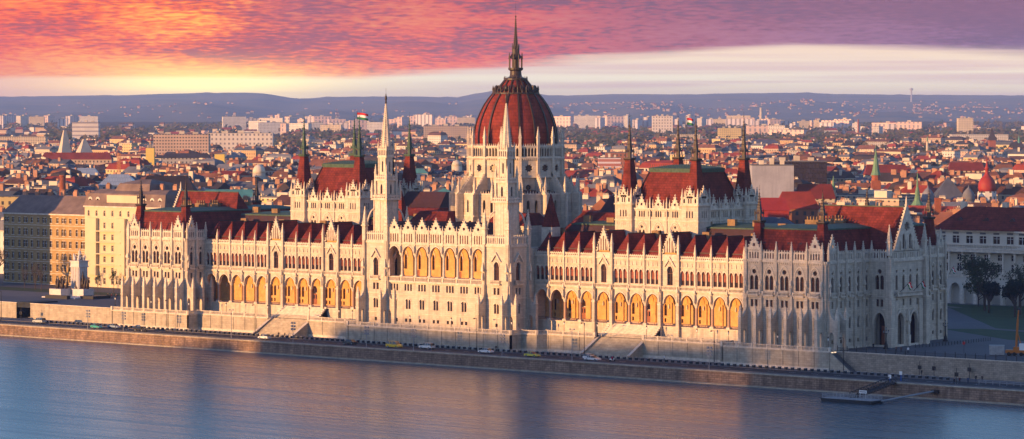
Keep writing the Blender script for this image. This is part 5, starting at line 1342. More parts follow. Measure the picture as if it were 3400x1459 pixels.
for n, c in RC.items(): M['r_' + n] = mat('roof_' + n, c, .8, var=.4, vscale=.12, rnd=.25, spec=.1)
M['chim'] = mat('chimney_brick', (.36, .19, .12), .9, var=.3, vscale=.3, rnd=.3); M['plain'] = mat('plain_plaster', (.55, .48, .38), .9, var=.2, vscale=.1, rnd=.2)
M['greyroof'] = mat('bitumen_roof', (.12, .12, .13), .9, var=.3, vscale=.1)
def gz(d): return max(0.0, (d - 3000) * .0050)
def house_geo(w, d, h, rt, wk, rk, rn, s):
    """returns (wall MB, roof MB, [chimney MB])"""
    a = MB(); a.m(wk).box(-w/2, w/2, -d/2, d/2, -2, h); r = MB(); r.m(rk); ch = []
    a.m('plain').box(-w/2 - .3, w/2 + .3, -d/2 - .3, d/2 + .3, h - .5, h - .02)
    rh = min(w, d) * .5 * rn.uniform(.45, .8)
    if rt == 'gable':
        if w > d: v = [(-w/2-.4,-d/2-.5,h),(w/2+.4,-d/2-.5,h),(w/2+.4,d/2+.5,h),(-w/2-.4,d/2+.5,h),(-w/2-.4,0,h+rh),(w/2+.4,0,h+rh)]; f = [(0,1,5,4),(2,3,4,5),(0,4,3),(1,2,5)]
        else: v = [(-w/2-.5,-d/2-.4,h),(w/2+.5,-d/2-.4,h),(w/2+.5,d/2+.4,h),(-w/2-.5,d/2+.4,h),(0,-d/2-.4,h+rh),(0,d/2+.4,h+rh)]; f = [(0,1,4),(1,2,5,4),(2,3,5),(3,0,4,5)]
        r.add(v, f)
    elif rt == 'hip': r.rect(0, 0, [(w/2+.5, d/2+.5, h), (max(.2, w/2 - rh*1.1), max(.2, d/2 - rh*1.1), h + rh)])
    elif rt == 'mansard': r.rect(0, 0, [(w/2+.2, d/2+.2, h), (w/2-1.6, d/2-1.6, h+3.6), (max(.2, w/2-6), max(.2, d/2-6), h+5.4)]); rh = 4.5
    else:
        r.m('greyroof').rect(0, 0, [(w/2, d/2, h), (w/2-.05, d/2-.05, h+.7), (w/2-.4, d/2-.4, h+.7), (w/2-.4, d/2-.4, h+.3)]); rh = 1
        r.m('plain').box(-w*.2, w*.1, -2, 2.5, h+.3, h+rn.uniform(2.4, 4))
    n = rn.choice((2, 3, 3, 4)) if s > 1400 else rn.choice((2, 2, 3))
    for k in range(n):
        c = MB(); c.m('chim' if rn.random() < .65 else 'plain'); x = rn.uniform(-w*.42, w*.42); y = rn.uniform(-d*.3, d*.3); cw = rn.uniform(.6, 1.9); top = h + rh + rn.uniform(.6, 2.0)
        c.box(x - cw, x + cw, y - .45, y + .45, h, top)
        if s < 1700:
            for q in range(int(cw * 2 / .7)): c.box(x - cw + .2 + q * .7, x - cw + .5 + q * .7, y - .16, y + .16, top, top + .7)
        ch.append(c)
    return a, r, ch
rn = random.Random(11)
LMK = []   # keep-out rectangles (x, y, r)
LPX = []
def keep(x, y, r): LMK.append((x, y, r))
SEEN = {}
def uniq(lab, px):
    SEEN.setdefault(lab, []).append(px); return lab
ZONES = [(0, 'at the far left'), (210, 'right of the brick chimney stack'), (420, 'behind the left end pavilion'), (690, 'behind the left river arcade'), (960, 'behind the green spired chamber'), (1230, 'behind the left river tower'), (1420, 'left of the great dome'), (1700, 'behind the great dome'), (1860, 'right of the great dome'), (2060, 'behind the dark spired chamber'), (2500, 'right of the dark spires'), (2740, 'behind the southern gable'), (3000, 'near the little green spires'), (3180, 'around the red onion dome'), (3320, 'at the far right')]
def zone(px):
    r = ZONES[0][1]
    for a, b in ZONES:
        if px >= a: r = b
    return r
HS = []
specials = []
def landmark(px, d, r): p = atd(px, d); keep(p[0], p[1], r); LPX.append((px, d, r)); return p
# --------- individual landmarks (built after the keep-outs are known)
def bldg(name, px, d, w, dp, h, wk, rk, lab, cat='building', rot=ALPHA, flat=True, rh=0, zb=None, r=None, parts=None, hip=.5):
    p = landmark(px, d, r or max(w, dp) * .62); z = gz(d) if zb is None else zb
    e_ = empty(name, (p[0], p[1], z), lab, cat, rot)
    a = MB(); a.m(wk).box(-w/2, w/2, -dp/2, dp/2, -2, h); a.obj('wall', e_)
    q = MB(); q.m(rk)
    if rh: q.rect(0, 0, [(w/2+.5, dp/2+.5, h), (w/2 * (1 - hip) if w > dp else .2, .2 if w >= dp else dp/2 * (1 - hip), h + rh)])
    else: q.rect(0, 0, [(w/2+.1, dp/2+.1, h), (w/2+.1, dp/2+.1, h+.5), (w/2-.6, dp/2-.6, h+.5)])
    q.obj('roof', e_)
    if parts: parts(e_, w, dp, h)
    return e_
def vents(e_, w, dp, h):
    for k in range(3): a = MB(); a.m('plain').box(-w*.3 + k*w*.25, -w*.3 + k*w*.25 + w*.1, -2, 2, h + .3, h + 2.5 + k % 2); a.obj('plant_room', e_)
M['w_tower'] = wallmat('tower_block_wall', (.62, .56, .50), 5.5, 5.8, (.3, .7), (.3, .75), .3)
M['w_panel'] = wallmat('panel_block_wall', (.74, .53, .44), 9.0, 8.7, (.3, .7), (.15, .85), .5)
M['w_panel2'] = wallmat('panel_block_grey', (.60, .54, .54), 11.0, 29, (.4, .75), (.0, 1), .4)
M['w_office'] = wallmat('office_wall', (.50, .36, .27), 3.3, 3.6, (.25, .8), (.35, .75), .06)
M['w_strip'] = wallmat('striped_brick_wall', (.34, .13, .10), 60.0, 3.6, (.0, 1.0), (.55, .95), 1.0)
M['glassdark'] = mat('dark_curtain_wall', (.03, .018, .02), .15, spec=.6, blocks=(3, 3, .15, .3, .7)); M['whitewall'] = mat('blank_white_wall', (.36, .36, .41), .8, var=.25, vscale=.08, streak=.3)
M['r_glass'] = mat('pale_glazed_roof', (.30, .36, .42), .3, blocks=(2, 2, .1, .6, .9)); M['teal'] = mat('teal_copper', (.10, .30, .25), .7, var=.3, vscale=.2); M['paleg'] = mat('spire_green', (.14, .26, .15), .7, var=.3, vscale=.5)
M['yellowpaint'] = mat('yellow_panel', (.62, .46, .10), .8); M['redpaint'] = mat('bright_red_roof', (.30, .03, .02), .6, var=.2, vscale=.3); M['brick'] = mat('red_brick', (.34, .10, .045), .9, var=.3, vscale=.5, blocks=(.8, .3, .03, .7, .85))
M['w_hosp'] = wallmat('hospital_wall', (.60, .56, .52), 60, 7, (0, 1), (.4, .75), .5)
bldg('office_building', 604, 3550, 63, 22, 38, 'w_office', 'greyroof', 'broad tan office block with rows of dark windows, left of centre in the distance', parts=vents)
bldg('office_building', 800, 4050, 84, 18, 34, 'w_tower', 'greyroof', 'long grey brown building with ribbed front behind the tan office block', parts=vents)
bldg('office_building', 78, 4250, 64, 18, 27, 'w_cream', 'greyroof', 'long pale block with rows of small windows at the far left edge')
bldg('hospital', 286, 5200, 44, 22, 40, 'w_hosp', 'greyroof', 'white slab and tower of a hospital beyond the pyramid roofs', parts=vents)
bldg('tower_block', 2199, 6100, 40, 24, 46, 'w_tower', 'greyroof', 'single tall grey and white tower block behind the dark spires', parts=vents)
bldg('apartment_block', 2422, 5000, 37, 14, 32, 'w_yellow', 'greyroof', 'bright yellow apartment block right of the dark spires', parts=vents)
bldg('sports_hall', 2537, 4200, 52, 40, 14, 'w_cream', 'r_slate', 'wide hall with a shallow grey hipped roof right of the spires', rh=10)
bldg('tower_block', 3204, 6000, 29, 20, 42, 'w_cream', 'greyroof', 'cream tower block standing alone at the right in the distance', parts=vents)
bldg('office_building', 3250, 4800, 88, 20, 24, 'w_white', 'greyroof', 'long low white office building below the cream tower block')
bldg('office_building', 2023, 2500, 18, 16, 28, 'w_strip', 'greyroof', 'brick building with white horizontal window bands left of the dark spires', parts=vents)
bldg('office_building', 2050, 2600, 20, 18, 31, 'w_brick', 'greyroof', 'dark red brick block beside the banded building')
bldg('office_building', 2562, 1500, 20, 16, 38, 'whitewall', 'greyroof', 'blank white slab building right of the dark spires, with one dark window', parts=vents)
bldg('office_building', 2645, 1900, 35, 22, 34, 'glassdark', 'greyroof', 'dark brown glass block between the white slab and the green spire', parts=vents)
bldg('apartment_block', 1480, 5300, 76, 14, 33, 'w_tan', 'greyroof', 'long tan panel block just left of the dome', parts=vents)
bldg('apartment_block', 2275, 5200, 50, 12, 20, 'w_cream', 'greyroof', 'low cream block between the dark spires')
bldg('school', 1390, 2050, 12, 10, 24, 'w_white', 'teal', 'pale building with teal roof at the left foot of the dome', rh=3)
bldg('school', 1475, 1330, 14, 14, 27, 'w_cream', 'teal', 'cream building with pale teal copper roof left of the drum', rh=4)
bldg('market_hall', 266, 2200, 26, 16, 20, 'w_grey', 'r_glass', 'hall with blue grey glazed mansard roof left of the brick stack', rh=5, hip=.2)
bldg('market_hall', 395, 1700, 20, 18, 24, 'w_grey', 'r_glass', 'white glazed hipped roof behind the left pavilion', rh=6)
bldg('big_roofed_house', 556, 1500, 30, 20, 23, 'w_brick', 'r_dark', 'large near black hipped roof behind the left end pavilion', rh=10, hip=.35)
bldg('big_roofed_house', 760, 1600, 28, 18, 20, 'w_grey', 'teal', 'long green copper roof behind the left arcade', rh=4, hip=.15)
bldg('long_roofed_house', 255, 2700, 62, 12, 24, 'w_tan', 'r_red', 'long dark red roof stretching before the pyramid roofs', rh=6, hip=.1)
bldg('long_roofed_house', 2942, 2100, 29, 14, 22, 'w_cream', 'r_red', 'long bright red roof right of the tall green spire', rh=7, hip=.1)
bldg('long_roofed_house', 3207, 2200, 25, 12, 23, 'w_cream', 'r_red', 'long red roof with dormers left of the onion dome', rh=6, hip=.1)
bldg('long_roofed_house', 2705, 1500, 18, 14, 22, 'w_cream', 'r_red', 'red tiled roof with three chimneys left of the tall green spire', rh=7, hip=.1)
bldg('yellow_annex', 730, 2500, 8, 6, 31, 'yellowpaint', 'greyroof', 'plain bright yellow wall standing above the roofs behind the left arcade')
bldg('vent_block', 499, 2600, 7, 5, 35, 'yellowpaint', 'greyroof', 'group of upright yellow ventilation shafts above the roofs', parts=vents)
bldg('factory', 620, 2650, 40, 14, 26, 'w_grey', 'r_dark', 'long dark shed roof with ribbed band beside the yellow shafts', rh=4, hip=.1)
bldg('red_house', 2563, 1250, 13, 9, 24, 'redpaint', 'redpaint', 'bright red mansard house left beside the near dark pavilion turret', rh=5, hip=.2)
bldg('red_house', 2645, 1270, 17, 12, 24, 'w_brick', 'r_red', 'dark red steep-roofed house next to the bright red one', rh=7, hip=.3)
bldg('office_building', 135, 1420, 46, 12, 25, 'w_yellow', 'greyroof', 'long low yellow building with a row of windows behind the shaded facade')
# pyramids
for px, d, w, hh, lab in ((215, 3000, 10.5, 22, 'tall pale pyramid roof at left'), (280, 3050, 13, 13, 'wider dark fronted pyramid roof right of the tall one')):
    p = landmark(px, d, 12); e_ = empty('pyramid_roofed_house', (p[0], p[1], 0), lab, 'building', ALPHA + .5); a = MB(); a.m('w_cream').box(-w/2, w/2, -w/2, w/2, 0, 26); a.obj('wall', e_); a = MB(); a.m('plain').sq(0, 0, [(w/2, 26), (1.2, 26 + hh)]); a.obj('roof', e_)
def round_thing(name, px, d, lab, cat, profs, r=8):
    p = landmark(px, d, r); e_ = empty(name, (p[0], p[1], gz(d)), lab, cat, ALPHA)
    for nm, key, prof, n in profs: a = MB(); a.m(key).lathe(prof, n, 0, 0, pi / n); a.obj(nm, e_, smooth=(n > 8))
    return e_
round_thing('brick_chimney', 208, 1400, 'tall round orange brick chimney stack at left', 'chimney', [('stack', 'brick', [(1.75, 0), (1.35, 34.6)], 20), ('rim', 'brick', [(1.5, 34.4), (1.55, 35.2)], 20)])
round_thing('factory_chimney', 2527, 8000, 'pale smokestack rising over the far housing estate', 'chimney', [('stack', 'plain', [(5, 0), (3.6, 58)], 12)])
round_thing('factory_chimney', 2850, 6000, 'thin dark smokestack right of the far estate', 'chimney', [('stack', 'brick', [(2.2, 0), (1.6, 40)], 10)])
round_thing('observatory', 860, 2000, 'beige observatory dome behind the left arcade', 'observatory', [('wall', 'plain', [(4.2, 0), (4.2, 25)], 16), ('dome', 'plain', [(4.2, 25), (4.0, 27), (3.2, 28.8), (1.7, 30.2), (0.1, 30.7)], 20)])
round_thing('church_tower', 2908, 1800, 'tall pale green church spire on a brick tower at right', 'church', [('wall', 'brick', [(3.8, 0), (3.8, 22), (3.4, 24.5)], 4), ('belfry', 'brick', [(2.6, 24), (2.4, 28)], 8), ('spire', 'paleg', [(3.0, 27.5), (2.1, 30.5), (1.3, 36), (.1, 43)], 8), ('finial', 'paleg', [(.1, 43), (.3, 43.6), (.05, 45)], 6)])
round_thing('church_tower', 2767, 1500, 'small green needle spire above the roofs left of the tall one', 'church', [('wall', 'w_cream', [(2.2, 0), (2.2, 26)], 4), ('spire', 'paleg', [(1.6, 26), (.8, 28.5), (.1, 33)], 6)])
round_thing('church_tower', 3046, 1450, 'slim green lantern spire with flared base right of the southern gable', 'church', [('wall', 'w_cream', [(3.0, 0), (3.0, 20)], 4), ('spire', 'paleg', [(3.2, 20), (1.6, 22.5), (1.1, 24.8), (1.2, 26), (.5, 29), (.08, 36)], 8)])
round_thing('onion_dome_tower', 3277, 1500, 'glowing red onion dome on a white drum at right', 'church', [('wall', 'w_white', [(5.6, 0), (5.6, 21), (4.8, 21.2), (4.6, 25.5)], 8), ('dome', 'redpaint', [(3.9, 25.4), (4.3, 27), (4.25, 28.6), (3.8, 30.3), (2.9, 31.8), (1.7, 33), (1.0, 34), (.8, 36), (1.3, 36.4), (.7, 37.5), (.25, 40), (.05, 43)], 20)])
for px, lab in ((3081, 'grey brown ribbed dome left of the faceted grey roof'), (3216, 'grey brown ribbed dome left of the red onion dome')):
    round_thing('domed_house', px, 1480, lab, 'building', [('wall', 'w_tan', [(3.4, 0), (3.4, 21)], 12), ('dome', 'r_grey', [(3.0, 21), (3.1, 23), (2.6, 25.2), (1.4, 26.8), (.4, 27.6), (.1, 29)], 14)])
bldg('exchange_hall', 3148, 1520, 17, 17, 20, 'w_tan', 'r_slate', 'big faceted blue grey pavilion roof left of the red onion dome', rh=12, hip=.6)
bldg('chimney_block', 3114, 1300, 2.6, 2, 27, 'brick', 'brick', 'square orange brick stack before the faceted roof', cat='chimney')
bldg('castle_keep', 3294, 3800, 8, 8, 28, 'brick', 'brick', 'distant square brick castle tower with a pointed dark roof at right', cat='castle', parts=lambda e_, w, dp, h: (lambda a: (a.m('r_dark').sq(0, 0, [(5, h), (.1, h + 15)]), a.obj('spire', e_)))(MB()))
bldg('castle_hall', 3375, 3850, 26, 14, 12, 'w_brick', 'r_dark', 'distant dark roofed castle hall with a small green pointed turret', cat='castle', rh=13, parts=lambda e_, w, dp, h: (lambda a: (a.m('teal').lathe([(1.6, h + 12), (1, h + 16), (.1, h + 22)], 8, 3, 0), a.obj('turret', e_)))(MB()))
round_thing('monument_column', 3079, 3800, 'distant white column with a statue in the park at right', 'monument', [('shaft', 'plain', [(2, 0), (1.5, 26), (2, 26.5)], 8), ('statue', 'paleg', [(.8, 26.5), (1.2, 29), (.5, 32), (.1, 33)], 6)])
round_thing('little_rotunda', 1517, 2300, 'small pale rotunda with a statue left of the drum', 'building', [('wall', 'w_cream', [(4, 0), (4, 25)], 12), ('roof', 'plain', [(4.2, 25), (3, 28), (.4, 29.3)], 12), ('statue', 'paleg', [(.3, 29.3), (.6, 30.5), (.1, 32.4)], 6)])
# tower crane, orange
p = landmark(395, 2000, 5); e_ = empty('tower_crane', (p[0], p[1], 0), 'orange lattice crane mast among the roofs at left', 'crane', .3)
a = MB(); a.m('orange')
for sx_ in (-.8, .8):
    for sy_ in (-.8, .8): a.box(sx_ - .12, sx_ + .12, sy_ - .12, sy_ + .12, 0, 38)
for k in range(18): a.tube([(-.8, -.8, k*2.1), (.8, -.8, k*2.1 + 2.1)], .1, 4); a.tube([(.8, -.8, k*2.1), (.8, .8, k*2.1 + 2.1)], .1, 4)
a.obj('mast', e_)
# --------- far housing estates
blocks = []
def estate(px0, px1, d0, d1, n, h0, h1, where):
    for k in range(n):
        px = px0 + (px1 - px0) * (k + rn.uniform(.2, .8)) / n; d = rn.uniform(d0, d1); blocks.append((px, d, rn.uniform(26, 75), rn.uniform(h0, h1) * rn.choice((.85, 1, 1.1)), where))
estate(0, 320, 8200, 8700, 7, 30, 34, 'at the far left'); estate(770, 1130, 7600, 8600, 10, 30, 38, 'behind the green spires'); estate(900, 1250, 6400, 7200, 8, 26, 34, 'behind the left river tower'); estate(1290, 1580, 7800, 8600, 9, 30, 40, 'left of the dome')
estate(1840, 2160, 7800, 8600, 10, 30, 36, 'right of the dome'); estate(2240, 2470, 8000, 8700, 7, 28, 36, 'behind the dark spires'); estate(2440, 2620, 7600, 7900, 6, 28, 31, 'beside the pale smokestack'); estate(2620, 2850, 7000, 7300, 8, 28, 31, 'right of the smokestack'); estate(2500, 2640, 5600, 5900, 3, 26, 30, 'before the pink estate'); estate(2900, 3030, 6400, 6800, 4, 20, 30, 'right of the thin smokestack')
TONE = [('w_panel', 'pink'), ('w_panel2', 'grey'), ('w_cream', 'cream'), ('w_panel', 'rosy'), ('w_white', 'white')]
ORD = ['leftmost', 'second', 'third', 'fourth', 'fifth', 'sixth', 'seventh', 'eighth', 'ninth', 'tenth', 'eleventh', 'twelfth']
cnt = {}
blocks.sort()
for px, d, w, h, wh in blocks:
    key, tone = rn.choice(TONE); i = cnt.get(wh, 0); cnt[wh] = i + 1
    e_ = bldg('apartment_block', px, d, w, 13, h, key, 'greyroof', '%s %s slab of the far housing estate %s' % (ORD[i], tone, wh), rot=ALPHA + rn.choice((-.5, -.2, 0, .25, 1.3)), r=30)
    e_['group'] = 'far housing estate'
    a = MB(); a.m('plain').box(-4, 4, -3, 3, h + .3, h + 3.2); a.obj('plant_room', e_)
# --------- side buildings by the river
def detailed_front(name, loc, rot, lab, W_, dp, floors, bays, wk, rk, rh, base_h=0, mans=False, group=None, trim='carved', wk2=None, dorm=0):
    """town building with modelled windows; floors: list of (z0, z1, kind, width)"""
    e_ = empty(name, loc, lab, 'building', rot); H = floors[-1][1] + 1.6
    a = MB(); bw = W_ / bays; hs_all = {}
    protos = {}
    for fi, (z0, z1, kind, ww) in enumerate(floors):
        pr_ = MB(); hp = roundarch(0, z0, z1 - ww / 2, ww) if kind == 'a' else rc(-ww/2, ww/2, z0, z1)
        pr_.m('glass').add([(x, .3, z) for x, z in hp], [list(range(len(hp)))]); pr_.m('white').box(-.04, .04, .22, .28, z0, z1); pr_.box(-ww/2, ww/2, .21, .27, z0 + (z1-z0)*.6, z0 + (z1-z0)*.6 + .08)
        protos[fi] = (pr_.mesh('window'), hp)
    IW = Insts()
    for i in range(bays):
        c = (i + .5) * bw; hs = []
        for fi, (z0, z1, kind, ww) in enumerate(floors):
            for dx in ((0,) if not dorm or i % 3 else (-.75, .75)):
                hs.append([(x + c + dx, z) for x, z in protos[fi][1]]); IW.put('window', protos[fi][0], T((c + dx, 0, 0)), e_)
        a.m(wk); a.panel(rc(i * bw, (i + 1) * bw, -1, H), hs, 0, .35)
    a.m(trim)
    for fi, (z0, z1, kind, ww) in enumerate(floors):
        for i in range(bays): c = (i + .5) * bw; a.box(c - ww/2 - .15, c + ww/2 + .15, -.15, -.001, z0 - .25, z0 - .02); a.box(c - ww/2 - .12, c + ww/2 + .12, -.12, -.002, z1 + .12, z1 + .3)
        a.box(0, W_, -.18, -.003, z0 - 1.0, z0 - .8)
    a.box(-.2, W_ + .2, -.6, .3, H - .5, H)
    a.m(wk2 or wk).box(0.02, W_ - .02, .36, dp, -1, H - .02)
    a.obj('wall', e_)
    r = MB(); r.m(rk); r.M = T((W_/2, dp/2, 0))
    if mans: r.rect(0, 0, [(W_/2+.2, dp/2+.4, H), (W_/2-.8, dp/2-1.0, H+4.5), (W_/2-3, dp/2-5, H+rh)])
    else: r.rect(0, 0, [(W_/2+.4, dp/2+.5, H), (W_/2-1.0, .3, H+rh)])
    r.obj('roof', e_)
    for k in range(max(2, int(W_ / 7))):
        c = MB(); x = 3 + k * 7.0; c.m('chim').box(x - 1, x + 1, dp/2 - .5, dp/2 + .5, H + rh * .5, H + rh + 1.6); [c.box(x - .8 + j*.6, x - .5 + j*.6, dp/2 - .15, dp/2 + .15, H+rh+1.6, H+rh+2.2) for j in range(3)]; c.obj('chimney', e_)
    IW.flush(e_)
    return e_
M['ochrew'] = mat('ochre_stucco', (.42, .28, .12), .9, var=.25, vscale=.3, blocks=(1.2, .6, .03, .8, .92)); M['yelloww'] = mat('yellow_stucco', (.60, .50, .33), .9, var=.12, vscale=.2)
M['slatey'] = mat('old_slate_roof', (.22, .16, .14), .85, var=.4, vscale=.25, spec=.1); M['palew'] = mat('pale_stucco', (.55, .50, .42), .9, var=.12, vscale=.2)
detailed_front('ministry_building', (-292, 85, 0), 0, 'long ochre six-storey building left, half in shadow, slate roof with stub chimneys', 45.5, 16, [(1, 3.4, 'r', 1.2), (5.0, 7.4, 'r', 1.2), (9.2, 11.6, 'a', 1.25), (13.6, 16.0, 'r', 1.3), (18.0, 20.4, 'a', 1.2), (22.6, 24.4, 'r', 1.2)], 13, 'ochrew', 'slatey', 6.5, dorm=1)
keep(-270, 95, 32)
detailed_front('apartment_house', (-246.4, 84, 0), 0, 'bright yellow apartment house with rounded mansard corner left of the palace', 42, 18, [(1.2, 3.4, 'r', 1.3), (5.2, 7.2, 'r', 1.2), (9.2, 11.2, 'r', 1.2), (13.2, 15.2, 'r', 1.2), (17.2, 19.2, 'r', 1.2), (21.4, 23.4, 'r', 1.1), (25.8, 27.8, 'a', 1.1)], 10, 'yelloww', 'slatey', 6.0, mans=True)
keep(-224, 95, 32)
ah_ = [o for o in bpy.data.objects if o.name.startswith('apartment_house')][0]
for x_ in (2.6, 6.6, 31, 35, 39):
    d_ = MB(); d_.m('palew').M = T((x_, 0, 0)); d_.extr(roundarch(0, 29.2, 31.6, 2.2), .3, 3.0); d_.m('glass').extr(roundarch(0, 29.8, 31.4, 1.2), .24, .32); d_.obj('dormer', ah_)
d_ = MB(); d_.m('slatey').rect(21, 11, [(9.5, 8, 33.5), (8, 6, 37.5), (3, .5, 39)]); d_.m('yelloww').rect(21, 6, [(9.3, 6, 29), (9.3, 6, 33.4)]); d_.obj('attic', ah_)
ob = MB(); ob.m('yelloww')
for x in (-244, -229):
    ob.box(x, x + 5, 82.6, 84.2, 4.5, 25.0)
for z in (8.0, 12, 16.2, 20.2): ob.box(-240, -226, 82.4, 84, z, z + .35)
ob_ = ob.obj('bay_window'); par_ = [o for o in bpy.data.objects if o.name.startswith('apartment_house')][0]; ob_.parent = par_; ob_.matrix_local = Matrix.Translation((246.4, -84, 0))
# building whose shadow falls on the ochre one; only its edge is in the picture
detailed_front('corner_building', (-322, 34, 0), 0, 'pale building cut off by the left edge of the picture', 31.5, 24, [(1, 3.4, 'r', 1.2), (5.0, 7.4, 'r', 1.2), (9.2, 11.6, 'r', 1.2), (13.6, 16.0, 'r', 1.2), (18.0, 20.4, 'r', 1.2), (22.6, 24.4, 'r', 1.2)], 8, 'palew', 'slatey', 6)
detailed_front('shade_building', (-338, 4, 0), 0, 'tall unseen building added beyond the left edge to shade the ochre building', 44, 20, [(1, 3.4, 'r', 1.2), (5.0, 7.4, 'r', 1.2), (9.2, 11.6, 'r', 1.2), (13.6, 16.0, 'r', 1.2), (18.0, 20.4, 'r', 1.2), (22.6, 24.4, 'r', 1.2), (27, 29, 'r', 1.2), (31.5, 33.5, 'r', 1.2)], 11, 'palew', 'slatey', 6)  # out of view, added and sized to throw shade across the ochre front
# museum at right
mu = empty('museum_building', (42, 200, 0), 'columned cream building with arcade, pediment and red roof behind the south lawn', 'building', 0)
a = MB(); IW = Insts(); NB = 14; bw = 5.15
colm = MB(); colm.m('carved').lathe([(.62, 9.6), (.62, 10.1), (.45, 10.3), (.40, 16.4), (.58, 16.9), (.62, 17.1)], 12); colm = colm.mesh('column')
def wpro(z0, z1, hw):
    p_ = MB(); p_.m('glass').box(-hw, hw, .34, .38, z0, z1); p_.m('white').box(-.05, .05, .24, .34, z0, z1); p_.box(-hw, hw, .25, .33, z1 - .8, z1 - .72); return p_.mesh('window')
w1, w2, w3 = wpro(20.0, 22.4, 1.25), wpro(10.6, 13.2, .8), wpro(14.4, 16.2, .8)
for i in range(NB):
    x0 = i * bw; c = x0 + bw / 2; b_ = a; pavn = i >= 6 and i <= 8
    yy = -1.2 if pavn else 0; a.M = T((0, yy, 0)); a.m('palew')
    a.panel(rc(x0, x0 + bw, 0, 9.0), [roundarch(c, .001, 5.1, 3.5)], 0, 1.0, back=True)
    a.panel(rc(x0, x0 + bw, 18.2, 24.2), [rc(c - 1.25, c + 1.25, 20.0, 22.4)], .6, .35); IW.put('window', w1, T((c, yy + .6, 0)), mu)
    a.panel(rc(x0, x0 + bw, 9.0, 18.2), [rc(c - .8, c + .8, 10.6, 13.2), rc(c - .8, c + .8, 14.4, 16.2)], 2.6, .4); IW.put('window', w2, T((c, yy + 2.6, 0)), mu); IW.put('window', w3, T((c, yy + 2.6, 0)), mu)
    a.extr([(c - 1.3, 13.5), (c + 1.3, 13.5), (c, 14.2)], 2.3, 2.6)
    a.m('carved').box(x0, x0 + bw, -.25, 2.8, 8.9, 9.5); a.box(x0, x0 + bw, -.3, 2.8, 17.1, 18.1); a.box(x0, x0 + bw, -.5, .7, 18.1, 18.5); a.box(x0, x0 + bw, -.3, .9, 23.8, 24.3)
    for j in range(6): a.box(x0 + .3 + j * .8, x0 + .55 + j * .8, .05, .3, 18.5, 19.4)
    a.box(x0, x0 + bw, .0, .35, 19.4, 19.6); a.m('greyroof').box(c - 1.1, c + 1.1, .5, .58, 23.0, 23.6); a.m('carved')
    a.box(x0 - .45, x0 + .45, -.15, 1.1, 0, 5.1)
    IW.put('column', colm, T((x0, yy + .6, 0)), mu)
a.M = Matrix.Identity(4); a.m('palew').box(0, NB * bw, 3.2, 20, 0, 24.0); a.box(0, NB*bw, 2.9, 3.2, 0, 9)
a.extr([(5 * bw + bw, 18.2), (9 * bw, 18.2), (7.5 * bw, 20.9)], -1.9, -.4)
a.obj('wall', mu)
r = MB(); r.m('roofred').rect(NB * bw / 2, 10, [(NB * bw / 2 + .8, 11, 24.3), (NB * bw / 2 - 6, .5, 31.8)]); r.obj('roof', mu)
for i in range(1, 7):
    d_ = MB(); x = i * 10 - 2.5; d_.m('palew').box(x - .8, x + .8, 3.4, 5.5, 26.2, 27.3); d_.m('glass').box(x - .5, x + .5, 3.34, 3.4, 26.4, 27.2); d_.m('roofdark').extr([(x - 1.5, 27.2), (x + 1.5, 27.2), (x, 28.4)], 3.2, 7.0); d_.obj('dormer', mu)
for i in range(4): c = MB(); c.m('plain').box(4 + i * 16, 6 + i * 16, 9.4, 10.6, 30, 33.4); c.obj('chimney', mu)
IW.flush(mu); keep(75, 212, 45)
flag((48, 199, 9.6), 3.4, 1.8, 1.2, -.3, 'small flag drooping from the balcony of the columned building', .3, 0.7)
# --------- ordinary houses
cells = []
X0, Y0 = -3400, 60
def inview(x, y, m=60):
    d = dist((x, y)); 
    if d < 900: return None
    r = (x - CAM[0]) * RT[0] + (y - CAM[1]) * RT[1]; px = 1700 + FPX * r / d
    return (px, d) if -m < px < 3400 + m else None
y = 62.0; row = 0
while y < 3600:
    x = X0 + (row % 2) * 7
    while x < 900:
        w = rn.uniform(11, 26) if rn.random() < .8 else rn.uniform(26, 44); dp = rn.uniform(9, 15)
        cx_, cy_ = x + w / 2, y + dp / 2; v = inview(cx_, cy_)
        x += w + (rn.uniform(0, .6) if rn.random() < .75 else rn.uniform(9, 16))
        if not v: continue
        px, d = v
        if cy_ < 130 and -165 < cx_: continue
        if cy_ < 250 and cx_ > -150: continue
        if -340 < cx_ < -190 and cy_ < 125: continue
        if d > 4600: continue
        if any((cx_ - a_) ** 2 + (cy_ - b_) ** 2 < (r_ + 11) ** 2 for a_, b_, r_ in LMK): continue
        # keep sight lines to the landmarks open: low houses just in front of them
        h = rn.gauss(20.5, 2.4) if d < 2400 else rn.gauss(14, 4)
        if any(abs(px - a_) * d / FPX < r_ + w * .4 and b_ - 260 < d < b_ for a_, b_, r_ in LPX): h = min(h, 17.0)
        if 1840 < px < 2000 and 1900 < d and rn.random() < .6: continue
        if d > 2500 and rn.random() < min(.8, (d - 2300) / 1500): continue
        if 3000 < px and 2300 < d and rn.random() < .35: continue
        cells.append((d, px, cx_, cy_, w, dp, max(9, h)))
    y += 17 if row % 3 else 29; row += 1
cells.sort()
RT_ = ['gable', 'gable', 'hip', 'mansard', 'flat']; RN = {'gable': 'gabled', 'hip': 'hipped', 'mansard': 'mansard', 'flat': 'flat'}
NI = 285; far = MB(); made = []
def one(cell):
    d, px, cx_, cy_, w, dp, h = cell
    rt = rn.choice(RT_); wk = rn.choice(('cream', 'cream', 'ochre', 'white', 'grey', 'pink', 'yellow', 'tan'))
    rk = rn.choices(('red', 'brown', 'dark', 'grey', 'rust', 'slate'), (5, 4, 3, 3, 3, 3) if px > 1800 else (2, 4, 4, 4, 3, 4))[0]
    return rt, wk, rk, house_geo(w, dp, h, rt, 'w_' + wk, 'r_' + rk, rn, d)
labs = {}
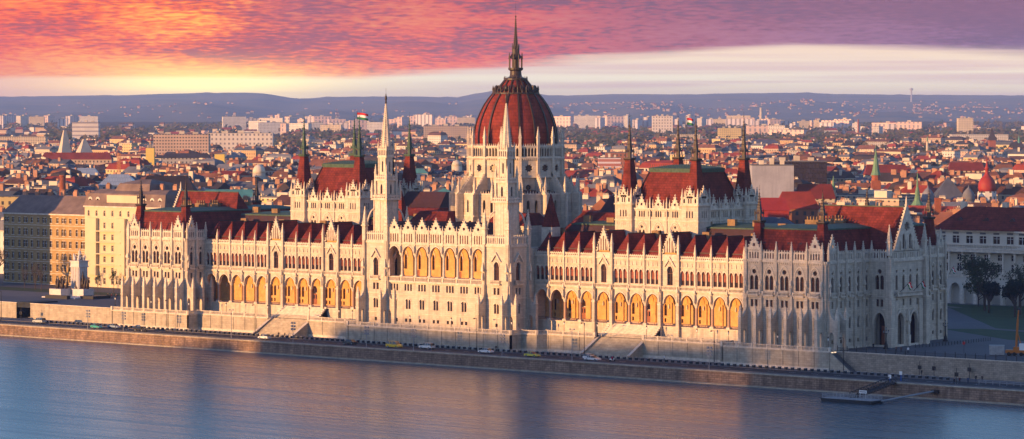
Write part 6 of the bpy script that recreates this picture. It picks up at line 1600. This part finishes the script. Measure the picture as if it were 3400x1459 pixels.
for cell in cells[:NI]:
    d, px, cx_, cy_, w, dp, h = cell; rt, wk, rk, (a, r, ch) = one(cell)
    base = '%s town house with %s %s roof' % (wk, rk if rt != 'flat' else 'grey', RN[rt]); zn = zone(px)
    e_ = empty('town_house', (cx_, cy_, gz(d)), base + ' ' + zn, 'house', 0, 'town houses behind the palace')
    labs.setdefault((base, zn), []).append((px, d, e_))
    a.obj('wall', e_); r.obj('roof', e_)
    for c in ch: c.obj('chimney', e_)
PL_ = ['leftmost', 'second from left', 'third from left', 'fourth from left', 'fifth from left', 'sixth from left', 'seventh from left', 'eighth from left']
for (base, zn), l in labs.items():
    if len(l) > 1:
        for i, (px, d, e_) in enumerate(sorted(l, key=lambda q_: q_[0])): e_['label'] = PL_[min(i, 7)] + ' ' + base + ' ' + zn
fm = {}
for cell in cells[NI:]:
    d, px, cx_, cy_, w, dp, h = cell; rt, wk, rk, (a, r, ch) = one(cell)
    for q_ in [a, r] + ch:
        b0_ = len(far.v); z = gz(d)
        far.v += [(x_ + cx_, y_ + cy_, z_ + z) for x_, y_, z_ in q_.v]
        mp_ = []
        for mm in q_.mats:
            if mm not in far.mats: far.mats.append(mm)
            mp_.append(far.mats.index(mm))
        far.f += [[i + b0_ for i in f] for f in q_.f]; far.mi += [mp_[i] for i in q_.mi]
fo = far.obj('distant_houses'); fo['kind'] = 'stuff'; fo['label'] = 'crowded distant town roofs behind the nearer houses'
# --------- ground further out, hills
M['plain_ground'] = mat('far_ground', (.075, .065, .06), 1.0, col2=(.045, .05, .04), vscale=.004, spec=0)
g = MB(); g.m('plain_ground'); rows = [880, 1500, 2300, 3000, 4000, 5500, 7500, 9500, 12000]
# a fan of strips in front of the camera's bearing
vs = []; fs = []
for d in rows:
    for px in (-2600, 6000): 
        p = atd(px, d); vs.append((p[0], p[1], max(gz(d), .0) + .004))
vs[0] = (-9000, 900, 0.0) if False else vs[0]
NR = 36
vs = []; 
for d in rows[0:]:
    for k in range(NR + 1):
        p = atd(-2600 + 8600 * k / NR, d + (1100 if d == 880 else 0)); vs.append((p[0], p[1], gz(d) + .004))
rows2 = [1980, 2300, 3000, 4000, 5500, 7500, 9500, 12000]
vs = []; fs = []
for d in rows2:
    for k in range(NR + 1): p = atd(-2600 + 8600 * k / NR, d); vs.append((p[0], p[1], gz(d) + (-.6 if d < 2000 else .02)))
for j in range(len(rows2) - 1):
    for k in range(NR): i = j * (NR + 1) + k; fs.append((i, i + 1, i + NR + 2, i + NR + 1))
g.add(vs, fs); struct(g.obj('far_ground'))
g2 = MB(); g2.m('plain_ground').add([(-9000, 900, -.004), (9000, 900, -.004), (9000, 9000, -.2), (-9000, 9000, -.2)], [(0, 1, 2, 3)]); struct(g2.obj('town_ground'))
RIDGE = [(-600, 328), (0, 321), (396, 317), (560, 312), (700, 308), (845, 309), (1003, 328), (1096, 322), (1320, 321), (1520, 323), (1590, 310), (1637, 301), (1756, 310), (1850, 318), (2060, 313), (2240, 314), (2500, 310), (2680, 308), (2770, 313), (3000, 315), (3400, 317), (4000, 320)]
def ridge(px):
    for (a_, b_), (c_, d_) in zip(RIDGE, RIDGE[1:]):
        if a_ <= px <= c_: t_ = (px - a_) / (c_ - a_); t_ = t_ * t_ * (3 - 2 * t_); return b_ + (d_ - b_) * t_
    return 322
M['hill'] = mat('wooded_hill', (.10, .14, .16), 1.0, col2=(.22, .19, .16), vscale=.0011, spec=0)
from mathutils import noise as MN
hl_ = MB(); hl_.m('hill'); vs = []; fs = []; nx = 150; DR = [11000, 12500, 14000, 15500, 17000, 18500, 20000, 21500]
for j, d in enumerate(DR):
    for k in range(nx + 1):
        px = -600 + 4600 * k / nx; t_ = min(1, (d - 11000) / 9000); zr = CAM[2] + (HOR - ridge(px)) * 20000 / FPX
        z = gz(11000) + (zr - gz(11000)) * (t_ ** 1.15) if d <= 20000 else zr * .6
        z += MN.noise(Vector((px * .004, d * .0006, 0))) * 48 * (t_ * (1 - t_) * 4) + MN.noise(Vector((px * .03, d * .001, 3))) * 4 * (1 if d < 20500 else 0)
        p = atd(px, d); vs.append((p[0], p[1], z))
for j in range(len(DR) - 1):
    for k in range(nx): i = j * (nx + 1) + k; fs.append((i, i + 1, i + nx + 2, i + nx + 1))
hl_.add(vs, fs); struct(hl_.obj('hills', smooth=True))
hv = vs
def hillz(px, d):
    k = min(nx - 1, max(0, int((px + 600) / 4600 * nx))); j = min(len(DR) - 2, max(0, int((d - 11000) / 1500))); t_ = (d - DR[j]) / 1500
    return hv[j * (nx + 1) + k][2] * (1 - t_) + hv[(j + 1) * (nx + 1) + k][2] * t_
hh = MB(); hh.mats = []
for k in range(900):
    px = rn.uniform(1750, 3400) if rn.random() < .75 else rn.uniform(0, 1750); d = rn.triangular(11200, 17500, 14500 if px > 1750 else 12500)
    if MN.noise(Vector((px * .01, d * .0012, 7))) < -.05: continue
    p = atd(px, d, hillz(px, d)); w = rn.uniform(3.5, 8); hgt = rn.uniform(3, 6); hh.M = T(p) @ RZ(ALPHA + rn.uniform(-.7, .7))
    hh.m('w_tan' if rn.random() < .6 else 'w_pink').box(-w, w, -5, 5, -8, hgt); hh.m('r_red').add([(-w, -5, hgt), (w, -5, hgt), (w, 5, hgt), (-w, 5, hgt), (0, 0, hgt + 4)], [(0, 1, 4), (1, 2, 4), (2, 3, 4), (3, 0, 4)])
ho_ = hh.obj('hillside_houses'); ho_['kind'] = 'stuff'
round_thing('water_tower', 3026, 16500, 'tiny white water tower on the far hillside at right', 'tower', [('shaft', 'whitewall', [(5, 0), (4, 130)], 8), ('tank', 'whitewall', [(8, 130), (9, 138), (5, 142)], 10)])
# low far houses on the plain between the trees
lw = MB(); lw.mats = []
for k in range(1000):
    px = rn.uniform(-60, 3460); d = rn.triangular(3000, 9500, 4200); p = atd(px, d, gz(d)); w = rn.uniform(6, 18); hgt = rn.uniform(5, 13); dp = rn.uniform(5, 8)
    lw.M = T(p) @ RZ(rn.choice((0, 0, pi/2, ALPHA, .4))); lw.m('w_' + rn.choice(('cream', 'white', 'pink', 'ochre', 'tan'))).box(-w, w, -dp, dp, -1, hgt)
    if rn.random() < .8: lw.m('r_' + rn.choice(('red', 'rust', 'brown', 'dark'))).rect(0, 0, [(w + .4, dp + .4, hgt), (w * .8, .2, hgt + dp * .7)])
lo_ = lw.obj('suburb_houses'); lo_['kind'] = 'stuff'
# woods and street trees as one mass of leaf clumps
wd = MB(); wd.mats = []
def clump(px, d, r, h):
    p = atd(px, d, gz(d)); n = 18 if d < 4500 else 8
    wd.m('leafb' if rn.random() < .6 else 'leaf'); s = r * (.36 if n > 10 else .55)
    for k in range(n):
        th = rn.uniform(0, 2*pi); rr = r * sqrt(rn.random()); z = h * (.35 + .65 * rn.random() * (1 - (rr / r) ** 2 * .6)); c_ = Vector((p[0] + rr * cos(th), p[1] + rr * sin(th), p[2] + z))
        u = Vector((rn.gauss(0, 1), rn.gauss(0, 1), rn.gauss(0, 1))).normalized() * s * rn.uniform(.6, 1.3); v = u.orthogonal().normalized() * s * rn.uniform(.4, .9)
        wd.add([tuple(c_ - u), tuple(c_ + v), tuple(c_ + u), tuple(c_ - v)], [(0, 1, 2, 3)])
    wd.m('bark'); wd.lathe([(.35, 0), (.2, h * .7)], 4, 0, 0) if False else None
for k in range(11500):
    px = rn.uniform(-80, 3480); d = rn.triangular(1900, 9800, 3600)
    dens = MN.noise(Vector((px * .004, d * .0008, 1.5))) + (.25 if 1250 < px < 1800 or 2700 < px < 3400 else 0) + (.45 if 1780 < px < 2180 and d < 5200 else 0)
    if dens < (-.02 if d > 2500 else .16): continue
    clump(px, d, rn.uniform(6, 10), rn.uniform(14, 22))
wo = wd.obj('distant_woods'); wo['kind'] = 'stuff'
# individual nearer trees among the roofs
TL_ = [(1560, 2500), (1600, 2700), (1440, 2900), (1905, 2300), (1950, 2450), (2010, 3050), (2120, 3200), (2190, 3300), (2340, 3400), (2700, 2900), (2760, 3000), (930, 3200), (1010, 3100), (870, 3300), (350, 3400), (410, 3500), (470, 3450), (1240, 3000), (2975, 3500), (3140, 3600), (3010, 3400), (3220, 3500)]
cz = {}
for i, (px, d) in enumerate(TL_):
    p = atd(px, d, gz(d)); z_ = zone(px); k = cz.get(z_, 0); cz[z_] = k + 1
    tree('city' if i % 2 else 'city2', p, '%s distant budding tree rising above the roofs %s' % (ORD[k], z_), 1.15, i, 'distant trees among the roofs')
# --------- unseen hilltop houses added and sized to shade parts of the river front
skyl = []
def zsh(X):      # height of the shadow edge wanted on the palace front plane
    P = [(-400, -16), (-210, -16), (-150, -16), (-72, -16), (-68, 0), (-61, 0), (-58, -14), (-47, -14), (-43, -.5), (-10, 1), (10, -1), (34, 0), (40, -2), (60, -1), (85, 0), (105, 1), (112, 20), (148, 24), (200, 27), (330, 28), (420, 26)]
    for (a_, b_), (c_, d_) in zip(P, P[1:]):
        if a_ <= X <= c_: return b_ + (d_ - b_) * (X - a_) / (c_ - a_)
    return P[-1][1]
YH = -700.0; tn_ = math.tan(SAZ); x = -640.0; i = 0
while x < 330:
    if -140 < x < -112: x += 8; continue
    wv = 11 if -330 < x < -170 else 17
    Xf = x + wv / 2 + tn_ * (-YH); D = (-YH) / cos(SAZ); H_ = zsh(Xf) + D * math.tan(SEL)
    ht = max(1.5, H_ - 50)
    e_ = empty('hill_shade_house', (x + wv / 2, YH, 50), 'unseen shade-casting house number %d counted along the castle hill behind the viewpoint' % (i + 1), 'house'); a = MB(); a.m('w_cream').box(-wv/2, wv/2, -8, 8, -4, ht - 3 if ht > 6 else ht); a.obj('wall', e_)
    a = MB(); a.m('r_red').rect(0, 0, [(wv/2 + .1, 8.3, ht - 3 if ht > 6 else ht), (wv/2 - .5, .3, ht)]); a.obj('roof', e_)
    e_['label'] = ['plain', 'cream', 'old', 'narrow', 'red roofed'][i % 5] + ' house added to cast shade from the castle hill behind the viewpoint'; e_['group'] = 'unseen shade-casting houses on the hill'
    e_['label'] = 'unseen red roofed cream house added on the castle hill to cast shade'
    x += wv; i += 1

# unseen leaf screen with trunks, added to thin the sun on the near end pavilion
hw = MB(); hw.m('leaf'); r2 = random.Random(5)
for k in range(3300):
    X_ = r2.uniform(-141, -104); top = 57 + 41 * min(1, (X_ + 142) / 14 + .45)
    z = r2.uniform(50, top); yy = YH + r2.uniform(-12, 12); c_ = Vector((X_, yy, z)); u = Vector((r2.gauss(0, 1), r2.gauss(0, .5), r2.gauss(0, 1))).normalized() * r2.uniform(.5, 1.3); v = u.orthogonal().normalized() * r2.uniform(.4, .9)
    hw.add([tuple(c_ - u), tuple(c_ + v), tuple(c_ + u), tuple(c_ - v)], [(0, 1, 2, 3)])
hw.m('bark')
for k in range(14): hw.lathe([(.5, 50), (.15, 86)], 6, -140 + k * 4, YH)
hwo = hw.obj('hill_shade_trees'); hwo['kind'] = 'stuff'
# ================================================================ light, sky, haze, camera
SUN_AZ = SAZ; SUN_EL = SEL
sv = Vector((-sin(SUN_AZ) * cos(SUN_EL), -cos(SUN_AZ) * cos(SUN_EL), sin(SUN_EL)))
sl = bpy.data.lights.new('sun', 'SUN'); sl.energy = SUN_STR; sl.angle = radians(0.5); sl.color = (1.0, 0.52, 0.19)
so = bpy.data.objects.new('sun', sl); COL.objects.link(so); so.rotation_euler = sv.to_track_quat('Z', 'Y').to_euler(); so.location = (-300, -900, 200)
W = bpy.data.worlds.new('World'); SC.world = W; W.use_nodes = True
nt = W.node_tree; N = nt.nodes; L = nt.links; N.clear()
out = N.new('ShaderNodeOutputWorld'); bg1 = N.new('ShaderNodeBackground'); bg2 = N.new('ShaderNodeBackground'); ms = N.new('ShaderNodeMixShader')
sky = N.new('ShaderNodeTexSky'); sky.sky_type = 'NISHITA'; sky.sun_disc = False; sky.sun_elevation = SUN_EL
sky.sun_rotation = atan2(sv.x, sv.y); sky.air_density = 1.2; sky.dust_density = 0.4; sky.ozone_density = 3.0; sky.altitude = 150
tint = N.new('ShaderNodeVectorMath'); tint.operation = 'MULTIPLY'; tint.inputs[1].default_value = (1.10, .96, 1.18); L.new(sky.outputs[0], tint.inputs[0]); L.new(tint.outputs[0], bg1.inputs[0]); bg1.inputs[1].default_value = SKY_STR
tc = N.new('ShaderNodeTexCoord')
def math_(op, a, b=None, c=None, clamp=False):
    n = N.new('ShaderNodeMath'); n.operation = op; n.use_clamp = clamp
    for i, v in enumerate((a, b, c)):
        if v is None: continue
        if hasattr(v, 'is_linked'): L.new(v, n.inputs[i])
        else: n.inputs[i].default_value = v
    return n.outputs[0]
def ramp(fac, stops, interp='LINEAR'):
    n = N.new('ShaderNodeValToRGB'); n.color_ramp.interpolation = interp
    el = n.color_ramp.elements
    while len(el) < len(stops): el.new(0.5)
    for e_, (p, c) in zip(el, stops):
        e_.position = p; e_.color = (c[0], c[1], c[2], 1) if isinstance(c, tuple) else (c, c, c, 1)
    L.new(fac, n.inputs[0]); return n.outputs[0]
def mixc(f, a, b, mode='MIX'):
    n = N.new('ShaderNodeMix'); n.data_type = 'RGBA'; n.blend_type = mode
    for s, v in ((n.inputs[0], f), (n.inputs[6], a), (n.inputs[7], b)):
        if hasattr(v, 'is_linked'): L.new(v, s)
        else: s.default_value = v if not isinstance(v, tuple) else (v[0], v[1], v[2], 1)
    return n.outputs[2]
sx = N.new('ShaderNodeSeparateXYZ'); L.new(tc.outputs['Generated'], sx.inputs[0])
X, Y, Z = sx.outputs
hl = math_('SQRT', math_('ADD', math_('MULTIPLY', X, X), math_('MULTIPLY', Y, Y)))
e = math_('DIVIDE', Z, hl)
t = math_('DIVIDE', math_('ADD', math_('MULTIPLY', X, RT[0]), math_('MULTIPLY', Y, RT[1])), hl)
tn = math_('ADD', math_('MULTIPLY', t, 3.0), 0.5, clamp=True)       # east horizon, -.167..+.167 -> 0..1
def cn(sx_, sy_, sc, det=8, dist_=0.6, rough=.6, w=0.0):
    cb = N.new('ShaderNodeCombineXYZ'); L.new(math_('MULTIPLY', t, sx_), cb.inputs[0]); L.new(math_('MULTIPLY', e, sy_), cb.inputs[1]); cb.inputs[2].default_value = w
    n = N.new('ShaderNodeTexNoise'); n.inputs['Scale'].default_value = sc; n.inputs['Detail'].default_value = det; n.inputs['Roughness'].default_value = rough; n.inputs['Distortion'].default_value = dist_
    L.new(cb.outputs[0], n.inputs['Vector']); return n.outputs[0]
n1 = cn(18, 100, 1.0, 4, .3, .55, 3.3); n2 = cn(210, 1500, 1.0, 5, .3, .55, 1.0); n3 = cn(6, 40, 1.0, 3, .3, .5, 9.1)
b0_ = cn(7, 260, 1.0, 6, .4, .6, 2.2)
edge = ramp(tn, [(0, .0115/.03), (.35, .0118/.03), (.43, .0136/.03), (.57, .018/.03), (.77, .0218/.03), (1, .0188/.03)])
edge = math_('MULTIPLY', edge, .03)
dd = math_('SUBTRACT', e, edge); dd = math_('ADD', dd, math_('MULTIPLY', math_('SUBTRACT', b0_, .5), .007))
mr = N.new('ShaderNodeMapRange'); mr.interpolation_type = 'SMOOTHSTEP'; mr.inputs[1].default_value = -.0008; mr.inputs[2].default_value = .0030; L.new(dd, mr.inputs[0])
cmask = mr.outputs[0]
redc = ramp(tn, [(0, (.95, .09, .03)), (.2, (1.1, .14, .015)), (.38, (1.05, .12, .03)), (.5, (.88, .09, .06)), (.65, (.46, .09, .13)), (.82, (.24, .09, .17)), (1, (.15, .085, .19))])
darkc = ramp(tn, [(0, (.45, .07, .08)), (.35, (.40, .07, .08)), (.6, (.18, .07, .13)), (1, (.13, .075, .17))])
hotc = ramp(tn, [(0, (1.1, .25, .04)), (.22, (1.3, .60, .05)), (.42, (1.15, .28, .06)), (.6, (.60, .16, .18)), (.8, (.38, .15, .26)), (1, (.26, .14, .30))])
f = math_('ADD', math_('MULTIPLY', n1, .52), math_('MULTIPLY', n2, .48))
base = mixc(ramp(f, [(.41, 1.0), (.505, 0.0)]), redc, darkc)
base = mixc(ramp(f, [(.495, 0.0), (.61, .95)]), base, hotc)
# upper right: violet veil; lower left: golden glow
up = N.new('ShaderNodeMapRange'); up.inputs[1].default_value = .022; up.inputs[2].default_value = .038; L.new(math_('ADD', e, math_('MULTIPLY', n3, .008)), up.inputs[0])
vi = math_('MULTIPLY', up.outputs[0], ramp(tn, [(0.2, 0.0), (.3, .55), (.5, .25), (.75, .55), (1, .7)]))
base = mixc(vi, base, mixc(n2, (.16, .07, .14), (.36, .14, .22)))
gx = math_('MULTIPLY', math_('SUBTRACT', tn, .20), 8.5); ge = math_('MULTIPLY', math_('SUBTRACT', e, .0100), 170.0)
glow = math_('POWER', 2.718, math_('MULTIPLY', math_('ADD', math_('MULTIPLY', gx, gx), math_('MULTIPLY', ge, ge)), -1.0))
base = mixc(math_('MULTIPLY', glow, .95), base, (2.2, 1.35, .26))
clear = ramp(math_('MULTIPLY', e, 40.0), [(0, (.84, .62, .42)), (.28, (.84, .66, .42)), (.48, (.86, .76, .54)), (.75, (.80, .62, .44)), (1, (.74, .52, .38))])
clear = mixc(ramp(tn, [(0, .85), (.13, .75), (.24, 0.0)]), clear, (.92, .42, .22))
clear = mixc(math_('MULTIPLY', glow, .9), clear, (1.9, 1.4, .42))
b1 = cn(5, 300, 1.0, 4, .3, .5, 5.0)
clear = mixc(math_('MULTIPLY', ramp(b1, [(.44, 0.0), (.6, .8)]), ramp(tn, [(.3, .2), (.6, 1.0)])), clear, (.66, .46, .40))
vm = N.new('ShaderNodeVectorMath'); vm.operation = 'SCALE'; vm.inputs['Scale'].default_value = 1.3; L.new(clear, vm.inputs[0])
low = mixc(cmask, vm.outputs[0], base)
hi = N.new('ShaderNodeMapRange'); hi.interpolation_type = 'SMOOTHSTEP'; hi.inputs[1].default_value = .036; hi.inputs[2].default_value = .060; L.new(math_('ADD', e, math_('MULTIPLY', math_('SUBTRACT', n3, .5), .01)), hi.inputs[0])
low = mixc(hi.outputs[0], low, mixc(ramp(e, [(.05, 0.0), (.35, 1.0)]), (.36, .60, .86), (.24, .50, .86)))
# overhead the cloud thins out into the blue evening sky
L.new(low, bg2.inputs[0]); bg2.inputs[1].default_value = CLOUD_STR
mk = N.new('ShaderNodeMapRange'); mk.interpolation_type = 'SMOOTHSTEP'; mk.inputs[1].default_value = .25; mk.inputs[2].default_value = .6; mk.inputs[3].default_value = 1; mk.inputs[4].default_value = 0; L.new(e, mk.inputs[0])
front = N.new('ShaderNodeMapRange'); front.inputs[1].default_value = .3; front.inputs[2].default_value = .8
L.new(math_('DIVIDE', math_('ADD', math_('MULTIPLY', X, FW[0]), math_('MULTIPLY', Y, FW[1])), hl), front.inputs[0])
L.new(math_('MULTIPLY', mk.outputs[0], front.outputs[0]), ms.inputs[0]); L.new(bg1.outputs[0], ms.inputs[1]); L.new(bg2.outputs[0], ms.inputs[2]); L.new(ms.outputs[0], out.inputs[0])
# haze
if HAZE > 0:
    hz = MB(); c = atd(1700, 12500)
    hz.M = T((CAM[0] + FW[0] * 12000, CAM[1] + FW[1] * 12000, 0)) @ RZ(ALPHA)
    hz.box(-7500, 7500, -13600, 11800, -16, 240)
    hm = bpy.data.materials.new('haze'); hm.use_nodes = True; n_ = hm.node_tree.nodes; n_.clear()
    o_ = n_.new('ShaderNodeOutputMaterial'); v_ = n_.new('ShaderNodeVolumePrincipled'); v_.inputs['Color'].default_value = (.40, .56, 1.0, 1); v_.inputs['Density'].default_value = HAZE; v_.inputs['Anisotropy'].default_value = 0.0
    hm.node_tree.links.new(v_.outputs[0], o_.inputs['Volume'])
    M['haze'] = hm; hz.m('haze'); hz.mats = [hm]
    ho = hz.obj('haze'); ho['kind'] = 'stuff'; ho.display_type = 'WIRE'
# camera
cd = bpy.data.cameras.new('camera'); co = bpy.data.objects.new('camera', cd); COL.objects.link(co); SC.camera = co
cd.sensor_width = 36; cd.lens = 36 * FPX / 3400; cd.shift_y = -(1459 / 2 - HOR) / 3400; cd.clip_start = 5; cd.clip_end = 60000
co.location = CAM; co.rotation_euler = (pi / 2, 0, ALPHA)
SC.view_settings.view_transform = 'Standard'; SC.view_settings.look = 'None'; SC.view_settings.exposure = EXPO; SC.view_settings.gamma = 1
SC.cycles.volume_bounces = 0; SC.cycles.max_bounces = 6; SC.cycles.use_denoising = True
